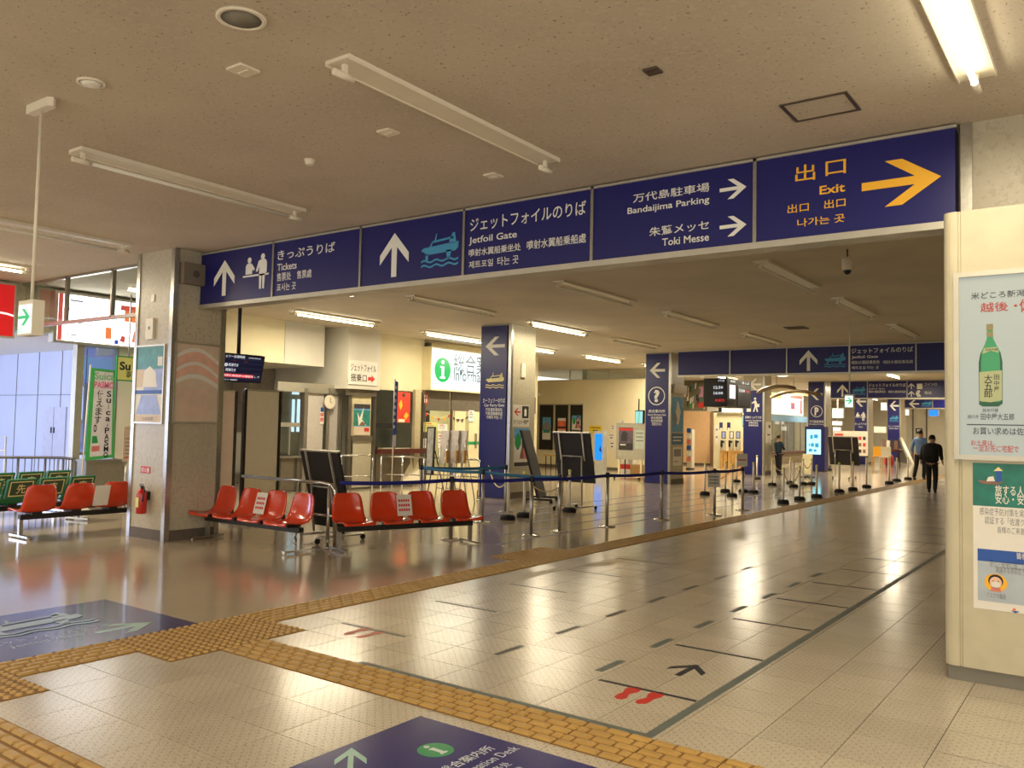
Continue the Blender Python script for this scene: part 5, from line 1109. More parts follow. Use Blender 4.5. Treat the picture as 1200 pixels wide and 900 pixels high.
for i, (xt, xb) in enumerate(((514, 519), (525.5, 530.5), (535, 539.5))):
    wrapped('leaning panel wrapped in pale sheet on an easel, %s' % ('left of the three', 'middle of the three', 'right of the three')[i], xt, 504.5, xb, 542.5, 9.5, 12.6+.05*i)
fr = FS(13.4); T_, B0 = fr.px(498, 500), fr.px(502.5, 556); w_ = fr.px(507.5, 500)[0]-T_[0]
t = thing('framed_board', 'narrow grey board in a black frame leaning on an easel, left of the wrapped panels', 'panel', (B0[0]+w_/2, 13.4, 0))
def quadboard(b, x0, x1, dz0, dz1, n0, n1):
    vs = []
    for f_ in (dz0, dz1):
        cx_ = B0[0]+(T_[0]-B0[0])*f_; z_ = B0[1]+(T_[1]-B0[1])*f_; dy = -.1+.2*f_
        for xx in (x0, x1):
            for n in (n1, n0): vs.append((cx_+w_*xx, 13.4+dy-n, z_))
    b.add(vs, [(0, 1, 5, 4), (2, 6, 7, 3), (1, 3, 7, 5), (0, 4, 6, 2), (4, 5, 7, 6), (0, 2, 3, 1)][::1]); return b
quadboard(B(), 0, 1, 0, 1, 0, .03).build('frame', BLK, t, True); quadboard(B(), .14, .86, .03, .97, .03, .035).build('board', mat('grey_print', (150, 150, 146), .3, var=.3, scale=10), t, True)
B().tube([(B0[0]+w_*.2, 13.28, B0[1]+.1), (B0[0]+w_*.2, 13.15, 0)], .012).build('easel_leg', BLK, t, True); B().tube([(B0[0]+w_*.8, 13.28, B0[1]+.1), (B0[0]+w_*.8, 13.15, 0)], .012).build('easel_leg', BLK, t, True); B().tube([(B0[0]+w_*.5, 13.45, B0[1]+.5), (B0[0]+w_*.5, 13.8, 0)], .012).build('easel_leg', BLK, t, True)
# ---------------------------------------------------------------- notice wall (faces the camera side)
fD = FS(YD)
t = thing('notice_board', 'wide black notice board of three panels with posters on the cream partition wall', 'notice board', (fD.px(657, 500)[0], YD-.02, fD.px(657, 526)[1])); NBK = mat('board_black', (26, 24, 22), .6)
for i, (xa, xb) in enumerate(((632, 648.5), (650.5, 666), (668, 683))):
    q = bx(fD, xa, 526.5, xb, 474.5); B(fD).box(q[0], q[2], q[1], q[3], 0, .03).build('panel', NBK, t, True)
for xa in (631, 649.5, 667, 683.5): q = bx(fD, xa-.6, 527, xa+.6, 474); B(fD).box(q[0], q[2], q[1], q[3], 0, .045).build('divider', ALU, t, True)
q = bx(fD, 631, 474.5, 684, 473.3); B(fD).box(q[0], q[2], q[1], q[3], 0, .045).build('top_strip', ALU, t, True)
fDp = fD.off(.032)
pxposter('poster with blue sky above a rocky coast on the left panel of the notice board', fDp, 635.5, 515, 645.5, 489, PAPER, [(SKYP, R_(0, .6, 1, 1)), (GREYP, [(0, .4), (0, .6), (.3, .8), (.6, .75), (1, .55), (1, .4)]), (SEAT, R_(.1, .3, .9, .45))])
pxposter('poster with an orange sunset on the middle panel of the notice board', fDp, 653.5, 506, 663, 490, mat('sunset_print', (216, 110, 70), .5, var=.2, scale=5), [(PAPER, R_(0, .8, 1, 1)), (DARKP, R_(0, .25, 1, .4)), (PAPER, R_(0, 0, 1, .14))])
pxposter('poster with a woman and green trees on the right panel of the notice board', fDp, 670, 506, 680.5, 487, PAPER, girl)
for (x0, y0, x1, y1, m, l) in ((690.5, 508, 705, 499, mat('notice_yellow', (232, 200, 50), .5), 'bright yellow notice above the blue screen kiosk'), (715.5, 504.5, 721, 498, PAPER, 'white notice upper left of the standing pinboard'), (713, 516, 720, 508, PAPER, 'white notice in the middle between kiosk and pinboard'), (714.5, 527, 720, 517, PAPER, 'white notice lowest between kiosk and pinboard'), (727, 497, 732, 492, PAPER, 'small white notice above the standing pinboard')):
    pxposter(l, fD.off(.002), x0, y0, x1, y1, m, [(DARKP, R_(.15, .7, .85, .8)), (DARKP, R_(.3, .3, .7, .45))], 'notice', 'notice')
for i, yy in enumerate((516.5, 521, 525)):
    pxposter('small dark notice %s in the column beside the blue screen kiosk' % ('top', 'middle', 'bottom')[i], fD.off(.002), 690.5, yy, 693, yy-3.5, DARKP, [(PAPER, R_(.2, .4, .8, .6))], 'notice', 'notice')
q = fD.px(629, 464); t = thing('wall_camera', 'small white camera on a bracket at the corner above the notice board', 'camera', (q[0], YD-.1, q[1]))
B(fD).box(q[0]-.06, q[0]+.04, q[1]-.06, q[1]+.1, 0, .12).build('bracket', WPLAS, t, True); B().cyl((q[0]+.02, YD-.1, q[1]+.1), (q[0]+.35, YD-.35, q[1]+.04), .055).build('body', WPLAS, t, True)
# glass band above the partition
xa, xb = XD0, XD1; t = thing('glass_transom', 'glass band between the top of the cream partition and the ceiling, far left', 'glass partition', ((xa+xb)/2, YD+.07, ZD))
xs = [xa, PY(667, 430, YD).x, PY(713, 430, YD).x, xb]
for a_, c_ in zip(xs, xs[1:]): B().box(a_+.015, c_-.015, YD+.06, YD+.07, ZD+.02, CEIL).build('pane', GLASS, t, True); B().box(c_-.015, c_+.015, YD+.05, YD+.08, ZD, CEIL).build('mullion', ALU, t, True)
B().box(xa, xb, YD+.03, YD+.1, ZD, ZD+.02).build('bottom_rail', ALU, t, True)
# blue screen kiosk
Yk = 23.6; fk = FS(Yk); q = bx(fk, 695, 557, 707.5, 505); t = thing('information_kiosk', 'slim white kiosk with a bright blue upright screen by the cream partition', 'kiosk', ((q[0]+q[2])/2, Yk+.15, 0))
BSC = emis('kiosk_blue', (20, 130, 236), 1.6); SILV = mat('kiosk_silver', (196, 196, 186), .4, .2)
B().box(q[0], q[2], Yk, Yk+.22, .04, q[3]).build('body', SILV, t, True); s_ = bx(fk, 697, 539, 706, 508.5); B(fk).box(s_[0], s_[2], s_[1], s_[3], 0, .008).build('screen', BSC, t, True)
B(fk).poly([(s_[0]+.16, s_[1]+.3), (s_[0]+.2, s_[1]+.48), (s_[0]+.23, s_[1]+.32), (s_[0]+.27, s_[1]+.26)], .008, .002).build('screen_figure', NS, t, True); B().box(q[0]-.08, q[2]+.08, Yk-.12, Yk+.32, 0, .04).build('foot_plate', SILV, t, True)
t = thing('small_table', 'small low white table with thin chrome legs right of the black display board', 'table', (q[2]+.1, Yk-1.6, 0)); cx_, cy_ = q[2]+.05, Yk-1.6
B().box(cx_-.35, cx_+.45, cy_-.25, cy_+.25, .50, .53).build('tabletop', WPLAS, t, True)
for sx in (-.32, .42):
    for sy in (-.22, .22): B().box(cx_+sx-.012, cx_+sx+.012, cy_+sy-.012, cy_+sy+.012, 0, .5).build('leg', STEEL, t, True)
t = thing('small_table', 'narrow wooden table with thin dark legs below the notice board', 'table', (PY(647, 560, 24.8).x, 24.8, 0)); cx_, cy_ = PY(648, 560, 24.8).x, 24.8; zt = PY(647, 533, 24.8).z
B().box(cx_-.28, cx_+.3, cy_-.2, cy_+.2, zt-.035, zt).build('tabletop', WOOD, t, True)
for sx in (-.2, .22):
    for sy in (-.16, .16): B().box(cx_+sx-.012, cx_+sx+.012, cy_+sy-.012, cy_+sy+.012, 0, zt-.03).build('leg', BLK, t, True)
# standing pinboard partly behind column 4
Yw = 22.6; fw = FS(Yw); q = bx(fw, 722.5, 537, 757, 497); zb_ = q[1]
t = thing('pinboard', 'grey standing pinboard on wheels with a film-style dark poster, half behind the question mark banner', 'pinboard', ((q[0]+q[2])/2, Yw, 0))
B().box(q[0], q[2], Yw, Yw+.04, zb_, q[3]).build('board', mat('pin_grey', (176, 172, 154), .7), t, True)
b = B()
for a_ in ((q[0]-.02, q[0]+.02, zb_-.02, q[3]+.02), (q[2]-.02, q[2]+.02, zb_-.02, q[3]+.02), (q[0], q[2], zb_-.02, zb_+.01), (q[0], q[2], q[3], q[3]+.02)): b.box(a_[0], a_[1], Yw-.01, Yw+.05, a_[2], a_[3])
b.build('frame', ALU, t, True)
for x in (q[0]+.08, q[2]-.15): B().box(x-.03, x+.03, Yw, Yw+.05, .1, zb_).build('leg', CREAM, t, True)
B().box(q[0]-.0, q[2]-.05, Yw-.25, Yw+.3, .07, .12).build('foot_frame', CREAM, t, True)
for x in (q[0]+.05, q[2]-.1): B().cyl((x-.02, Yw-.2, .035), (x+.02, Yw-.2, .035), .035).build('castor', RUB, t, True)
pxposter('dark poster with red heading and a figure in armour on the standing pinboard', fw.off(.003), 725, 527, 742, 501, mat('armour_print', (96, 84, 96), .5, var=.3, scale=12), [(RED, R_(.0, .86, 1, .97)), (DARKP, [(.15, .4), (.2, .75), (.4, .85), (.6, .75), (.6, .4)]), (DARKP, R_(0, 0, 1, .3)), (PAPER, R_(.1, .2, .5, .26))])
pxposter('pale green timetable on the standing pinboard beside the dark poster', fw.off(.003), 744, 526, 755, 504, mat('pale_green_paper', (186, 198, 186), .5), [(GREYP, R_(.1, .8, .9, .86)), (GREYP, R_(.1, .6, .9, .66)), (GREYP, R_(.1, .4, .9, .46))], 'notice', 'notice')
# wall screen above the pinboard
fv = FS(22.9); q = bx(fv, 744, 497, 756, 481); t = thing('wall_screen', 'slanted bright screen on a black bracket left of the question mark banner', 'screen', ((q[0]+q[2])/2, 23, q[1]))
SCR = emis('map_screen', (150, 210, 215), 1.2); SGR = emis('map_green', (90, 200, 130), 1.0)
fv2 = Fr((q[0], 22.9, q[1]), (.8, -.6, 0), (0, 0, 1)); B(fv2).box(0, .55, 0, q[3]-q[1], -.06, 0).build('housing', BLK, t, True); B(fv2).box(.03, .52, .03, q[3]-q[1]-.03, 0, .004).build('display', SCR, t, True); B(fv2).poly([(.2, .03), (.26, .03), (.36, q[3]-q[1]-.03), (.3, q[3]-q[1]-.03)], .004, .002).build('display_stripe', SGR, t, True)
B().cyl((q[0]+.1, 22.95, q[3]), (q[0]+.1, 22.95, q[3]+.35), .02).build('bracket', BLK, t, True)
t = thing('folding_table', 'dark folding table with boxes behind the standing pinboard', 'table', (PY(748, 550, 24.5).x, 24.5, 0)); cx_ = PY(750, 550, 24.5).x
B().box(cx_-.6, cx_+.6, 24.3, 24.75, .68, .71).build('tabletop', DWOOD, t, True)
for sx in (-.55, .55): B().box(cx_+sx-.015, cx_+sx+.015, 24.5, 24.53, 0, .68).build('leg', BLK, t, True)
t = thing('cardboard_box', 'brown cardboard box on the floor under the folding table', 'box', (cx_, 24.4, 0)); B().box(cx_-.25, cx_+.25, 24.32, 24.7, 0, .34).build('carton', mat('cardboard', (166, 128, 78), .8), t, True); B().box(cx_-.26, cx_+.26, 24.31, 24.33, .26, .34).build('flap', mat('cardboard', (166, 128, 78), .8), t, True)
t = thing('striped_box', 'red and white striped box left of the folding table legs', 'box', (PY(735, 550, 25).x, 25, 0)); cx_ = PY(735, 550, 25).x
for i in range(4): B().box(cx_-.2, cx_+.25, 24.9, 25.2, .16*i, .16*(i+1)).build('stripe', RED if i % 2 else PAPER, t, True)
# ================================================================= ADVERTISING PILLAR, RIGHT FOREGROUND
YP = 5.88; XP0, XP1 = -.915, 1.3; ZP = 2.905; fp = FS(YP)
t = thing('advert_pillar', 'cream advertising pillar with rounded corner standing at the right edge of the picture', 'advert pillar', (0, YP+.2, 0)); PAINT = mat('pillar_paint', (190, 182, 154), .45, var=.06, scale=6, bump=.1)
prof = [(XP0, YP+.42)]+[(XP0+.06-.06*math.cos(a), YP+.06-.06*math.sin(a)) for a in np.linspace(0, math.pi/2, 7)]+[(XP0+.085, YP), (XP0+.09, YP+.01), (XP0+.1, YP+.01), (XP0+.105, YP), (XP1, YP), (XP1, YP+.42)]
b = B(); n = len(prof); b.add([(x, y, z) for z in (.09, ZP) for x, y in prof], [(i, (i+1) % n, n+(i+1) % n, n+i) for i in range(n)]+[tuple(range(n))[::-1], tuple(range(n, 2*n))]); b.build('casing', PAINT, t, True)
B().box(XP0+.02, XP1-.02, YP+.02, YP+.4, 0, .09).build('plinth', mat('plinth_grey', (120, 116, 104), .5), t, True); B().box(XP0-.028, XP0-.002, YP+.25, YP+.42, .09, 2.55).build('edge_strip', WPLAS, t, True)
LB = emis('advert_backlit', (222, 232, 222), .4); a0, a1 = fp.px(1119, 538), fp.px(1118, 321)
x0, z0, z1 = a1[0], a0[1], a1[1]; x1 = XP1-.25
bx_ = thing('advert_light_box', 'lit advertisement with a green sake bottle on the cream pillar', 'advert', (.2, YP-.02, z0)); fr = FS(YP-.02)
b = B(FS(YP-.001)); w_ = .03
for q in ((x0, x1, z0, z0+w_), (x0, x1, z1-w_, z1), (x0, x0+w_, z0+w_, z1-w_), (x1-w_, x1, z0+w_, z1-w_)): b.box(*q, 0, .03)
b.build('frame', ALU, bx_, True); B(FS(YP-.001)).box(x0+w_, x1-w_, z0+w_, z1-w_, 0, .012).build('lit_face', LB, bx_, True)
fa = FS(YP-.014); KG = emis('advert_grey_letter', (70, 76, 80), .25); KR = emis('advert_red_letter', (216, 62, 40), .5)
tpx(bx_, '米どころ新潟', fa, (1138, 351), (1201, 339), m=KG, bold=.01); tpx(bx_, '越後・', fa, (1149, 366), (1192, 352.5), m=KR, bold=.03); tpx(bx_, '佐', fa, (1194.5, 366), (1209, 350), m=KR, bold=.03)
tpx(bx_, '純米吟醸', fa, (1151.5, 483), (1170, 478.5), m=KG, bold=0); tpx(bx_, '越の井', fa, (1134, 490.5), (1147, 486), m=KG, bold=0); tpx(bx_, '田中屋大五郎', fa, (1149.5, 492), (1188.5, 484.5), m=KG, bold=.02)
tpx(bx_, 'お買い求めは佐渡', fa, (1140.5, 509), (1209, 501.5), m=KG); tpx(bx_, 'お土産は、', fa, (1138, 522), (1166, 516), m=KR, bold=.01); tpx(bx_, '一足お先に宅配で', fa, (1140.5, 529), (1194, 522.5), m=KR, bold=.01)
q0, q1 = fa.px(1133, 498), fa.px(1200, 496.3); B(fa).box(q0[0], x1-.06, q0[1], q0[1]+.006, 0, .002).build('rule', KG, bx_, True)
def prt(name, pts_px, m, z=0, par=None, fr_=None, t_=.0015):
    f_ = fr_ or fa; return B(f_).poly([f_.px(*p_) for p_ in pts_px], z, t_).build(name, m, par or bx_, True)
BG1 = emis('bottle_green', (70, 176, 110), .5); BG2 = emis('bottle_dark_green', (30, 104, 62), .4); BLB = emis('bottle_label', (206, 204, 140), .5); BCP = emis('bottle_cap', (176, 158, 100), .45)
prt('bottle_body', [(1147.5, 474), (1147, 425), (1149, 414), (1154, 404), (1156.5, 396), (1157, 381), (1163, 380), (1163.8, 396), (1167, 403), (1172.5, 413), (1174.8, 424), (1175, 473), (1170, 476), (1152, 476)], BG1)
prt('bottle_shade', [(1147.5, 474), (1147, 425), (1149, 414), (1150.5, 414), (1149.5, 425), (1150, 474)], BG2, .0016); prt('bottle_shade', [(1175, 473), (1174.8, 424), (1172.5, 413), (1171, 412), (1172, 424), (1172.5, 473)], BG2, .0016); prt('bottle_shade', [(1147.5, 474), (1152, 476.4), (1170, 476.4), (1175, 473), (1172, 471), (1150, 471)], BG2, .0018)
prt('bottle_label', [(1148, 470), (1147.8, 436), (1174.3, 434), (1174.5, 469), (1161, 471.5)], BLB, .003); prt('bottle_neck_label', [(1151.5, 415), (1153, 408), (1168, 406.5), (1170.5, 413.5), (1161, 411)], BLB, .003); prt('bottle_cap', [(1156, 387.5), (1156, 380), (1163.8, 379.5), (1163.8, 386.5)], BCP, .003); prt('bottle_cap', [(1156.2, 395), (1156.2, 389), (1163.8, 388.5), (1163.8, 394.5)], BCP, .003)
for i, ch in enumerate('大五郎'): tpx(bx_, ch, fa, (1153.5, 448+9*i), (1163, 439+9*i), m=BLACK, z=.0055, bold=.03)
for i, ch in enumerate('田中屋'): tpx(bx_, ch, fa, (1165, 445+7*i), (1171, 439+7*i), m=BLACK, z=.0055, bold=.01)
tpx(bx_, '純米吟醸', fa, (1155, 411.5), (1169, 408), m=BLACK, z=.0055, bold=0)
# lower poster
q0, q1 = fp.px(1141, 712), fp.px(1139.5, 542); fl_ = FS(YP-.0); pz = thing('poster', 'travel poster with a boat picture and a masked face icon below the lit sake advertisement', 'poster', (.1, YP-.003, q0[1]))
B(fp).box(q0[0], q0[0]+1.0, q0[1], q1[1], .0005, .002).build('paper', PAPER, pz, True)
PG = mat('river_print', (26, 110, 96), .4, var=.25, scale=9); fz2 = fp.off(.002)
q2 = fp.px(1140, 592); B(fz2).box(q0[0], q0[0]+1.0, q2[1], q1[1], 0, .001).build('picture', PG, pz, True)
prt('boat', [(1145.5, 563), (1152, 567), (1170, 568), (1176, 564), (1170, 565), (1150, 563)], BROWNP, .001, pz, fz2); prt('boat_cover', [(1156, 564), (1158, 559), (1164, 558), (1166, 564)], PAPER, .0012, pz, fz2); prt('boatman', [(1167, 565), (1168, 556), (1166, 553), (1170, 548), (1174, 553), (1173, 564)], BLUEP, .0014, pz, fz2); prt('boatman_hat', [(1164.5, 552), (1170, 547), (1175.5, 552)], CREAMP, .002, pz, fz2)
tpx(pz, '旅する人', fz2, (1166, 580), (1200, 570), m=PAPER, z=.002); tpx(pz, '安心・安全', fz2, (1166.5, 590), (1209, 580.5), m=PAPER, z=.002)
for s_, yy, xl in (('感染症予防対策を実施', 603, 1148), ('認証する「佐渡クリ', 613.5, 1154), ('皆様のご来島を', 624.5, 1169)): tpx(pz, s_, fz2, (xl, yy), (1206, yy-5), m=GREYP, bold=0, z=.001, res=2)
q3, q4 = fp.px(1146, 703), fp.px(1145.3, 642.5); B(fz2).box(q3[0], q0[0]+.96, q3[1], q4[1], 0, .001).build('grey_field', mat('poster_grey_field', (170, 180, 188), .5), pz, True)
q5 = fp.px(1145.5, 656.5); B(fz2).box(q3[0], q0[0]+.96, q5[1], q4[1], .001, .002).build('blue_heading', BLUEP, pz, True); tpx(pz, '皆様', fz2, (1191.5, 655), (1204, 648.5), m=PAPER, z=.003, bold=.02)
tpx(pz, '安心・安全に過ごして', fz2, (1160, 664.5), (1206, 660.5), m=GREYP, bold=0, z=.002, res=2); tpx(pz, '実施する感染症予防', fz2, (1167, 671), (1206, 667), m=GREYP, bold=0, z=.002, res=2); tpx(pz, 'マスクの着用', fz2, (1156, 700), (1178.5, 696), m=GREYP, bold=0, z=.002, res=2)
c = fp.px(1167, 683); u_ = fp.px(1168, 683)[0]-c[0]; B(fz2).disc(c[0], c[1], 13.5*u_, .001, .001, 28, ry=12*u_).build('icon_disc', YEL, pz, True)
B(fz2).disc(c[0], c[1]+2.5*u_, 8.8*u_, .0022, .001, 24, ry=8.6*u_).build('icon_hair', BLACK, pz, True); B(fz2).disc(c[0], c[1]+.5*u_, 7.2*u_, .0034, .001, 24, ry=7.6*u_).build('icon_face', mat('face_print', (226, 184, 158), .5), pz, True)
B(fz2).poly([(c[0]-6*u_, c[1]-11*u_), (c[0]-5*u_, c[1]-6*u_), (c[0]+5*u_, c[1]-6*u_), (c[0]+6*u_, c[1]-11*u_)], .0034, .001).build('icon_shirt', mat('rose_print', (206, 120, 116), .5), pz, True); B(fz2).disc(c[0], c[1]-2.2*u_, 5.4*u_, .0046, .001, 20, ry=4*u_).build('icon_mask', PAPER, pz, True)
for s_ in (-3, 3): B(fz2).disc(c[0]+s_*u_, c[1]+2.5*u_, .7*u_, .0046, .001, 10).build('icon_eye', BLACK, pz, True)
c = fp.px(1190, 716); B(fz2).poly([(c[0]-5*u_, c[1]), (c[0]+5*u_, c[1]), (c[0], c[1]-3*u_)], 0, .001).build('logo_base', BLUEP, pz, True); B(fz2).poly([(c[0]-4*u_, c[1]+.5*u_), (c[0]+1*u_, c[1]+.5*u_), (c[0]-1*u_, c[1]+4.5*u_)], 0, .001).build('logo_sail', mat('logo_orange', (230, 120, 60), .5), pz, True)
# ================================================================= FAR HALL
PEACH = mat('wall_peach', (226, 186, 142), .7, var=.04)
YM = 34.0; fm = FS(YM); q = bx(fm, 795, 545, 833, 482)
b = B(); b.use(PEACH); b.box(q[0]-1.5, q[2], YM, YM+.1, 0, q[3]); b.use(WALLG); b.box(q[0]-1.5, q[2]+.3, YM+.01, YM+.11, q[3], CEIL); b.use(SKIRT); b.box(q[0]-1.5, q[2], YM-.02, YM, 0, .09); setting('wall_peach', b)
q = bx(fm, 833, 545, 837, 483); B_ = B(); B_.use(mat('brown_post', (150, 118, 92), .5)).box(q[0], q[2], YM-.08, YM+.1, 0, q[3]); setting('trim_2', B_)
pxposter('wide wall mural of a festival crowd above the peach wall', fm.off(.02), 795, 481, 829, 446, mat('mural_dark', (110, 106, 84), .6, var=.35, scale=3), [(mat('mural_pink', (206, 150, 190), .5), R_(.72, .45, .86, .8)), (RED, R_(.7, .1, .9, .3)), (PAPER, R_(.3, .3, .36, .8)), (GREENP, R_(.4, .1, .5, .4))]+[((DARKP, BROWNP, PAPER, GREYP, PINKP, SEAT)[i % 6], [(x_, y_), (x_+.05, y_+.03), (x_+.07, y_+.22), (x_+.01, y_+.2)]) for i in range(26) for x_, y_ in [(random.random()*.9, random.random()*.75)]], 'mural', 'poster')
# leaflet rack next to column 4
q = bx(FS(30), 805, 545, 811, 500); t = thing('leaflet_rack', 'narrow leaflet rack with colourful brochures before the peach wall', 'rack', ((q[0]+q[2])/2, 30, 0))
B().box(q[0], q[2], 30, 30.25, .05, q[3]-.1).build('back_panel', WPLAS, t, True); B().box(q[0], q[2], 29.9, 30.25, 0, .05).build('base', BLK, t, True)
for i in range(6): B().box(q[0]+.02, q[2]-.02, 29.9, 29.96, .3+.22*i, .46+.22*i).build('brochure', (mat('rose_print', (206, 120, 116), .5), PAPER, BLUEP)[i % 3], t, True)
# hanging departures display
YDp = 24.0; a_, c_ = PY(825, 443, YDp), PY(852, 443, YDp); zt, zb_ = c_.z, PY(852, 476.5, YDp).z; Hq = zt-zb_; ye_ = PX(880, 460, c_.x).y
t = thing('departure_screen', 'large black hanging departure display with two dark screens below the second navy sign', 'screen', ((a_.x+c_.x)/2, (YDp+ye_)/2, zb_))
B().box(a_.x, c_.x, YDp, ye_, zb_, zt).build('housing', BLK, t, True)
DK = emis('display_dark', (26, 28, 36), .6)
fs_ = Fr((a_.x, YDp, zb_), (1, 0, 0), (0, 0, 1)); W1 = c_.x-a_.x; fe_ = Fr((c_.x, YDp, zb_), (0, 1, 0), (0, 0, 1)); W2 = ye_-YDp
B(fs_).box(W1*.36, W1*.97, Hq*.08, Hq*.82, 0, .012).build('display', DK, t, True); B(fe_).box(W2*.42, W2*.97, Hq*.08, Hq*.82, 0, .012).build('display', DK, t, True)
B(fe_).box(W2*.10, W2*.32, Hq*.3, Hq*.78, 0, .014).build('lit_panel', emis('display_pink', (250, 226, 240), 1.6), t, True)
for f_, W_, s_, x0_, y0_, x1_, y1_, m in ((fs_, W1, 'のりば', .62, .87, .9, .96, SWH), (fs_, W1, '12:30', .44, .62, .84, .73, SWH), (fs_, W1, '16:00', .44, .42, .84, .53, SWH), (fs_, W1, '欠航便', .5, .17, .95, .27, SRD), (fe_, W2, '出発', .12, .87, .32, .95, SWH), (fe_, W2, 'きっぷ', .6, .86, .9, .95, SWH), (fe_, W2, '13:00', .48, .56, .72, .68, SWH), (fe_, W2, '運休', .78, .56, .92, .66, SRD)): text(t, s_, f_, (W_*x0_, Hq*y0_, W_*x1_, Hq*y1_), m=m, z=.014, bold=.02, res=1)
B().box(a_.x+W1*.4, a_.x+W1*.46, YDp+W2*.5, YDp+W2*.55, zt, CEIL).build('hanger', BLK, t, True)
# telephone wall with three wooden cabinets
YT = 32.6; ftl = FS(YT); q = bx(ftl, 836, 545, 871, 484); b = B(); b.use(WALLY).box(q[0], q[2]+.6, YT, YT+.12, 0, q[3]); setting('wall_telephone', b)
q = bx(ftl, 847, 483, 869, 476.5); t = thing('lit_sign_box', 'small bright ceiling-hung light box above the telephone wall', 'light box', ((q[0]+q[2])/2, YT, q[1])); B().box(q[0], q[2], YT-.1, YT+.1, q[1], q[3]).build('lit_face', emis('warm_lightbox', (255, 246, 214), 1.8), t, True); B().box(q[0]-.2, q[2]+.03, YT-.12, YT+.14, q[1]-.05, q[1]).build('housing', ALU, t, True)
for i, xc in enumerate((848, 857.3, 865)):
    side = ('left', 'middle', 'right')[i]; q = bx(ftl, xc-2.4, 514.5, xc+2.6, 506)
    pxposter('dark framed notice above the %s wooden cabinet' % side, ftl.off(.004), xc-2.6, 514, xc+2.6, 505.5, DARKP, [(LBL if i != 1 else PAPER, R_(.2, .1, .8, .9))], 'notice', 'notice')
    q = bx(ftl, xc-2.2, 527, xc+2.6, 515.5); t = thing('wall_telephone', 'wall telephone with a black handset over the %s wooden cabinet' % side, 'telephone', ((q[0]+q[2])/2, YT-.1, q[1]))
    B(ftl).box(q[0], q[2], q[1], q[3], 0, .12).build('body', SILV, t, True); B(ftl).box(q[0]+.02, q[0]+.08, q[1]+.12, q[3]-.02, .12, .19).build('handset', BLK, t, True); B(ftl).box(q[0]+.02, q[2]-.02, q[3]-.12, q[3]-.04, .12, .125).build('hood', BLK, t, True)
    q = bx(FS(YT-.45), xc-4.7, 548, xc+4.1, 528.5); t = thing('wooden_cabinet', 'pale wooden telephone cabinet, %s of three' % side, 'cabinet', ((q[0]+q[2])/2, YT-.25, 0))
    B().box(q[0]+.01, q[2]-.01, YT-.45, YT-.01, .0, q[3]-.03).build('body', WOOD, t, True); B().box(q[0], q[2], YT-.47, YT-.01, q[3]-.03, q[3]).build('top', WOOD, t, True); B().box((q[0]+q[2])/2-.006, (q[0]+q[2])/2+.006, YT-.455, YT-.45, .05, q[3]-.08).build('door_gap', DWOOD, t, True)
for i, xc in enumerate((845, 854)): pxposter('small dark blue framed notice, upper %s on the telephone wall' % ('left', 'right')[i], ftl.off(.004), xc-2, 503.5, xc+2, 495, mat('notice_navy', (40, 44, 90), .5), [(PAPER, R_(.2, .0, .9, .25))], 'notice', 'notice')
pxposter('narrow white notice strip at the left edge of the telephone wall', ftl.off(.004), 838, 520, 842, 498, PAPER, [(GREYP, R_(.2, .7, .8, .8)), (GREYP, R_(.2, .3, .8, .4))], 'notice', 'notice')
q = bx(FS(31.5), 862, 500, 871, 486); t = thing('wall_screen', 'slanted bright screen above the right wooden cabinet', 'screen', (q[0], 31.6, q[1])); fv2 = Fr((q[0]+.15, 31.8, q[1]), (.8, -.6, 0), (0, 0, 1)); B(fv2).box(0, .5, 0, q[3]-q[1], -.06, 0).build('housing', BLK, t, True); B(fv2).box(.03, .47, .03, q[3]-q[1]-.03, 0, .004).build('display', SCR, t, True)
B(fv2).box(.2, .24, q[3]-q[1]-.05, CEIL-q[1], -.05, -.02).build('hanger', BLK, t, True)
# ticket counter
XT = -13.2; ftc = FE(XT); LW = emis('fare_board_white', (255, 250, 236), 1.7); LR = emis('fare_board_red', (222, 80, 66), 1.0); LY = emis('fare_board_yellow', (246, 222, 90), 1.3); LBu = emis('fare_board_blue', (110, 160, 220), 1.1)
q = bx(ftc, 903, 487, 941, 439); q = (ftc.px(903, 470)[0], ftc.px(920, 486)[1], ftc.px(941, 470)[0], ftc.px(920, 462)[1]); t = thing('fare_board', 'bright fare board with yellow, blue and red columns above the ticket counter', 'light box', (XT, (q[0]+q[2])/2, q[1]))
B().box(XT-.2, XT-.01, q[0]-.05, q[2]+.05, q[1]-.05, q[3]+.05).build('housing', ALU, t, True); b = B(ftc); b.use(LW).box(q[0], q[2], q[1], q[3], -.01, .01); w_, h_ = q[2]-q[0], q[3]-q[1]
for m, r_ in ((LY, R_(.0, .75, .3, 1)), (LBu, R_(.38, .85, .55, 1)), (LR, R_(.58, .85, .98, 1)), (LR, R_(.6, .3, .72, .62)), (LBu, R_(.62, .4, .7, .5)), (LR, R_(.9, .1, .96, .8))): b.use(m).poly(fit(r_, q[0], q[1], w_, h_), .01, .002)
for i in range(5): b.use(DK).box(q[0]+.05, q[0]+w_*.55, q[1]+h_*(.12+.13*i), q[1]+h_*(.13+.13*i), .01, .012)
b.build('lit_face', None, t, True)
zc = ftc.px(920, 529.5)[1]; ya, yb_ = ftc.px(898, 520)[0], ftc.px(946, 520)[0]; zu = ftc.px(920, 487)[1]; zv = ftc.px(920, 494)[1]
t = thing('ticket_counter', 'long ticket counter with glazed windows under the bright fare board', 'counter', (XT, (ya+yb_)/2, 0))
B().box(XT-.5, XT+.3, ya, yb_, zc-.05, zc).build('counter_top', DWOOD, t, True); B().box(XT-.4, XT+.1, ya, yb_, 0, zc-.05).build('counter_front', mat('counter_beige', (150, 136, 112), .5), t, True); B().box(XT-.1, XT, ya, yb_, zv, zu).build('blue_header', mat('header_blue', (110, 150, 186), .4), t, True)
nW = 6
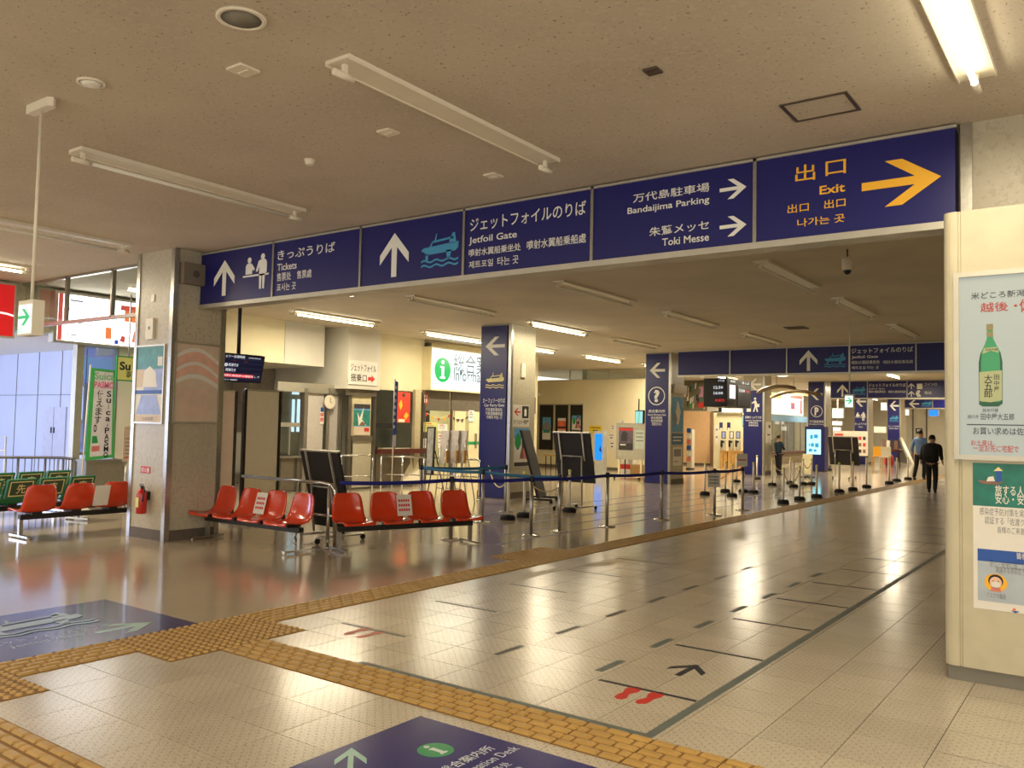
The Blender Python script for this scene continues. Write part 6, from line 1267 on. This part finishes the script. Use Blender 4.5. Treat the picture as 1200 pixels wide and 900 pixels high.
for i in range(nW):
    a_ = ya+(yb_-ya)*i/nW; B().box(XT-.06, XT, a_-.04, a_+.04, zc, zv).build('window_post', STEEL, t, True); B().box(XT-.04, XT-.02, a_+.05, a_+(yb_-ya)/nW-.05, zc, zv).build('window_pane', GLASS, t, True)
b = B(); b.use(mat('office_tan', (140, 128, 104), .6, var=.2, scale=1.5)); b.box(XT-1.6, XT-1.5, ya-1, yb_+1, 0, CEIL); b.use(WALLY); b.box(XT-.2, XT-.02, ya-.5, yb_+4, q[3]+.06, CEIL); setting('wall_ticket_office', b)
area('ticket_office_light', (XT-.8, (ya+yb_)/2, CEIL-.1), (.8, 3), 50, (1, .9, .7))
# touch screen kiosk on the P column
YK = 33.3; fk = FS(YK); q = bx(fk, 943, 552.5, 966.5, 500); t = thing('information_kiosk', 'navy upright kiosk with a bright pale blue touch screen before the P column', 'kiosk', ((q[0]+q[2])/2, YK+.2, 0))
B().box(q[0], q[2], YK, YK+.5, .05, q[3]).build('body', NAVY, t, True); B().box(q[0]+.05, q[2]-.05, YK+.05, YK+.45, 0, .05).build('plinth', BLK, t, True); s_ = bx(fk, 945.3, 532, 962, 503.5); TSC = emis('touch_screen', (160, 240, 250), 2.2); TSB = emis('touch_screen_blue', (60, 150, 200), 1.2)
B(fk).box(s_[0], s_[2], s_[1], s_[3], 0, .01).build('screen', TSC, t, True); w_, h_ = s_[2]-s_[0], s_[3]-s_[1]
for i, r_ in enumerate(((.25, .62, .45, .78), (.52, .65, .8, .8), (.15, .33, .25, .42), (.3, .3, .52, .45), (.6, .28, .85, .45), (.15, .1, .4, .22), (.5, .1, .7, .2))): B(fk).box(s_[0]+w_*r_[0], s_[0]+w_*r_[2], s_[1]+h_*r_[1], s_[1]+h_*r_[3], .01, .012).build('screen_tile', TSB, t, True)
# curved hanging wings
WG_ = mat('wing_wood', (150, 130, 100), .5, var=.15)
for lab, p_px, Yg in (('curved hanging wing blade left, under the second navy sign', [(888, 460), (898, 455.5), (910, 453), (922, 453.5), (932, 456)], 24.5), ('longer curved hanging wing blade right, under the second navy sign', [(903, 466), (916, 461), (930, 458.5), (945, 459.5), (962, 464)], 26)):
    P = []; N_ = len(p_px)
    for i, (x_, y_) in enumerate(p_px):
        p_ = PY(x_, y_, Yg); wd = .28*math.sin(math.pi*(i+.35)/(N_-.3)); P.append([(p_.x, p_.y-wd, p_.z-.03), (p_.x, p_.y, p_.z+.04), (p_.x, p_.y+wd, p_.z-.03)])
    mid = PY(*p_px[2], Yg); t = thing('hanging_wing', lab, 'decoration', tuple(mid)); B().sheet(P, .03).build('blade', WG_, t, True); B().cyl((mid.x, mid.y, mid.z), (mid.x, mid.y, CEIL), .012).build('wire', STEEL, t, True)
# menu board behind the small black board
Yb2 = 41.6; fb2 = FS(Yb2); q = bx(fb2, 976, 533, 1017, 505.5); t = thing('menu_board', 'wide white board with small food photos standing behind the small black board', 'board', ((q[0]+q[2])/2, Yb2, 0))
b = B(fb2); b.use(mat('menu_white', (222, 212, 196), .5)).box(q[0], q[2], q[1], q[3], -.03, 0); w_, h_ = q[2]-q[0], q[3]-q[1]
for i in range(4):
    for j in range(3): b.use((BROWNP, RED, DARKP)[(i+j) % 3]).box(q[0]+w_*(.5+.12*i), q[0]+w_*(.58+.12*i), q[1]+h_*(.12+.26*j), q[1]+h_*(.26+.26*j), 0, .003)
b.use(RED).box(q[0]+w_*.05, q[0]+w_*.3, q[1]+h_*.8, q[1]+h_*.88, 0, .003); b.build('board', None, t, True)
for x_ in (q[0]+.05, (q[0]+q[2])/2, q[2]-.1): B().box(x_, x_+.05, Yb2-.02, Yb2+.03, 0, q[1]).build('leg', STEEL, t, True)
B().box(q[0], q[2], Yb2-.03, Yb2+.02, q[1]-.06, q[1]).build('rail', BLK, t, True)
pxposter('white hanging sign with black locker lettering between the two farthest columns', FS(55), 1024, 507, 1038.5, 500, PAPER, [], 'locker_sign', 'sign')
for (x0, y0, x1, y1, Y_, m, l, nm) in ((975, 490, 988.5, 478.5, 44, emis('lit_green_white', (190, 240, 214), 1.6), 'bright green and white light box left of the ticket banner far away', 'lit_sign_box'), (975, 498.5, 987, 493.5, 44.4, LW, 'thin bright light box under the green and white one', 'lit_sign_box'), (976, 506, 985.5, 500.5, 44.8, LW, 'lowest bright light box left of the menu board', 'lit_sign_box'), (1032, 481, 1039.5, 471.5, 56, LW, 'bright window-like light box left of the farthest banner', 'lit_sign_box'), (1060.5, 487, 1065.5, 479.5, 47, LW, 'small white light box right of the farthest banner', 'lit_sign_box'), (1088, 488, 1100, 480, 47, BSC, 'bright blue screen under the farthest overhead sign', 'wall_screen')):
    fr = FS(Y_); q = bx(fr, x0, y0, x1, y1); t = thing(nm, l, 'light box' if nm[0] == 'l' else 'screen', ((q[0]+q[2])/2, Y_, q[1])); B(fr).box(q[0], q[2], q[1], q[3], -.15, 0).build('housing', ALU, t, True); B(fr).box(q[0]+.02, q[2]-.02, q[1]+.02, q[3]-.02, 0, .006).build('lit_face', m, t, True)
    B(fr).box((q[0]+q[2])/2-.02, (q[0]+q[2])/2+.02, q[3], CEIL, -.1, -.06).build('hanger', STEEL, t, True)
# round shop table, chairs and goods near the farthest banner
g0 = PZ(1045, 548); t = thing('display_table', 'dark red round table with goods near the farthest navy banner', 'table', (g0.x, g0.y, 0)); 
B().lathe([(.42, .72), (.45, .74), (.45, .80), (.42, .82)], 20).build('tabletop', DWOOD, t); 
for k_ in range(3): B().tube([(.3*math.cos(k_*2.1), .3*math.sin(k_*2.1), .73), (.34*math.cos(k_*2.1), .34*math.sin(k_*2.1), 0)], .025).build('leg', DWOOD, t)
for i in range(4): tag(B(Matrix.Translation((g0.x-.3+.17*i, g0.y-.05*i, .82))).box(-.07, .07, -.05, .05, 0, .42-.03*(i % 2)).build('goods_box', (BROWNP, PAPER, DARKP, BROWNP)[i]), 'upright goods pack on the dark red round table, %s from the left' % ord_(i), 'box', 'goods on the round table')
for i, (x_, y_, m) in enumerate(((1028, 549, WOOD), (1037, 550, WPLAS))):
    p_ = PZ(x_, y_); t = thing('stool', ('pale wooden stool', 'white stool')[i]+' beside the dark red round table', 'stool', (p_.x, p_.y, 0)); B().box(-.2, .2, -.2, .2, .5, .54).build('seat', m, t)
    for sx in (-.17, .17):
        for sy in (-.17, .17): B().box(sx-.018, sx+.018, sy-.018, sy+.018, 0, .5).build('leg', m, t)
    B().box(-.2, .2, .16, .2, .54, .95).build('backrest', YEL if i == 0 else m, t)
p_ = PZ(1042, 546)
t = thing('cloth_bag', 'red cloth bag standing on the floor before the dark red round table', 'bag', (p_.x+.1, p_.y-.5, 0)); B().lathe([(.16, 0), (.22, .15), (.2, .42), (.12, .55)], 12).build('sack', RED, t); B().tube([(-.08, 0, .52), (0, 0, .68), (.08, 0, .52)], .012).build('handle', RED, t)
# escalator side / ramp rail and far doors
YE = 54; t = thing('stair_handrail', 'pale slanting stair handrail left of the man in the blue shirt', 'railing', tuple(PY(1062, 545, 50)-Vector((0, 0, PY(1062, 545, 50).z)))); a_, c_ = PY(1056, 514, 50), PY(1070, 545, 46)
B().tube([tuple(a_), tuple(c_)], .09).build('rail', WPLAS, t, True); B().add([(a_.x, a_.y, 0), (c_.x, c_.y, 0), (c_.x, c_.y, c_.z), (a_.x, a_.y, a_.z), (a_.x-.15, a_.y, 0), (c_.x-.15, c_.y, 0), (c_.x-.15, c_.y, c_.z), (a_.x-.15, a_.y, a_.z)], [(0, 1, 2, 3), (7, 6, 5, 4), (0, 4, 5, 1), (3, 2, 6, 7)]).build('side_panel', mat('balustrade_dark', (84, 80, 72), .5), t, True)
fbk = FS(60)
for i, x_ in enumerate((1070, 1086)):
    q = bx(fbk, x_-.6, 552, x_+.6, 470); b = B(fbk).use(SKIRT); b.box(q[0], q[2], 0, CEIL, -.05, .05); setting('trim_%d' % (3+i), b)
pxposter('small dark notice on the far cream wall above the man in the blue shirt', fbk.off(.01), 1073, 508, 1081, 502, DARKP, [(PAPER, R_(.2, .2, .8, .8))], 'notice', 'notice')
# ================================================================= PEOPLE
def skin(name, V, E, mat_, parent, sub=2):
    """V: list of (point, radius); grown with a Skin modifier, then frozen to a mesh"""
    bm = bmesh.new(); L = bm.verts.layers.skin.verify(); vs = [bm.verts.new(Vector(p_)*S) for p_, r_ in V]
    for a_, c_ in E: bm.edges.new((vs[a_], vs[c_]))
    for v_, (p_, r_) in zip(vs, V): v_[L].radius = (r_*S, r_*S) if not isinstance(r_, tuple) else (r_[0]*S, r_[1]*S)
    vs[0][L].use_root = True
    me = bpy.data.meshes.new(name); bm.to_mesh(me); bm.free(); o = bpy.data.objects.new(name, me); COL.objects.link(o)
    o.modifiers.new('s', 'SKIN').use_smooth_shade = True; o.modifiers.new('u', 'SUBSURF').levels = sub; o.modifiers['u'].render_levels = sub
    dg = bpy.context.evaluated_depsgraph_get(); nm = bpy.data.meshes.new_from_object(o.evaluated_get(dg)); bpy.data.objects.remove(o)
    nm.materials.clear(); nm.materials.append(mat_); nm.polygons.foreach_set('use_smooth', [True]*len(nm.polygons))
    ob = bpy.data.objects.new(name, nm); COL.objects.link(ob); ob.parent = parent; return ob
def person(label, loc, rz, h, legs, arms, lean, top_m, leg_m, hair_m=HAIR, slim=1.0, extra=None):
    """faces -Y locally. legs: ((knee),(ankle)) per side as (x,y,z) fractions of height; arms the same (elbow, wrist)"""
    t = thing('person', label, 'person', loc, rz); INV[t] = Matrix.Identity(4)
    P = lambda x, y, z: (x*h, y*h-lean*max(0, z-.5)*h, z*h)
    V, E = [], []
    def v(p_, r_, par=None):
        V.append((p_, r_ if isinstance(r_, tuple) else r_)); 
        if par is not None: E.append((par, len(V)-1))
        return len(V)-1
    R = lambda k: k*h
    slim_c, slim = slim, 1.0
    pel = v(P(0, 0, .53), (R(.07), R(.05))); wai = v(P(0, 0, .62), (R(.075*slim), R(.052)), pel); che = v(P(0, .005, .74), (R(.095*slim), R(.06)), wai); nb = v(P(0, .005, .82), R(.045), che); ne = v(P(0, 0, .86), R(.032), nb)
    hd = v(P(0, -.008, .905), (R(.045), R(.052)), ne); ht = v(P(0, -.004, .955), (R(.046), R(.054)), hd); v(P(0, 0, .99), R(.028), ht)
    nose = v(P(0, -.066, .918), R(.009), hd)
    T2 = [[(0, 1), None]]
    for s_, (kn, an) in zip((-1, 1), legs):
        a_ = v(P(s_*.05, 0, .48), R(.045), pel); b_ = v(P(*kn), R(.037), a_); c_ = v(P(*an), R(.024), b_); d_ = v(P(an[0], an[1]-.07, .018), R(.02), c_)
    for s_, (el, wr) in zip((-1, 1), arms):
        a_ = v(P(s_*.095*slim, .005, .80), R(.034), nb); b_ = v(P(*el), R(.026), a_); c_ = v(P(*wr), R(.017), b_)
        d = (Vector(wr)-Vector(el)).normalized(); pc = Vector(wr)+d*.03; m_ = v(P(*pc), (R(.02), R(.012)), c_)
        for k_ in range(4): e_ = pc+d*(.035+.004*(k_ in (1, 2)))+Vector((0, (k_-1.5)*.011, 0)); f1 = v(P(*((pc+e_)/2+Vector((0, (k_-1.5)*.008, 0)))), R(.0052), m_); v(P(*e_), R(.0045), f1)
        th = v(P(*(Vector(wr)+d*.02+Vector((0, -.022, 0)))), R(.006), m_); v(P(*(Vector(wr)+d*.045+Vector((0, -.03, 0)))), R(.005), th)
    skin('body', V, E, SKIN, t, 1)
    slim = slim_c
    V2, E2 = [], []
    def w2(p_, r_, par=None):
        V2.append((p_, r_)); 
        if par is not None: E2.append((par, len(V2)-1))
        return len(V2)-1
    a0 = w2(P(0, 0, .475), (R(.098*slim), R(.075))); a1 = w2(P(0, 0, .62), (R(.088*slim), R(.066)), a0); a2 = w2(P(0, .005, .74), (R(.108*slim), R(.072)), a1); a3 = w2(P(0, .005, .815), (R(.07), R(.055)), a2); w2(P(0, 0, .85), R(.04), a3)
    for s_, (el, wr) in zip((-1, 1), arms): b0 = w2(P(s_*.10*slim, .005, .80), R(.045), a3); b1 = w2(P(*el), R(.036), b0); w2(P(*(Vector(el).lerp(Vector(wr), .85))), R(.029), b1)
    skin('jacket', V2, E2, top_m, t, 1)
    V2.clear(); E2.clear(); a0 = w2(P(0, 0, .56), (R(.088*slim), R(.062)))
    for s_, (kn, an) in zip((-1, 1), legs): b0 = w2(P(s_*.052, 0, .48), R(.062), a0); b1 = w2(P(*kn), R(.047), b0); w2(P(an[0], an[1], an[2]-.018), R(.036), b1)
    skin('trousers', V2, E2, leg_m, t, 1)
    for s_, (kn, an) in zip((-1, 1), legs):
        V2.clear(); E2.clear(); b0 = w2(P(an[0], an[1]+.015, .022), R(.024)); b1 = w2(P(an[0], an[1]-.04, .02), R(.026), b0); w2(P(an[0], an[1]-.085, .016), R(.018), b1); skin('shoe', V2, E2, BLK, t, 1)
    c_ = Vector(P(0, .008, .945)); Pn = []
    for i in range(9):
        th = math.pi*i/8*.62; row = []
        for j in range(17):
            ph = 2*math.pi*j/16; fr_ = 1 if math.sin(ph) > -.35 else (.45 if th > .9 else 1); a_ = th*fr_
            row.append(c_+Vector((R(.056)*math.sin(a_)*math.cos(ph), R(.066)*math.sin(a_)*math.sin(ph), R(.058)*math.cos(a_))))
        Pn.append(row)
    B().sheet(Pn, -.006).build('hair', hair_m, t)
    for s_ in (-1, 1):
        B(Matrix.Translation(P(s_*.052, 0, .915))).lathe([(.002, -.02*h), (.009*h, -.01*h), (.009*h, .01*h), (.002, .02*h)], 8).build('ear', SKIN, t)
        B(Matrix.Translation(P(s_*.018, -.057, .93))).lathe([(.001, -.004*h), (.005*h, 0), (.001, .004*h)], 8).build('eye', BLACK, t)
    B(Matrix.Translation(P(0, -.056, .893))).box(-.014*h, .014*h, -.004, .004, -.003*h, .003*h).build('mouth', mat('lips', (150, 84, 76), .5), t)
    if extra: extra(t, P, h)
    INV[t] = (Matrix.Translation(Vector(loc)) @ Matrix.Rotation(rz, 4, 'Z')).inverted(); return t
SHB = mat('shirt_blue', (104, 138, 190), .7, bump=.2); TRB = mat('trousers_black', (24, 24, 30), .8, bump=.2); JKB = mat('jacket_black', (20, 21, 28), .8, bump=.2); JKT = mat('jacket_teal', (28, 50, 66), .8, bump=.2); PINKJ = PEACH
stride = (((-.06, -.07, .29), (-.06, -.03, .045)), ((.06, .02, .28), (.065, .12, .05)))
def back_pack(t, P, h): 
    b = B(); c_ = Vector(P(0, .10, .70)); prof_ = [(.05, -.17), (.12, -.15), (.135, 0), (.12, .11), (.06, .15)]
    b.m = Matrix.Translation(c_) @ Matrix.Diagonal((1.05, .55, 1, 1)); b.lathe([(r_*h, z_*h) for r_, z_ in prof_], 12); b.build('backpack', mat('bag_black', (14, 14, 16), .7), t)
p_ = PZ(1078, 562); person('man in a light blue shirt and black trousers walking away up the hall', (p_.x, p_.y, 0), math.radians(165), 1.66, stride, (((-.13, .03, .66), (-.13, -.04, .54)), ((.14, .04, .65), (.15, .02, .52))), .06, SHB, TRB)
p_ = PZ(1092, 577); person('person in a black jacket with a dark backpack walking away beside the pillar', (p_.x, p_.y, 0), math.radians(178), 1.50, (((-.055, -.03, .27), (-.055, .03, .045)), ((.055, -.05, .27), (.06, -.06, .045))), (((-.15, .03, .66), (-.17, .0, .54)), ((.15, .04, .66), (.17, .02, .53))), .10, JKB, TRB, slim=1.35, extra=back_pack)
def paper_in_hand(t, P, h): B(Matrix.Translation(P(.17, -.12, .58))).box(-.09, .09, -.01, .01, -.16, .14).build('carrier_bag', PAPER, t)
p_ = PZ(912, 556.5); person('person with black hair in a dark teal jacket standing at the ticket counter', (p_.x, p_.y, 0), math.radians(150), 1.38, (((-.05, -.01, .28), (-.05, 0, .045)), ((.05, -.015, .28), (.05, -.02, .045))), (((-.12, -.05, .66), (-.08, -.15, .66)), ((.13, -.02, .66), (.15, -.11, .62))), .04, JKT, TRB, slim=1.1, extra=paper_in_hand)
# thick white bollard and small white panel among the chain posts
p_ = PZ(969, 551); t = thing('bollard', 'short thick white post with a black foot right of the touch screen kiosk', 'bollard', (p_.x, p_.y, 0)); B().lathe([(.2, 0), (.2, .05), (.08, .08)], 10).build('foot', RUB, t); B().lathe([(.07, .06), (.07, .66), (.05, .70)], 14).build('post', WP, t)
p_ = PZ(941, 560); t = thing('floor_sign', 'small pale upright sign panel among the chain posts', 'sign', (p_.x, p_.y+.5, 0)); B().box(-.16, .16, -.02, .02, .1, .78).build('panel', CREAM, t); B().box(-.2, .2, -.15, .15, 0, .03).build('foot', RUB, t); B().box(-.02, .02, -.015, .015, .03, .12).build('stem', STEEL, t)
